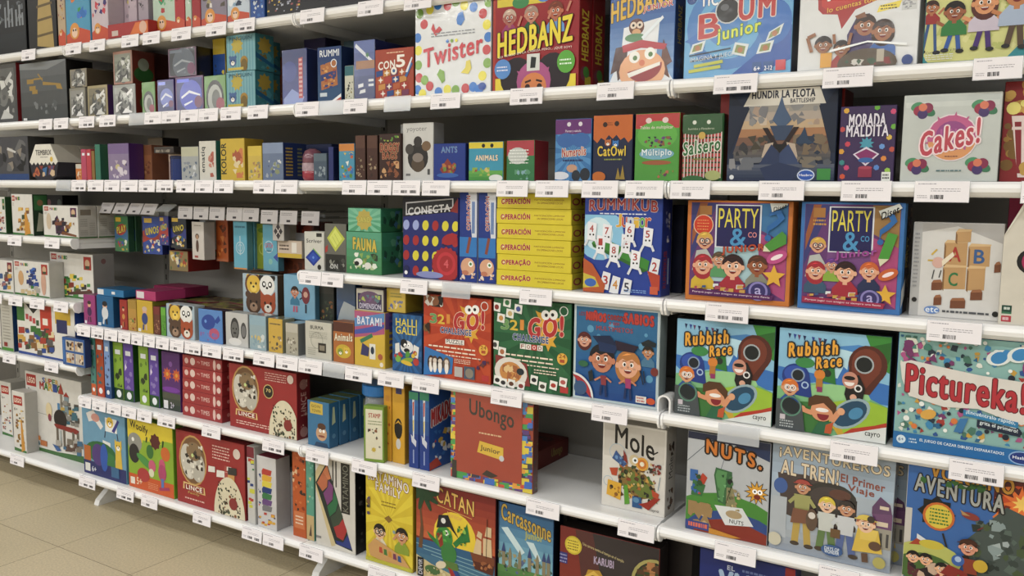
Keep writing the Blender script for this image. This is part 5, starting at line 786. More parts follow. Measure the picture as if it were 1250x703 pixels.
def f_greenanim(a): a.G(0, 0, 1, 1, '#3f8450', '#5ca488', 5); a.T('FAUNA', .2, .56, .86, .84, '#c8b448', .06, ol='#3c5c2c', ow=.05, tilt=-.05); a.B(.1, .1, .9, .5, 24, .07, '#2c3c2c #b8c89c #7c8c4c #dfe4d8 #4c6c3c #8cae5c', 4); a.E(.35, .28, .12, .08, '#e4e4e0'); a.E(.3, .24, .07, .05, '#1c1c1c'); a.E(.62, .2, .1, .07, '#d8d8d0')
def s_green(a): a.G(0, 0, 1, 1, '#2c6c48', '#3c8468', 3); a.B(.1, .1, .9, .9, 18, .12, '#244c3c #5c9c7c #7c9c4c #4c7ca0', 6)
def f_scriver(a): a.R(0, 0, 1, 1, '#c8c8c0'); a.R(.62, .88, .9, .98, '#2c2c28'); a.T('Scriver', .1, .72, .9, .82, '#2c2c30', .02); a.P('#1c3c98', .44, .55, .84, .33, .46, .1, .04, .32); a.P('#2c54b4', .44, .48, .7, .33, .46, .18, .18, .32); a.D(.45, .33, .05, '#6c94d8'); a.P('#7cae4c', .46, .58, .88, .35, .84, .33, .44, .55); a.D(.76, .08, .1, '#1c1c20')
def f_cube(a): a.R(0, 0, 1, 1, '#6c6c64'); a.P('#b8c048', .5, .96, .95, .7, .5, .42, .1, .7); a.P('#d0d868', .5, .9, .82, .7, .5, .5, .2, .7); [a.L(.5 + i * .1, .48 + i * .06, .2 + i * .1 + .05, .68 + i * .06, .012, '#8c9438') for i in (1, 2)]; a.R(.02, .0, .98, .36, '#2c2e2a'); a.B(.05, .02, .95, .34, 14, .08, '#4c4e48 #8c8c84 #1c1c18', 3); a.T('ON', .25, .06, .6, .16, '#c8c8c4', .03); a.P('#a83c34', -.0, .5, .14, .56, .12, .42, 0, .38)
def f_uno(c1, c2, c3, t='PLAY', seed=1):
    def f(a): a.R(0, 0, 1, 1, c1); a.P(c2, 0, .6, .5, .8, 1, .6, 1, .3, .4, .4, 0, .3); a.E(.5, .62, .4, .26, c3, rot=12); a.T(t, .18, .54, .84, .72, '#dccc3c', .05, ol='#2c2c3c', tilt=.08); a.B(.08, .03, .92, .4, 16, .09, '#d8dcd0 #c8a83c #a83c34 #3c7c4c #2c5c9c #e4c8a8', seed); a.R(.1, .84, .5, .96, '#d8b42c')
    return f
def f_figure(bgc, fc, c2='#3c2c24'):
    def f(a): a.R(0, 0, 1, 1, bgc); a.D(.5, .68, .14, '#d8a888'); a.E(.5, .75, .16, .1, c2); a.E(.5, .44, .2, .24, fc); a.L(.42, .26, .38, .08, .1, fc); a.L(.58, .26, .6, .08, .1, c2); a.R(.06, .02, .24, .12, '#d8dce0')
    return f
def f_spine(bgc, bot='', t='', tc='#f0ece4', logo='#e4e8ec', seed=1, c2=''):
    def f(a):
        a.R(0, 0, 1, 1, bgc)
        if bot: a.R(0, 0, 1, .2, bot); a.D(.5, .1, .26, logo)
        a.R(.22, .8, .78, .88, logo)
        if t: a.T(t, .2, .55, .8, .6, tc, .02)
        if c2: a.B(.12, .22, .88, .76, 7, .26, c2, seed)
    return f
def f_flowers(a): a.R(0, 0, 1, 1, '#5c2c74'); a.G(0, 0, 1, .3, '#2c3c34', '#5c5c4c', 3); a.S(.3, .62, .26, '#c86028', 9, .6); a.S(.82, .62, .26, '#c86028', 9, .6); a.D(.3, .62, .07, '#d8a030'); a.D(.82, .62, .07, '#d8a030'); a.E(.5, .36, .5, .1, '#7c3ca0'); a.D(.5, .8, .1, '#8c5ca8'); a.R(.06, .02, .3, .16, '#dcdce0'); a.T('2+', .44, .04, .64, .14, '#c8c0d0', .03)
def f_family(a): a.R(0, 0, 1, 1, '#3c78a0'); a.P('#c8b048', .1, .9, .14, .98, .72, .96, .72, .72, .12, .72); a.T('GOIN', .18, .86, .6, .92, '#7c6c2c', .03); a.T('TOWN', .2, .76, .62, .82, '#7c6c2c', .03); a.E(.65, .3, .26, .26, '#c8a07c'); a.E(.66, .46, .2, .12, '#5c3c28'); a.D(.6, .36, .06, '#f0f0ec'); a.D(.76, .36, .06, '#f0f0ec'); a.D(.61, .36, .02, '#222'); a.E(.66, .24, .16, .04, '#8c4c3c'); a.P('#2c4c6c', .3, 0, .4, .1, .9, .1, 1, 0)
def f_mikado(a): a.R(0, 0, 1, 1, '#1f408c'); a.G(0, .45, 1, 1, '#28508c', '#3c74b0', 3); a.P('#d8dce0', .36, .96, .6, .96, .56, .4, .44, .34); a.P('#b84c3c', .4, .86, .56, .88, .54, .7, .42, .68); a.P('#d8c048', .42, .62, .54, .64, .52, .5, .44, .46); a.P('#c8ccd8', .2, .44, .8, .36, .76, .28, .3, .34); a.R(.44, .06, .56, .24, '#98a8d0'); a.R(.0, .9, 1, 1, '#3c8c6c')
def s_mikado(a): a.R(0, 0, 1, 1, '#2858a0'); a.T('MIKADO', .08, .6, .95, .82, '#b8383c', .06, ol='#dfe0e4', tilt=.08); a.B(.1, .1, .9, .5, 20, .1, '#3c74b8 #c8a848 #b84c3c #d8dce0', 4); a.P('#b8422c', 0, 0, .5, .02, .3, .14, 0, .1)
def f_stamp(a): a.R(0, 0, 1, 1, '#7c9c3c'); a.R(.08, .05, .94, .95, '#dcd8c0'); a.T('STAMP', .24, .8, .84, .88, '#b05c4c', .04); a.W(.2, .66, .9, .76, 2, '#98a07c', 3, .4); a.B(.2, .4, .85, .62, 8, .07, '#7c2c34 #3c3c34 #8c5c3c', 5); a.S(.5, .22, .14, '#c8b040', 7, .6); a.D(.8, .28, .05, '#8c8c7c')
def f_orange_pat(a): a.R(0, 0, 1, 1, '#b8591f'); a.B(0, .3, 1, 1, 30, .14, '#c8743c #8c3c1c #d8b48c #3c2c24', 4); a.R(.1, .1, .9, .3, '#c87848'); a.W(.2, .14, .8, .26, 3, '#e8d0b8', 3, .4)
def f_teal_pat(a): a.R(0, 0, 1, 1, '#5c9c88'); a.B(0, .4, 1, 1, 14, .2, '#4c8474 #c8b890 #7cb4a0', 4); a.R(0, 0, 1, .3, '#c0a878'); a.P('#5c4c3c', .3, .05, .7, .05, .6, .2)
def f_zebra(a): a.R(0, 0, 1, 1, '#d0a020'); a.E(.5, .45, .34, .7, '#1c1a18'); a.E(.5, .25, .2, .36, '#c8c8c4'); [a.P('#d0a020', .2, .5 + i * .08, .5, .56 + i * .08, .8, .5 + i * .08, .5, .53 + i * .08) for i in range(5)]; a.R(.3, .9, .8, .98, '#3c3c6c')
def brick(t=2, pic='castle', seed=1, corner='#a83428', strip='#3c7434', logo=True):      # white building-set box
    def f(a):
        a.R(0, 0, 1, 1, '#d6d4ce'); a.P(strip, 0, 0, 1, 0, 1, .035, 0, .055)
        if logo and a.w < .12: a.R(.1, .78, .82, .93, '#a82420'); a.T('LEGO', .18, .82, .74, .89, '#ecdcc8', .05); a.T('6+', .12, .68, .4, .73, '#3c3c38', .02)
        elif logo: a.R(.03, .84, .16, .97, '#a82420'); a.T('LEGO', .045, .875, .145, .935, '#ecdcc8', .05)
        if t:
            for i, (ch, c) in enumerate(zip('MARIO', ('#a82c28', '#2c4c94', '#c8a028', '#3c7c34', '#2c6c3c'))): a.T(ch, .2 + i * .045, .86, .24 + i * .045, .94, c, .07)
        if pic == 'palace': cs = '#2c6c34 #4c8c44 #d8c04c #8c3c2c #3c3430 #5c4c34'; a.B(.05, .08, .9, .5, 40, .05, cs, seed, 'r'); a.P('#5c3c34', .4, .06, .98, .14, .96, .22, .4, .12)
        elif pic == 'purple': a.P('#4c2c4c', .36, .1, .34, .6, .42, .7, .5, .4, .58, .6, .62, .12); a.B(.3, .08, .7, .6, 20, .05, '#5c3458 #2c2430 #7c4c34', seed, 'r'); a.P('#7c4c28', .5, .1, .95, .04, .95, .1, .55, .2); a.B(.6, .2, .9, .5, 6, .05, '#c89c3c #8c5c34', seed); a.E(.16, .5, .07, .14, '#c8b8a0')
        elif pic == 'blue': a.B(.4, .3, .66, .8, 22, .05, '#2c4c94 #3c6cb8 #28346c', seed, 'r'); a.E(.2, .5, .08, .12, '#c8a070'); a.B(.2, .06, .9, .3, 14, .05, '#a8a49c #3c7c3c #c8b48c', seed, 'r'); a.E(.85, .42, .07, .2, '#c8a08c')
        elif pic == 'orange': a.B(.25, .1, .85, .7, 26, .08, '#c89030 #8c6c34 #3c4c2c #d8b860 #7c5434', seed, 'r'); a.P('#c89030', .6, .0, .9, .05, .7, .6, .62, .5)
        else: a.B(.1, .1, .9, .6, 24, .07, '#a8746c #3c5c8c #c8a048 #5c5c5c #8c3c34', seed, 'r')
        if corner: a.R(.8, .66, .97, .95, corner); a.D(.885, .8, .055, '#c8a888'); a.R(.84, .68, .93, .75, '#3c4c34')
        a.W(.04, .72, .12, .8, 3, '#888880', 3, .4)
    return f
def s_brick(a): a.R(0, 0, 1, 1, '#b4b2ac'); a.R(0, 0, 1, .04, '#3c6c38'); a.R(.12, .72, .7, .9, '#7c7468'); a.W(.1, .35, .5, .62, 4, '#9c9a94', 3, .5); a.W(.1, .08, .5, .26, 4, '#9c9a94', 4, .5); a.W(.6, .08, .9, .5, 6, '#a4a29c', 5, .5)
def f_castlebrick(a):
    a.R(0, 0, 1, 1, '#d2d0ca'); a.P('#3c6c34', 0, 0, 1, 0, 1, .09, .55, .05, 0, .04); a.R(.02, .82, .2, .97, '#a82420'); a.T('LEGO', .04, .86, .18, .93, '#ecdcc8', .05); a.T('7+', .04, .74, .11, .79, '#3c3c38', .02); a.W(.04, .62, .2, .72, 4, '#8c8a84', 3, .35); a.L(.0, .5, .48, .49, .006, '#9c9a94')
    for i, (ch, c) in enumerate(zip('SUPER', ('#2c4c94', '#c8a028', '#a82c28', '#3c7c34', '#c8a028'))): a.T(ch, .32 + i * .06, .9, .37 + i * .06, .96, c, .06)
    for i, (ch, c) in enumerate(zip('MARIO', ('#a82c28', '#3c7c34', '#c8a028', '#2c4c94', '#2c6c3c'))): a.T(ch, .27 + i * .08, .81, .34 + i * .08, .9, c, .07)
    a.R(.63, .6, .67, .82, '#8c8478'); a.P('#a03424', .6, .8, .7, .8, .65, .94); a.R(.7, .56, .78, .78, '#7c9098'); a.P('#a03424', .69, .78, .79, .78, .74, .84); a.B(.66, .44, .95, .72, 34, .035, '#6c6860 #8c8a84 #b89c48 #4c4844 #3c6c7c', 4, 'r'); a.R(.58, .52, .62, .68, '#4c84b0'); a.E(.62, .48, .115, .1, '#241c1c'); a.E(.42, .56, .055, .08, '#d8c8a0'); a.E(.43, .47, .03, .04, '#8c3c4c')
    a.P('#8c2c24', .5, .4, .54, .36, .92, .34, .94, .39, .88, .41, .54, .41); [a.R(x, .12, x + .035, .36, '#6c6458') for x in (.54, .66, .82, .9)]; a.R(.6, .14, .63, .34, '#a8b0b0'); a.B(.55, .08, .96, .26, 24, .04, '#5c4438 #7c7468 #3c6c8c #a8a49c', 6, 'r'); a.P('#2c5c94', .46, .14, .54, .06, .62, .08, .56, .13); a.R(.24, .08, .36, .15, '#b87444'); a.D(.22, .17, .025, '#c87c2c'); a.L(.2, .12, .22, .08, .03, '#3c6c7c'); a.D(.13, .15, .025, '#b89ca8')
def f_setbig(a):
    a.R(0, 0, 1, 1, '#dad8d2'); a.P('#2c4c94', 0, 0, 1, 0, 1, .035, 0, .05); a.R(.0, .62, .14, 1, '#3c7434'); a.R(.42, .5, .62, 1, '#c03c24'); a.R(.46, .6, .55, .72, '#e4dcd0'); a.R(.68, .66, .94, .96, '#c8a828'); a.R(.7, .5, .88, .74, '#2c3464'); a.P('#1c1c1c', .14, .98, .3, .78, .4, .9, .4, 1)
    for i in range(4): a.R(.16 + i * .062, .66 - i * .03, .21 + i * .062, .76 - i * .03, '#b8484c' if i < 3 else '#3c5c3c')
    a.B(.02, .08, .62, .5, 60, .045, '#3c7434 #8c6434 #a83c2c #2c4c94 #5c5c5c #d8c8a0 #4c4440 #c8a048', 6, 'r')
def f_panels(a): a.R(0, 0, 1, 1, '#2c5c9c'); a.R(.02, .1, .1, .9, '#3c74b4'); [(a.R(x, y, x + .38, y + .38, '#c0b8ac'), a.B(x + .02, y + .02, x + .36, y + .36, 10, .07, '#7c4c3c #c89c5c #3c3434 #e0d0b8', int(x * 10 + y * 3))) for x in (.16, .58) for y in (.08, .54)]

# ------------------------------------------------------------------ the boxes on the shelves: x, front y, z, width, depth, height, turn
def t_mix(s): return lambda a: (a.R(0, 0, 1, 1, ('#5c4c34', '#6c5c44', '#54602c', '#6c3c38')[s - 1]), a.B(.02, .02, .98, .98, 14, .2, '#8c8c34 #5c3c34 #7c4c3c #4c5434 #8c7c54', s))
def bx(name, x, y, z, w, d, h, rz, label, group=None, F=None, S=None, Tp=None, Lf=None, c='#888888', cs=None, ct=None, g=0):
    return carton(name, (x, y, z), (w, d, h), rz, F, S, Tp, Lf, c, cs, ct, bool(g), label, 'game box', group)
bx('board_game_box',-3.9727,2.13,1.976,0.275,0.12,0.4411,0,'black box with a white line drawing of a castle, top shelf at the far left',F=f_castle,c='#17191c')
bx('board_game_box',-3.71,2.13,1.976,0.2118,0.1,0.4059,0,'tall black box with a golden tower on the front, top shelf',F=f_tower,c='#1a1a1a')
bx('board_game_box',-3.5651,2.13,1.976,0.0538,0.2,0.3603,0,'narrow beige patterned box standing at the left of the blue octopus coloured box, top shelf',F=f_burst('#b8a488','#5c3c5c #c8a040 #8c3c34',2),c='#b8a488')
bx('board_game_box',-3.4486,2.13,1.976,0.1674,0.07,0.3451,0,'blue toy box with an orange fish shape and a yellow hand, top shelf',F=f_burst('#4c9cc0','#2c74c0 #d87c34 #3c9c4c #3c7cd0',3),c='#4c9cc0')
bx('board_game_box',-3.2985,2.13,1.976,0.1103,0.07,0.3193,0,'pale box with red and dark purple patches, top shelf, left of the smiling yellow one',F=f_burst('#c8bcc4','#c83c4c #3c2c74 #c87c8c',4),c='#c8bcc4')
bx('board_game_box',-3.2096,2.202,1.976,0.1181,0.07,0.3061,0,'lilac dotted box with a yellow smiling shape, top shelf',F=f_burst('#c4b4c0','#d8c83c #a89ca8 #b8a8b4',5),c='#c4b4c0')
bx('board_game_box',-3.1139,2.15,1.976,0.0521,0.07,0.2938,0,'lilac box with a dark oval ring, top shelf, left of its narrower twin',F=f_burst('#b8a8b4','#3c3438 #a89ca8',6),c='#b8a8b4')
bx('board_game_box',-3.0469,2.15,1.976,0.0613,0.07,0.2821,0,'narrower lilac box with a dark oval ring, top shelf beside the mint patterned box',F=f_burst('#a89ca8','#4c4448 #988c98',7),c='#a89ca8')
bx('card_game_box',-3.0838,2.105,1.976,0.2528,0.04,0.0513,0,'small red box lying flat in front of the lilac boxes on the top shelf',F=lambda a:(a.R(0,0,1,1,'#a82c2c'),a.P('#d8742c',.55,0,.7,.9,1,.9,1,0),a.D(.88,.5,.09,'#d8b09c'),a.R(.1,.1,.26,.5,'#c8b8b0')),c='#a82c2c')
bx('board_game_box',-2.912,2.147,1.976,0.1417,0.053,0.2544,0,'mint and white patterned box with red strokes, top shelf',F=f_burst('#b8ccbc','#3c9c6c #d8e0dc #b83c3c #7cb88c',8),c='#b8ccbc')
bx('board_game_box',-2.8033,2.13,1.976,0.0566,0.07,0.2377,0,'red upright box right of the mint patterned box, top shelf',F=f_burst('#b02830','#b02830 #a02028',9),c='#b02830')
bx('board_game_box',-2.7541,2.13,1.976,0.0325,0.07,0.2285,0,'thin mint box squeezed between two red boxes, top shelf',F=f_burst('#b8ccbc','#3c9c6c #d8e0dc',10),c='#b8ccbc')
bx('board_game_box',-2.7104,2.13,1.976,0.0457,0.07,0.223,0,'red box with dark edge right of the thin mint box, top shelf',F=f_burst('#a02028','#a02028 #8c1820',11),c='#a02028')
bx('board_game_box',-2.6144,2.13,1.976,0.1373,0.07,0.2081,0,'purple and white box with playing card shapes, top shelf',F=f_burst('#8c8494','#3c2c78 #dcd8d4 #5c5448 #a89c70',12),c='#8c8494')
bx('board_game_box',-2.4842,2.13,1.976,0.1143,0.07,0.1862,0,'white box with a dark pointed rocket shape, top shelf',F=f_burst('#c0ccd8','#dfe4e8 #2c3c54 #8ca8c0',13),c='#c0ccd8')
bx('board_game_box',-2.3881,2.13,1.976,0.0696,0.07,0.1688,0,'blue box at the left of the starry black box, top shelf',F=f_blurband('#22549c','#1c4484','#3c74b8 #c8d0d8 #183c7c',3),c='#22549c')
bx('board_game_box',-2.0378,2.13,1.976,0.6069,0.1,0.1305,0,'wide black box with yellow lettering and a starry left end, top shelf',F=f_starry,c='#1b1c22')
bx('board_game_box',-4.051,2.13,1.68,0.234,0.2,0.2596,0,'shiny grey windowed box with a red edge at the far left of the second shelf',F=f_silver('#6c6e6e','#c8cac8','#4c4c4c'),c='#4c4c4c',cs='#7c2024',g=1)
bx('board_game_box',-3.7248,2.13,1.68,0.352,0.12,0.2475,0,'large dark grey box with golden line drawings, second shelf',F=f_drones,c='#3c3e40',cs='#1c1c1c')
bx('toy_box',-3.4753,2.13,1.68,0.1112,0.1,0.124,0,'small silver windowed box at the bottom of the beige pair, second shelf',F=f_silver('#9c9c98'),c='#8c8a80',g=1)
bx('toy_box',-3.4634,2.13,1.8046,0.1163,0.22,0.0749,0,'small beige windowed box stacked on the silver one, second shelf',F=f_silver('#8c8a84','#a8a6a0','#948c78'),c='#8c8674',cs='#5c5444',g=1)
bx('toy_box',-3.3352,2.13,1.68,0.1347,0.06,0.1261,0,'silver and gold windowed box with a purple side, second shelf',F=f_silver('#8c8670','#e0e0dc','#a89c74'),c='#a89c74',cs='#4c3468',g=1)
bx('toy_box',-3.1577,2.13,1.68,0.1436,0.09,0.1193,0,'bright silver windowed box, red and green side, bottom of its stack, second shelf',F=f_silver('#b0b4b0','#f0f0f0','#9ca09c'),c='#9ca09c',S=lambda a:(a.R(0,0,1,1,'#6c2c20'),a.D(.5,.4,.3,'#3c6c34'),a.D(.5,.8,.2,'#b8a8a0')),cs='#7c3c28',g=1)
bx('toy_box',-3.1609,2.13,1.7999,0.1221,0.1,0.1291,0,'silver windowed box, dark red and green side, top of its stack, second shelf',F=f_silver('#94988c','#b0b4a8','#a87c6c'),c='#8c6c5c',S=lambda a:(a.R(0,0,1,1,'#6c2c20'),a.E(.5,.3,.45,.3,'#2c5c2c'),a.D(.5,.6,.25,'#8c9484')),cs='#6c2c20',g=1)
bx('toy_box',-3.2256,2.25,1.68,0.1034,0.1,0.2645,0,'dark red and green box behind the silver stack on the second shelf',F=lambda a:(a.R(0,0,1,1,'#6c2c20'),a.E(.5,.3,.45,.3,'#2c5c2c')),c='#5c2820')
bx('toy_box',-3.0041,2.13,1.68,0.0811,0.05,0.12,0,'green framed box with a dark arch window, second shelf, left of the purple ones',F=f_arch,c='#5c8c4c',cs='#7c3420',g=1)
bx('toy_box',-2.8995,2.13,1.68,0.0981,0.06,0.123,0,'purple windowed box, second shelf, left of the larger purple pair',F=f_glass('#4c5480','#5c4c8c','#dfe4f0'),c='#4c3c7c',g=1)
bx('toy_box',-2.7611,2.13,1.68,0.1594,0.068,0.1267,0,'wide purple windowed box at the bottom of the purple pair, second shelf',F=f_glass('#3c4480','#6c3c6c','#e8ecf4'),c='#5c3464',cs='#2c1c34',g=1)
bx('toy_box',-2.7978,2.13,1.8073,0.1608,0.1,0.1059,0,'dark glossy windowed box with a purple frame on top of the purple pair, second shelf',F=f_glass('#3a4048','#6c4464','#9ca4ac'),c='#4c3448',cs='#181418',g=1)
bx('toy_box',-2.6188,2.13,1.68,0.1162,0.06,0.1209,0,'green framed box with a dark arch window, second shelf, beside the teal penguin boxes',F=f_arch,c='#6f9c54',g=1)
bx('toy_box',-2.6771,2.2,1.745,0.0685,0.1,0.2015,0,'yellow and blue box behind the green arch box, second shelf',F=f_blurband('#1f4c94','#c8b02c','#d8c030 #2c3c5c',3),c='#b8a02c')
bx('card_game_box',-2.4816,2.13,1.68,0.1493,0.085,0.1266,0,'teal box with a yellow sun and penguins, lower one of the front teal stack',F=f_penguins,c='#5c98a0',S=s_penguins,cs='#34727c')
bx('card_game_box',-2.4774,2.13,1.8072,0.1486,0.085,0.126,0,'teal box with a yellow sun and penguins, upper one of the front teal stack',F=f_penguins,c='#5c98a0',S=s_penguins,cs='#34727c')
bx('card_game_box',-2.5019,2.225,1.68,0.0779,0.073,0.1308,0,'teal box behind the front teal stack, lower one',F=f_penguins,c='#4c8890',S=s_penguins,cs='#2c6468')
bx('card_game_box',-2.4981,2.225,1.8114,0.0775,0.073,0.1153,0,'teal box behind the front teal stack, upper one',F=f_penguins,c='#4c8890',S=s_penguins,cs='#2c6468')
bx('card_game_box',-2.47,2.3,1.68,0.0474,0.08,0.197,0,'brown boxes seen behind the glossy violet box, second shelf',F=f_blurband('#8c4c2c','#a05c34','#c88c5c',2),c='#7c4428')
bx('board_game_box',-2.2146,2.13,1.68,0.1165,0.07,0.1822,0,'glossy violet blue box with a red vertical word, second shelf',F=f_bluegloss,c='#3c4a94',cs='#25305c',ct='#4c5080',g=1)
bx('board_game_box',-2.2886,2.3,1.68,0.1054,0.08,0.2495,0,'dark purple box end showing above the number game box, second shelf',c='#2c2450')
bx('board_game_box',-2.0542,2.13,1.68,0.1062,0.07,0.1777,0,'blue number tile game box left of the glossy night blue box, second shelf',F=f_rummi,c='#25557c',cs='#1c3058')
bx('toy_box',-1.9673,2.13,1.68,0.039,0.06,0.1116,0,'small pale penguin box half hidden at the left of the night blue box, second shelf',F=f_blurband('#c8c8b8','#2c6c74','#8c7c3c #3c3c34',2),c='#b8b8a8')
bx('board_game_box',-2.1227,2.3,1.68,0.0536,0.1,0.2273,0,'dark green box standing behind the pale penguin box, second shelf',c='#1c4c58')
bx('board_game_box',-1.9023,2.13,1.68,0.089,0.16,0.1864,0,'glossy night blue box with a ship picture, second shelf, left of the orange one',F=f_nightblue,c='#2c3a6c',cs='#2c3060',g=1)
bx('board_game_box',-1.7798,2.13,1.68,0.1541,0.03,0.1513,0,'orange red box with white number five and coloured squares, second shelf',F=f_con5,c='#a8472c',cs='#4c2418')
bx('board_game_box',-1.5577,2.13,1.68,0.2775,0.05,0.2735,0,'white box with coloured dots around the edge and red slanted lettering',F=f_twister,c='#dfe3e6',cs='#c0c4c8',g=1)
bx('board_game_box',-1.2728,2.13,1.68,0.2808,0.072,0.2606,0,'red box with big yellow lettering and a girl with pink cat ears',F=f_hedbanz,c='#8c1820',S=s_hedbanz)
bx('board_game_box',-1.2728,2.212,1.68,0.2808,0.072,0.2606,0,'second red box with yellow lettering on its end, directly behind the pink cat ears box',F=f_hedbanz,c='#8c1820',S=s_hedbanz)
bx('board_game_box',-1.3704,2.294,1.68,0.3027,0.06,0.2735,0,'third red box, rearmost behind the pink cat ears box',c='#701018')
bx('board_game_box',-0.9476,2.125,1.68,0.1823,0.065,0.2281,0,'blue and white box with a laughing red haired child wearing a headband',F=f_hedjr,c='#2360a8',S=s_hedjr,cs='#0e4a90',g=1)
bx('board_game_box',-0.6963,2.125,1.68,0.2676,0.06,0.2041,0,'light blue box with a black bomb and red letters',F=f_ticboum,c='#6cb0dc',cs='#2a3c5c',g=1)
bx('board_game_box',-0.4171,2.12,1.68,0.2578,0.06,0.1863,0,'white box with a red speech bubble and a family group photo',F=f_party_white,c='#dde0e2',cs='#c8cbce',g=1)
bx('board_game_box',-0.1625,2.12,1.68,0.2284,0.06,0.1603,0,'teal and pale green box with cartoon children running in a row',F=f_kidsrun,c='#2f8f98',cs='#c0c8c8')
bx('board_game_box',-4.0362,2.13,1.424,0.3439,0.12,0.1933,0,'grey photo box with a blue strip along the bottom, far left of the third shelf',F=lambda a:(a.R(0,0,1,1,'#4c4c50'),a.R(0,0,1,.14,'#28487c'),a.B(.05,.2,.95,.95,16,.12,'#6c6c6c #3c3c40 #8c8478 #1c1c1c',3),a.P('#c8c8c4',.5,.7,.7,.62,.72,.66,.52,.76)),c='#3c3c3c')
bx('card_game_box',-3.4877,2.13,1.424,0.0413,0.05,0.0679,0,'tiny orange and white box between the hexagon boxes and the pink spines, third shelf',F=f_blurband('#c87c34','#c8c4b8','#8c4c2c #d8d0c0',2),c='#c08040')
bx('card_game_box',-3.4495,2.13,1.424,0.035,0.12,0.1282,0,'pink upright box, left one of the two pink spines on the third shelf',F=f_spine('#b84c68','',''),c='#b04860')
bx('card_game_box',-3.4132,2.13,1.424,0.0318,0.12,0.1275,0,'darker pink upright box, right one of the two pink spines on the third shelf',F=f_spine('#b8404c','',''),c='#a83c48')
bx('card_game_box',-3.3844,2.13,1.424,0.02,0.12,0.1203,0,'thin brown upright box right of the pink spines, third shelf',c='#8c6c34')
bx('card_game_box',-3.3517,2.13,1.424,0.034,0.038,0.1463,0,'thin teal green upright box, third shelf',c='#3c7c68',cs='#2c5c4c')
bx('board_game_box',-3.3321,2.17,1.424,0.0564,0.08,0.1437,0,'green and yellow box behind the shiny purple one, third shelf',F=f_blurband('#8c9c4c','#a8ac5c','#c8c48c #5c7c3c',3),c='#8c9c4c')
bx('board_game_box',-3.2108,2.13,1.424,0.1359,0.068,0.1466,0,'shiny purple patterned box with a dark purple side, third shelf',F=f_blurband('#8c7c9c','#7c6494','#b8a8bc #c8bc8c #5c4c7c #d8d0d8',4),c='#7c6494',cs='#44205c',g=1)
bx('board_game_box',-3.1383,2.2,1.424,0.0852,0.1,0.1424,0,'brown box behind the beige and purple one, third shelf',F=f_blurband('#8c5c3c','#7c5034','#a87c54 #6c3c2c',5),c='#7c4c34')
bx('card_game_box',-2.9445,2.202,1.424,0.0951,0.028,0.1036,0,'beige and purple box with a dark box resting on top, third shelf',F=f_blurband('#a08c84','#c0ac98','#6c5470 #8c7c5c',6),c='#948070')
bx('card_game_box',-2.922,2.13,1.5282,0.119,0.08,0.0239,0,'dark box lying on top of the beige and purple box, third shelf',F=f_blurband('#38302c','#4c443c','#8c8478 #5c5448',7),c='#332c28')
bx('card_game_box',-3.2793,2.35,1.424,0.1003,0.08,0.1843,0,'dark box with a cream band at the very back, third shelf',F=f_blurband('#2c2420','#a89478','#8c7c64',8),c='#2c2420')
bx('board_game_box',-2.7693,2.13,1.424,0.0994,0.08,0.1251,0,'white and blue grey speckled box, third shelf, left of the box with vertical lettering',F=f_blurband('#a4a8a8','#b8b8a0','#5c6c84 #c8ccd0 #848c98',9),c='#a4a8a8',cs='#8c9090')
bx('board_game_box',-2.6692,2.13,1.424,0.0916,0.05,0.144,0,'white box with vertical dark lettering and reddish drops, third shelf',F=lambda a:(a.R(0,0,1,1,'#cfcdc4'),a.T('ematiq',.12,.2,.4,.85,'#2c3438',.03,rot=90),a.B(.55,.08,.9,.92,9,.13,'#b06454 #c08878 #a85c50',3)),c='#cfcdc4',cs='#2c6c64')
bx('board_game_box',-2.5331,2.13,1.424,0.1269,0.09,0.1496,0,'yellow box with dark vertical lettering on its left edge, third shelf',F=f_vert('#c8ac34','KOLOR','#2c3424','#c87c4c #d8c8a0 #a85c3c',3,.02,.24),c='#c8ac34',cs='#a88c24')
bx('board_game_box',-2.4168,2.13,1.424,0.0715,0.08,0.1212,0,'smaller yellow box right of the tall yellow one, third shelf',F=f_blurband('#c8b04c','#d0b844','#8c8c6c #c8b8a0 #a8845c',4),c='#c0a83c',cs='#b09828')
bx('board_game_box',-2.326,2.13,1.424,0.1019,0.11,0.1306,0,'blue silver box with a dark blue side, third shelf',F=f_blurband('#6c7c98','#8494b0','#a8b0b8 #4c5c80 #8c9470 #c8ccd0',5),c='#6c7c98',S=lambda a:(a.R(0,0,1,1,'#203468'),a.W(.1,.1,.4,.9,9,'#b89c3c',3,.5),a.W(.6,.1,.8,.9,8,'#8c8c5c',4,.5)),cs='#24386c',g=1)
bx('board_game_box',-2.3001,2.3,1.424,0.1764,0.15,0.1337,0,'dark blue box lying behind the red capsule box, third shelf',c='#1c2c5c')
bx('board_game_box',-2.1007,2.13,1.424,0.0601,0.06,0.0906,0,'small grey blue box between the red capsule and the navy box, third shelf',F=f_blurband('#4c5c6c','#5c6c78','#8c98a0 #38485c',6),c='#4c5c6c')
bx('board_game_box',-2.0521,2.13,1.424,0.0222,0.15,0.1113,0,'narrow navy blue box, third shelf, left of the dark gap',c='#24306c',cs='#141c44')
bx('board_game_box',-1.9812,2.13,1.424,0.0683,0.04,0.1204,0,'small scenic box with an orange top edge, third shelf',F=lambda a:(a.R(0,0,1,1,'#4c94b0'),a.R(0,.8,1,1,'#c8843c'),a.B(.05,.05,.95,.8,22,.12,'#d8b84c #5c8c3c #dfe0d8 #3c74b0 #b8643c',4)),c='#3c7c98')
bx('card_game_box',-1.9224,2.13,1.424,0.0422,0.1,0.1452,0,'brown chocolate patterned box, left one of the pair on the third shelf',F=f_blurband('#4c2c20','#5c3c2c','#8c7c64 #3c2418 #a89478',7),c='#3c2418')
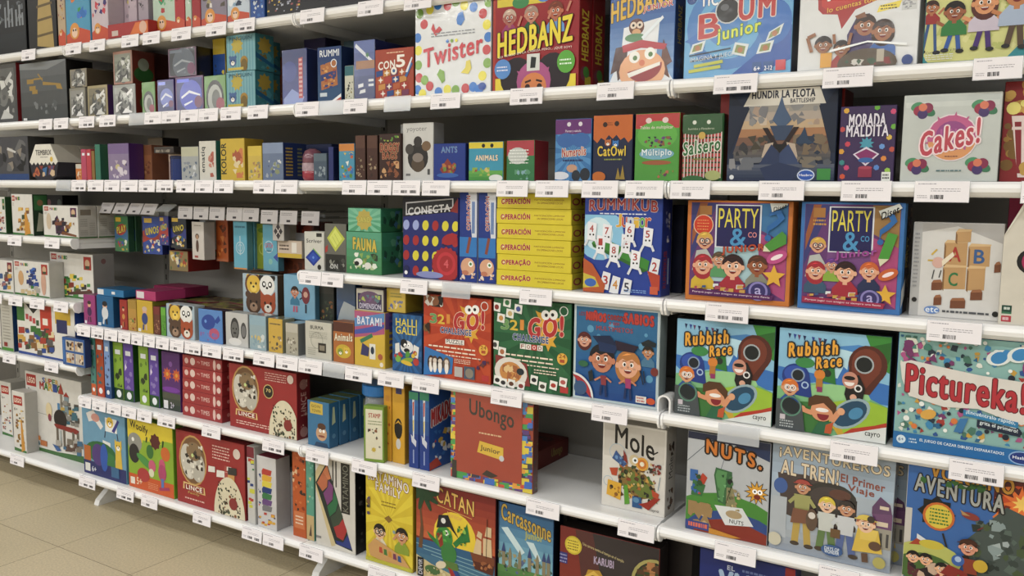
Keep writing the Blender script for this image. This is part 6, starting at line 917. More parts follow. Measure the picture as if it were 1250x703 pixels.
bx('card_game_box',-1.8719,2.13,1.424,0.0449,0.1,0.1439,0,'brown chocolate patterned box, right one of the pair on the third shelf',F=f_blurband('#4c2c20','#5c3c2c','#8c7c64 #3c2418 #a89478',8),c='#3c2418')
bx('board_game_box',-1.799,2.13,1.424,0.0873,0.08,0.1471,0,'dark brown box with red hand drawn lettering, third shelf',F=lambda a:(a.R(0,0,1,1,'#3c2018'),a.T('DOGGY',.05,.62,.95,.8,'#8c3428',.05,ol='#c8a878'),a.T('BAGS',.15,.46,.85,.6,'#8c3428',.04,ol='#c8a878'),a.B(.05,.05,.95,.42,16,.12,'#c89c6c #5c3420 #8c5434',4),a.B(.05,.84,.95,.96,9,.08,'#5c8c34 #a8b848',4)),c='#3c2018')
bx('board_game_box',-1.6943,2.14,1.424,0.1201,0.055,0.1775,0,'tall white box with a dark family photo cluster, third shelf',F=f_yoyo,c='#c9c9c6',cs='#8c8c8c')
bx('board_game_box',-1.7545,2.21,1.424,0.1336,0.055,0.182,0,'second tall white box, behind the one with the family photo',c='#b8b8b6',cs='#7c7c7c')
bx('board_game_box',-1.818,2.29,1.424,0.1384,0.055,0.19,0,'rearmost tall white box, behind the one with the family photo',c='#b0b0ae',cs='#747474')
bx('card_game_box',-1.5669,2.13,1.424,0.1194,0.03,0.1116,0,'dark blue box with a pile of fruit, beside the tall white boxes, third shelf',F=f_ants,c='#1c3a8c',cs='#142a6c')
bx('card_game_box',-1.4343,2.13,1.424,0.1218,0.02,0.1135,0,'yellow topped box with green hills and blue sky, third shelf',F=f_jungle,c='#3c98b4',cs='#8c8428')
bx('card_game_box',-1.3152,2.13,1.424,0.0938,0.08,0.1155,0,'shiny red and green box, third shelf, standing alone before the dark gap',F=f_redgreen,c='#2f7c48',cs='#8c1c2c',g=1)
bx('board_game_box',-1.1453,2.13,1.424,0.1128,0.02,0.1692,0,'light blue box with a purple top band, first of four tall boxes, third shelf',F=f_numerolis,c='#3c78b0',cs='#2c5c94')
bx('board_game_box',-1.0256,2.13,1.424,0.1166,0.035,0.1757,0,'navy box with an orange top band and yellow lettering, third shelf',F=f_catowl,c='#1d2748')
bx('board_game_box',-0.8984,2.13,1.424,0.1237,0.035,0.175,0,'light green box with a red top band and a train, third shelf',F=f_multiplo,c='#4f9c38',cs='#a8342c',g=1)
bx('board_game_box',-0.7747,2.13,1.424,0.1059,0.035,0.1681,0,'green box with red and white gingham pattern, third shelf',F=f_salsero,c='#2f6c38',cs='#1c3c20',g=1)
bx('board_game_box',-0.5804,2.128,1.424,0.2585,0.04,0.2216,0,'dark blue box with a warship bow and a pale title strip',F=f_flota,c='#1c2c48',cs='#182238')
bx('board_game_box',-0.7302,2.18,1.424,0.0386,0.1,0.2335,0,'tall red box end showing at the left behind the warship box',c='#a02420')
bx('board_game_box',-0.461,2.18,1.424,0.0263,0.1,0.2192,0,'tall red box end showing at the right behind the warship box',c='#a02420',cs='#5c1414')
bx('board_game_box',-0.3846,2.13,1.424,0.1206,0.03,0.1712,0,'purple box with scattered gems and pale jagged lettering',F=f_morada,c='#43305c',cs='#1c1428')
bx('board_game_box',-0.2139,2.125,1.424,0.1919,0.05,0.1895,0,'pale grey box with a pink round emblem and berries in the corners',F=f_cakes,c='#c4cac6',g=1)
bx('board_game_box',-0.0631,2.15,1.424,0.1063,0.06,0.2113,0,'red box with a striped tub of popcorn at the right edge of the third shelf',F=f_popcorn,c='#8c1c22',cs='#5c1418')
bx('card_game_box',-2.1428,2.14,1.12,0.0926,0.06,0.131,0,'white box with a blue diamond shaped puzzle, left end of the fourth shelf',F=f_scriver,c='#c8c8c0')
bx('card_game_box',-2.0443,2.14,1.12,0.0969,0.06,0.1615,0,'grey box with a yellow green cube puzzle, fourth shelf',F=f_cube,c='#6c6c64',cs='#2c2e2a')
bx('card_game_box',-1.9194,2.14,1.12,0.153,0.11,0.1383,0,'green box with animals, bottom of the pair of green boxes on the fourth shelf',F=f_greenanim,c='#3f8450',S=s_green,cs='#2c6c48')
bx('card_game_box',-1.9162,2.14,1.2589,0.1414,0.11,0.0767,0,'teal green box with a golden star, on top of the animal box, fourth shelf',F=f_greenbox,c='#4c9c74',S=s_green,cs='#2c6c58')
bx('board_game_box',-1.6471,2.14,1.12,0.2148,0.04,0.2531,0,'dark blue box with rows of red and yellow discs',F=f_conecta,c='#232c74',cs='#3c4494')
bx('board_game_box',-1.5025,2.14,1.12,0.0651,0.2,0.2718,0,'blue and white box on edge, left one of the two with a patient face',F=f_opspine,c='#1f3c8c',cs='#a8b0c0')
bx('board_game_box',-1.4339,2.14,1.12,0.0633,0.2,0.2699,0,'blue and white box on edge, right one of the two with a patient face',F=f_opspine,c='#1f3c8c',cs='#a8b0c0')
bx('board_game_box',-1.2697,2.135,1.12,0.2526,0.14,0.0453,0,'yellow box with red lettering lying flat, bottom of the yellow stack',group='yellow boxes stacked flat on the fourth shelf',F=f_op('OPERAÇÃO'),c='#d8c81c',S=s_op,cs='#c2b218')
bx('board_game_box',-1.2702,2.135,1.1659,0.248,0.14,0.0454,0,'yellow box with red lettering lying flat, second from the bottom of the yellow stack',group='yellow boxes stacked flat on the fourth shelf',F=f_op('OPERAÇÃO'),c='#d8c81c',S=s_op,cs='#c2b218')
bx('board_game_box',-1.273,2.135,1.2119,0.2481,0.14,0.0451,0,'yellow box with red lettering lying flat, third from the bottom of the yellow stack',group='yellow boxes stacked flat on the fourth shelf',F=f_op('OPERACIÓN'),c='#d8c81c',S=s_op,cs='#c2b218')
bx('board_game_box',-1.2708,2.135,1.2577,0.2489,0.14,0.0428,0,'yellow box with red lettering lying flat, fourth from the bottom of the yellow stack',group='yellow boxes stacked flat on the fourth shelf',F=f_op('OPERACIÓN'),c='#d8c81c',S=s_op,cs='#c2b218')
bx('board_game_box',-1.2736,2.135,1.3011,0.249,0.14,0.0437,0,'yellow box with red lettering lying flat, fifth from the bottom of the yellow stack',group='yellow boxes stacked flat on the fourth shelf',F=f_op('OPERACIÓN'),c='#d8c81c',S=s_op,cs='#c2b218')
bx('board_game_box',-1.274,2.135,1.3454,0.2444,0.14,0.0436,0,'yellow box with red lettering lying flat, topmost of the yellow stack',group='yellow boxes stacked flat on the fourth shelf',F=f_op('OPERACIÓN'),c='#d8c81c',S=s_op,cs='#c2b218')
bx('board_game_box',-0.9906,2.13,1.12,0.2282,0.065,0.2605,0,'blue box with number tiles dancing on a green rack',F=f_rummijr,c='#24449c',S=s_rummijr,cs='#2c3c8c')
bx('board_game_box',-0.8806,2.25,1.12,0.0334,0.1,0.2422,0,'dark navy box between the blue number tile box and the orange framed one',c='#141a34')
bx('board_game_box',-0.677,2.135,1.12,0.2666,0.05,0.256,0,'orange framed party game box with a dark blue title panel and drawn children',F=f_party('#c8782c',0),c='#c8782c',cs='#b86c28')
bx('board_game_box',-0.4094,2.135,1.12,0.2295,0.1,0.2558,0,'blue framed party game box with a dark blue title panel and a white corner tag',F=f_party('#3c78b8',1),c='#4484c4',S=s_party2,cs='#2a2830')
bx('board_game_box',-0.1889,2.16,1.12,0.1804,0.06,0.2137,0,'white box with drawn wooden letter blocks A B C',F=f_abc,c='#d6d5d2',cs='#b8b8b4')
bx('board_game_box',-0.057,2.3,1.12,0.0863,0.05,0.2815,0,'pink and orange box behind the white house shaped box',F=lambda a:(a.R(0,0,1,1,'#b02c5c'),a.P('#b83c2c',.5,0,1,0,1,1,.5,1),a.D(.6,.5,.2,'#c87c3c')),c='#b02c5c')
bx('card_game_box',-3.4513,2.13,0.816,0.0827,0.1,0.1265,0,'pink box with a small figure, left end of the fifth shelf',F=f_figure('#9c3c7c','#4c2458'),c='#9c3c7c',cs='#7c2c60')
bx('card_game_box',-3.341,2.13,0.816,0.1144,0.16,0.1309,0,'blue box with a child in a white shirt, fifth shelf',F=f_figure('#146494','#d0d4d8','#1c1c24'),c='#146494',cs='#104c74')
bx('card_game_box',-3.2992,2.13,0.9475,0.1804,0.11,0.0297,0,'blue box lying flat on the box with the child in a white shirt',F=lambda a:(a.R(0,0,1,1,'#1c74a8'),a.R(0,.1,.24,.9,'#d8dce0'),a.R(.55,.3,.68,.7,'#d8dce0')),c='#1c6ca0',ct='#17587c')
bx('card_game_box',-3.2143,2.13,0.816,0.0496,0.1,0.1232,0,'narrow red box, fifth shelf, left of the gold one',F=f_figure('#a03028','#c89048'),c='#8c2430')
bx('card_game_box',-3.1569,2.13,0.816,0.0542,0.1,0.1274,0,'gold patterned narrow box, fifth shelf, left of the yellow one',F=f_blurband('#b89040','#a88838','#8c3428 #c8a860 #5c7c3c',3),c='#a88838')
bx('card_game_box',-3.0743,2.13,0.816,0.1004,0.075,0.1303,0,'yellow box with a small blue figure, fifth shelf',F=f_figure('#c8a82c','#3c4c84','#c8b0a0'),c='#c8a82c',cs='#7c7824')
bx('card_game_box',-3.079,2.14,0.9469,0.1267,0.14,0.0377,0,'pink box with a white label lying flat on the gold and yellow boxes',F=lambda a:(a.R(0,0,1,1,'#b03870'),a.R(.04,.15,.42,.9,'#d8d4d8')),c='#b03870',ct='#8c2c58')
bx('card_game_box',-2.9982,2.13,0.816,0.0413,0.075,0.1131,0,'dark red narrow box, fifth shelf, left of the green one',F=f_blurband('#6c3c2c','#7c3430','#a87c5c',4),c='#5c2c20')
bx('card_game_box',-2.9571,2.13,0.816,0.0306,0.075,0.1131,0,'green narrow box, fifth shelf, left of the animal faces box',F=f_blurband('#5c9c34','#6cae3c','#3c6c24',4),c='#4c8c2c',cs='#2c5c8c')
bx('memory_game_box',-2.8529,2.13,0.816,0.1678,0.05,0.1309,0,'box with lion, panda, bear and fox faces in the front row of the fifth shelf',F=f_animals4,c='#a8bcc8',cs='#a4acb0')
bx('memory_game_box',-2.6774,2.13,0.816,0.1353,0.05,0.1259,0,'blue box with a dark blue whale and a pink shell, fifth shelf',F=f_whale,c='#5c8cc8',cs='#3c2c3c')
bx('memory_game_box',-2.5315,2.13,0.816,0.1201,0.05,0.1256,0,'grey box with black and white portraits, fifth shelf',F=f_faces,c='#c0c0be',cs='#a4a8a8')
bx('memory_game_box',-2.4199,2.13,0.816,0.0857,0.06,0.1259,0,'pale blue small box, fifth shelf, right of the grey portraits box',F=f_blurband('#90aab4','#8cacbc','#c8d0d0 #7c9cac #c8b470',3),c='#90aab4',cs='#7c9098',g=1)
bx('memory_game_box',-2.329,2.13,0.816,0.0706,0.06,0.1218,0,'yellow small box with dark animals, fifth shelf',F=lambda a:(a.R(0,0,1,1,'#c8a428'),a.B(.05,.05,.95,.5,12,.14,'#5c4c34 #3c3424 #d8d0c0 #8c7444',4),a.W(.1,.8,.9,.9,1,'#5c4c24',3)),c='#c8a428',cs='#94947c',g=1)
bx('memory_game_box',-2.247,2.13,0.816,0.0606,0.08,0.113,0,'grey white small box, fifth shelf, right of the yellow one with animals',F=f_blurband('#a8a494','#b8b4a8','#4c4840 #7c7468 #c8c4b8',5),c='#a8a494',cs='#7c8080',g=1)
bx('memory_game_box',-2.1192,2.13,0.816,0.1236,0.04,0.1286,0,'cream box with thin drawn text and a small dark picture, fifth shelf',F=f_burma,c='#c4c2b6',cs='#8c8c84')
bx('card_game_box',-2.0036,2.13,0.816,0.0926,0.05,0.1388,0,'orange brown box with a yellow animal picture, fifth shelf',F=f_animbox,c='#b06c34',cs='#8c5428')
bx('board_game_box',-1.888,2.13,0.816,0.1314,0.07,0.1842,0,'yellow box with a pink and blue top picture, fifth shelf',F=f_blokus,c='#d0b038',S=lambda a:(a.R(0,0,1,1,'#c8a828'),a.R(0,.7,1,1,'#7c5c9c'),a.W(.3,.3,.7,.95,6,'#3c4c9c',3,.6),a.D(.5,.2,.2,'#8c5c3c')),cs='#c0a02c')
bx('board_game_box',-1.8863,2.13,1.0008,0.1163,0.05,0.0722,0,'grey violet box resting on the yellow box with the pink top picture',F=f_dimension,c='#b8b4a8',cs='#4c4460')
bx('board_game_box',-1.9581,2.23,0.984,0.1027,0.05,0.1119,0,'pale box at the very top of the pile behind the violet one, fifth shelf',c='#8c8878')
bx('board_game_box',-1.731,2.13,0.816,0.1205,0.05,0.1865,0,'dark blue box with yellow capitals and a cartoon cow, fifth shelf',F=f_halli,c='#1f5484',cs='#18406c')
bx('card_game_box',-1.788,2.145,1.0031,0.0783,0.09,0.0779,0,'small yellow box lying on the blue box with yellow capitals',F=lambda a:(a.R(0,0,1,1,'#c8ac34'),a.B(.1,.1,.9,.5,12,.1,'#5c6ca0 #d8c8a0 #7c7c8c',4),a.W(.2,.6,.8,.85,2,'#8c8c3c',3)),c='#c8ac34',cs='#b09828',g=1)
bx('board_game_box',-1.5371,2.13,0.816,0.2544,0.04,0.2581,0,'orange square box with a googly eyed GO and a photo of puppies',F=f_go('#b03c1c','#c04c24','puzzle'),c='#b03c1c',cs='#7c2814')
bx('board_game_box',-1.2703,2.13,0.816,0.2615,0.04,0.2656,0,'green square box with a googly eyed GO and a plate of food',F=f_go('#1c5c38','#2c6c44','food'),c='#1c5c38',cs='#143c24')
bx('board_game_box',-1.0027,2.13,0.816,0.2578,0.05,0.2699,0,'blue square box with two cartoon children in graduation caps',F=f_grads,c='#b9c8cc',cs='#8c9ca0')
bx('board_game_box',-0.7009,2.135,0.816,0.2572,0.06,0.2533,0,'square box with yellow lettering and cartoon children with recycling bins, left one of the two',F=f_rubbish,c='#22384c',cs='#0c0e10')
bx('board_game_box',-0.4352,2.135,0.816,0.2572,0.06,0.2533,0,'square box with yellow lettering and cartoon children with recycling bins, right one of the two',F=f_rubbish,c='#22384c',cs='#0c0e10')
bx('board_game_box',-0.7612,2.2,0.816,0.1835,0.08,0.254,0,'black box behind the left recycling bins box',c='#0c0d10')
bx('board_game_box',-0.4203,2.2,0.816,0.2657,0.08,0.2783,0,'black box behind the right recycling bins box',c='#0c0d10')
bx('board_game_box',-0.1516,2.128,0.816,0.2814,0.06,0.2685,0,'wide box crowded with tiny drawings and curly red lettering',F=f_pictureka,c='#1f70ac',cs='#8cb8b4')
bx('card_game_box',-3.0432,2.212,0.816,0.1136,0.06,0.105,0,'grey brown flat topped box, first from the left, first row of the packed block',group='packed boxes behind the front row of the fifth shelf',c='#6c5c54',Tp=t_mix(1))
bx('card_game_box',-2.9298,2.212,0.816,0.1051,0.06,0.1105,0,'brown flat topped box, second from the left, first row of the packed block',group='packed boxes behind the front row of the fifth shelf',c='#4c3c34',Tp=t_mix(2))
bx('card_game_box',-2.8113,2.212,0.816,0.124,0.06,0.1077,0,'dark red flat topped box, third from the left, first row of the packed block',group='packed boxes behind the front row of the fifth shelf',c='#6c3c34',Tp=t_mix(4))
bx('card_game_box',-2.6835,2.212,0.816,0.1234,0.06,0.1055,0,'mustard flat topped box, fourth from the left, first row of the packed block',group='packed boxes behind the front row of the fifth shelf',c='#8c8c3c',Tp=t_mix(4))
bx('card_game_box',-2.5651,2.212,0.816,0.1054,0.06,0.1101,0,'brown flat topped box, fifth from the left, first row of the packed block',group='packed boxes behind the front row of the fifth shelf',c='#4c3c34',Tp=t_mix(3))
bx('card_game_box',-2.4428,2.212,0.816,0.1312,0.06,0.1112,0,'dark green flat topped box, sixth from the left, first row of the packed block',group='packed boxes behind the front row of the fifth shelf',c='#44503c',Tp=t_mix(4))
bx('card_game_box',-2.3346,2.212,0.816,0.0772,0.06,0.1061,0,'charcoal flat topped box, seventh from the left, first row of the packed block',group='packed boxes behind the front row of the fifth shelf',c='#4c4c44',Tp=t_mix(1))
bx('card_game_box',-3.0384,2.277,0.816,0.1232,0.06,0.1049,0,'grey brown flat topped box, first from the left, second row of the packed block',group='packed boxes behind the front row of the fifth shelf',c='#6c5c54',Tp=t_mix(1))
bx('card_game_box',-2.9127,2.277,0.816,0.1203,0.06,0.108,0,'olive flat topped box, second from the left, second row of the packed block',group='packed boxes behind the front row of the fifth shelf',c='#5c5c34',Tp=t_mix(2))
bx('card_game_box',-2.7811,2.277,0.816,0.1349,0.06,0.1089,0,'tan flat topped box, third from the left, second row of the packed block',group='packed boxes behind the front row of the fifth shelf',c='#7c6c44',Tp=t_mix(1))
bx('card_game_box',-2.645,2.277,0.816,0.1293,0.06,0.1052,0,'brown flat topped box, fourth from the left, second row of the packed block',group='packed boxes behind the front row of the fifth shelf',c='#4c3c34',Tp=t_mix(4))
bx('card_game_box',-2.5044,2.277,0.816,0.1437,0.06,0.1063,0,'dark green flat topped box, fifth from the left, second row of the packed block',group='packed boxes behind the front row of the fifth shelf',c='#44503c',Tp=t_mix(3))
bx('card_game_box',-2.3623,2.277,0.816,0.1326,0.06,0.1051,0,'grey brown flat topped box, sixth from the left, second row of the packed block',group='packed boxes behind the front row of the fifth shelf',c='#6c5c54',Tp=t_mix(1))
bx('card_game_box',-3.294,2.342,0.816,0.1319,0.06,0.1096,0,'moss green flat topped box, first from the left, third row of the packed block',group='packed boxes behind the front row of the fifth shelf',c='#5c6c4c',Tp=t_mix(4))
bx('card_game_box',-3.159,2.342,0.816,0.1302,0.06,0.1065,0,'brown flat topped box, second from the left, third row of the packed block',group='packed boxes behind the front row of the fifth shelf',c='#4c3c34',Tp=t_mix(3))
bx('card_game_box',-3.024,2.342,0.816,0.1317,0.06,0.1093,0,'wine red flat topped box, third from the left, third row of the packed block',group='packed boxes behind the front row of the fifth shelf',c='#7c2c3c',Tp=t_mix(2))
bx('card_game_box',-2.8938,2.342,0.816,0.1207,0.06,0.1064,0,'dark red flat topped box, fourth from the left, third row of the packed block',group='packed boxes behind the front row of the fifth shelf',c='#6c3c34',Tp=t_mix(2))
bx('card_game_box',-2.7715,2.342,0.816,0.116,0.06,0.106,0,'grey brown flat topped box, fifth from the left, third row of the packed block',group='packed boxes behind the front row of the fifth shelf',c='#6c5c54',Tp=t_mix(3))
bx('card_game_box',-2.6345,2.342,0.816,0.1501,0.06,0.1054,0,'grey brown flat topped box, sixth from the left, third row of the packed block',group='packed boxes behind the front row of the fifth shelf',c='#6c5c54',Tp=t_mix(4))
bx('card_game_box',-2.5019,2.342,0.816,0.107,0.06,0.1108,0,'charcoal flat topped box, seventh from the left, third row of the packed block',group='packed boxes behind the front row of the fifth shelf',c='#4c4c44',Tp=t_mix(1))
bx('card_game_box',-2.3884,2.342,0.816,0.1121,0.06,0.1064,0,'tan flat topped box, eighth from the left, third row of the packed block',group='packed boxes behind the front row of the fifth shelf',c='#7c6c44',Tp=t_mix(1))
bx('card_game_box',-3.2986,2.407,0.816,0.1228,0.06,0.1086,0,'tan flat topped box, first from the left, fourth row of the packed block',group='packed boxes behind the front row of the fifth shelf',c='#7c6c44',Tp=t_mix(2))
bx('card_game_box',-3.179,2.407,0.816,0.1083,0.06,0.1076,0,'mustard flat topped box, second from the left, fourth row of the packed block',group='packed boxes behind the front row of the fifth shelf',c='#8c8c3c',Tp=t_mix(4))
bx('card_game_box',-3.0684,2.407,0.816,0.1048,0.06,0.1063,0,'olive flat topped box, third from the left, fourth row of the packed block',group='packed boxes behind the front row of the fifth shelf',c='#5c5c34',Tp=t_mix(1))
bx('card_game_box',-2.961,2.407,0.816,0.102,0.06,0.1049,0,'charcoal flat topped box, fourth from the left, fourth row of the packed block',group='packed boxes behind the front row of the fifth shelf',c='#4c4c44',Tp=t_mix(3))
bx('card_game_box',-2.8514,2.407,0.816,0.1092,0.06,0.1079,0,'wine red flat topped box, fifth from the left, fourth row of the packed block',group='packed boxes behind the front row of the fifth shelf',c='#7c2c3c',Tp=t_mix(2))
bx('card_game_box',-2.7134,2.407,0.816,0.1588,0.06,0.1055,0,'olive flat topped box, sixth from the left, fourth row of the packed block',group='packed boxes behind the front row of the fifth shelf',c='#5c5c34',Tp=t_mix(2))
bx('card_game_box',-2.5697,2.407,0.816,0.1204,0.06,0.1086,0,'charcoal flat topped box, seventh from the left, fourth row of the packed block',group='packed boxes behind the front row of the fifth shelf',c='#4c4c44',Tp=t_mix(3))
bx('card_game_box',-2.445,2.407,0.816,0.1211,0.06,0.104,0,'moss green flat topped box, eighth from the left, fourth row of the packed block',group='packed boxes behind the front row of the fifth shelf',c='#5c6c4c',Tp=t_mix(4))
bx('card_game_box',-2.3382,2.407,0.816,0.0844,0.06,0.1043,0,'mustard flat topped box, ninth from the left, fourth row of the packed block',group='packed boxes behind the front row of the fifth shelf',c='#8c8c3c',Tp=t_mix(2))
bx('card_game_box',-3.3047,2.472,0.816,0.1107,0.06,0.1075,0,'grey brown flat topped box, first from the left, fifth row of the packed block',group='packed boxes behind the front row of the fifth shelf',c='#6c5c54',Tp=t_mix(1))
bx('card_game_box',-3.1893,2.472,0.816,0.112,0.06,0.108,0,'brown flat topped box, second from the left, fifth row of the packed block',group='packed boxes behind the front row of the fifth shelf',c='#4c3c34',Tp=t_mix(4))
bx('card_game_box',-3.0556,2.472,0.816,0.1474,0.06,0.105,0,'grey brown flat topped box, third from the left, fifth row of the packed block',group='packed boxes behind the front row of the fifth shelf',c='#6c5c54',Tp=t_mix(4))
bx('card_game_box',-2.9085,2.472,0.816,0.1389,0.06,0.1081,0,'dark green flat topped box, fourth from the left, fifth row of the packed block',group='packed boxes behind the front row of the fifth shelf',c='#44503c',Tp=t_mix(1))
bx('card_game_box',-2.7636,2.472,0.816,0.1429,0.06,0.1085,0,'dark green flat topped box, fifth from the left, fifth row of the packed block',group='packed boxes behind the front row of the fifth shelf',c='#44503c',Tp=t_mix(3))
bx('card_game_box',-2.6244,2.472,0.816,0.1273,0.06,0.1056,0,'dark red flat topped box, sixth from the left, fifth row of the packed block',group='packed boxes behind the front row of the fifth shelf',c='#6c3c34',Tp=t_mix(4))
bx('card_game_box',-2.5034,2.472,0.816,0.1067,0.06,0.1098,0,'brown flat topped box, seventh from the left, fifth row of the packed block',group='packed boxes behind the front row of the fifth shelf',c='#4c3c34',Tp=t_mix(1))
bx('card_game_box',-2.3764,2.472,0.816,0.1393,0.06,0.1082,0,'grey brown flat topped box, eighth from the left, fifth row of the packed block',group='packed boxes behind the front row of the fifth shelf',c='#6c5c54',Tp=t_mix(2))
bx('card_game_box',-3.235,2.36,0.931,0.2,0.13,0.042,0,'large dark magenta box lying flat at the back of the fifth shelf',c='#8c1c50')
bx('memory_game_box',-2.5059,2.22,0.93,0.1859,0.05,0.1484,0,'box with lion, panda, bear and fox faces standing on top of the packed boxes',F=f_animals4,c='#a8bcc8',cs='#5c4c3c')
bx('memory_game_box',-2.2801,2.2,0.93,0.1548,0.06,0.1603,0,'light blue box with a boy and a red monkey, standing on the packed boxes',F=f_kidblue,c='#7cacc8',cs='#5c94b4')
bx('memory_game_box',-2.1661,2.22,0.93,0.0711,0.08,0.14,0,'dark box right of the boy and monkey box, standing on the packed boxes',F=f_blurband('#2c3430','#3c3c38','#8c5c34 #7c7c44 #3c4c3c',4),c='#242a28')
bx('memory_game_box',-2.0749,2.22,0.93,0.088,0.08,0.1595,0,'blue and silver box at the right end of the upper row on the packed boxes',F=lambda a:(a.R(0,0,1,1,'#1c5488'),a.P('#b8c4cc',0,0,1,0,1,.4,.4,.5,.2,.3)),c='#1c4c80',g=1)
bx('card_game_box',-3.4586,2.14,0.507,0.0357,0.12,0.2511,0,'teal spined box at the left end of the sixth shelf',F=f_spine('#4c8c84','#c8602c','','#222222',c2='#2c4c5c'),c='#4c8c84')
bx('card_game_box',-3.4084,2.14,0.507,0.0528,0.14,0.256,0,'orange spined box beside the teal one, sixth shelf',F=f_spine('#a84c28','#b84424','','#222',c2='#2c6c7c #c88c4c'),c='#a84420',cs='#7c3018')
bx('card_game_box',-3.3559,2.14,0.507,0.0405,0.12,0.2542,0,'pale blue spined box with a navy foot, sixth shelf',F=f_spine('#7c9ccc','#1c4c84','','#222',c2='#3c4c74'),c='#5c7cac',cs='#143c6c')
bx('card_game_box',-3.3029,2.155,0.507,0.0655,0.12,0.2435,0,'left green spined box, sixth shelf',F=f_spine('#84a82c','#1c4424','','#222',c2='#5c7c24 #c87c3c #2c3c1c'),c='#84a82c',cs='#1c4c1c')
bx('card_game_box',-3.2324,2.155,0.507,0.0642,0.13,0.2437,0,'left purple spined box with a green foot, sixth shelf',F=f_spine('#6448a0','#1c5424','','#222',c2='#8c7cb8 #d8d0e0'),c='#6448a0',cs='#2c5c20')
bx('card_game_box',-3.1307,2.155,0.507,0.0623,0.12,0.244,0,'right green spined box, sixth shelf',F=f_spine('#84a82c','#84a82c','','#222',c2='#5c7c24 #c87c3c #2c3c1c'),c='#84a82c',cs='#1c4c1c')
bx('card_game_box',-3.0637,2.155,0.507,0.061,0.13,0.2442,0,'right purple spined box with a green foot, sixth shelf',F=f_spine('#6448a0','#1c5424','','#222',c2='#8c7cb8 #d8d0e0'),c='#6448a0',cs='#2c5c20')
bx('card_game_box',-2.9624,2.16,0.507,0.1133,0.1,0.2376,0,'purple box with orange flowers, sixth shelf',F=f_flowers,c='#5c2c74')
bx('card_game_box',-2.7599,2.145,0.507,0.2319,0.063,0.0527,0,'flat red box with white round icons, bottom of the red stack',group='red boxes stacked flat on the sixth shelf',F=f_mytimes,c='#a03436',S=s_mytimes,cs='#8c2a2e')
bx('card_game_box',-2.7577,2.145,0.5603,0.2315,0.063,0.0498,0,'flat red box with white round icons, second from the bottom of the red stack',group='red boxes stacked flat on the sixth shelf',F=f_mytimes,c='#a03436',S=s_mytimes,cs='#8c2a2e')
bx('card_game_box',-2.7556,2.145,0.6106,0.231,0.063,0.0463,0,'flat red box with white round icons, middle of the red stack',group='red boxes stacked flat on the sixth shelf',F=f_mytimes,c='#a03436',S=s_mytimes,cs='#8c2a2e')
bx('card_game_box',-2.7537,2.145,0.6576,0.2306,0.063,0.0461,0,'flat red box with white round icons, second from the top of the red stack',group='red boxes stacked flat on the sixth shelf',F=f_mytimes,c='#a03436',S=s_mytimes,cs='#8c2a2e')
bx('card_game_box',-2.7518,2.145,0.7043,0.2302,0.063,0.046,0,'flat red box with white round icons, topmost of the red stack',group='red boxes stacked flat on the sixth shelf',F=f_mytimes,c='#a03436',S=s_mytimes,cs='#8c2a2e')
bx('board_game_box',-2.4147,2.14,0.507,0.354,0.065,0.2421,0,'red square box with a lynx and zebra picture in a gold ring, sixth shelf',F=f_lince(1),c='#9c2c2c',S=s_lince,cs='#7c2024')
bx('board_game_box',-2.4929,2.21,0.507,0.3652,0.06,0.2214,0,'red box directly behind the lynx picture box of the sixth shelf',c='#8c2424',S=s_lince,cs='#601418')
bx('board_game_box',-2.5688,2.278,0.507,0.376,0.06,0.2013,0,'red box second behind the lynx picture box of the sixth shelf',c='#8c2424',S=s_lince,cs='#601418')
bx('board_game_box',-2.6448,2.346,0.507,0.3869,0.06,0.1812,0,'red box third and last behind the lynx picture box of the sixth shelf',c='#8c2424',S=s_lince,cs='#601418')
bx('card_game_box',-2.1243,2.13,0.507,0.1016,0.045,0.1599,0,'small blue box with a cartoon face, front one of the row on the sixth shelf',F=f_family,c='#3c78a0',S=lambda a:(a.R(0,0,1,1,'#2c6890'),a.P('#b8c4a0',.3,.5,.7,.55,.6,.9,.4,.9),a.D(.5,.25,.2,'#5c8cac')),cs='#2c6c94',ct='#5c6c48')
bx('card_game_box',-2.1243,2.182,0.507,0.1016,0.045,0.1599,0,'small blue box, second in the row behind the front cartoon face box, sixth shelf',F=f_family,c='#3c78a0',S=lambda a:(a.R(0,0,1,1,'#2c6890'),a.P('#b8c4a0',.3,.5,.7,.55,.6,.9,.4,.9),a.D(.5,.25,.2,'#5c8cac')),cs='#2c6c94',ct='#5c6c48')
bx('card_game_box',-2.1243,2.234,0.507,0.1016,0.045,0.1599,0,'small blue box, third in the row behind the front cartoon face box, sixth shelf',F=f_family,c='#3c78a0',S=lambda a:(a.R(0,0,1,1,'#2c6890'),a.P('#b8c4a0',.3,.5,.7,.55,.6,.9,.4,.9),a.D(.5,.25,.2,'#5c8cac')),cs='#2c6c94',ct='#5c6c48')
bx('card_game_box',-2.1243,2.286,0.507,0.1016,0.045,0.1599,0,'small blue box, last in the row behind the front cartoon face box, sixth shelf',F=f_family,c='#3c78a0',S=lambda a:(a.R(0,0,1,1,'#2c6890'),a.P('#b8c4a0',.3,.5,.7,.55,.6,.9,.4,.9),a.D(.5,.25,.2,'#5c8cac')),cs='#2c6c94',ct='#5c6c48')
bx('card_game_box',-1.8501,2.105,0.507,0.0727,0.03,0.1866,0.25,'small cream and green box in front of the jar, tilted over the shelf edge',F=f_stamp,c='#7c9c3c',Lf=lambda a:a.R(0,0,1,1,'#94948c'))
bx('card_game_box',-1.8208,2.14,0.507,0.0326,0.16,0.2518,0,'amber spined box right of the jar, sixth shelf',F=f_spine('#d0981c','','','#222','#c88c2c',c2='#b05c1c'),c='#c8921c')
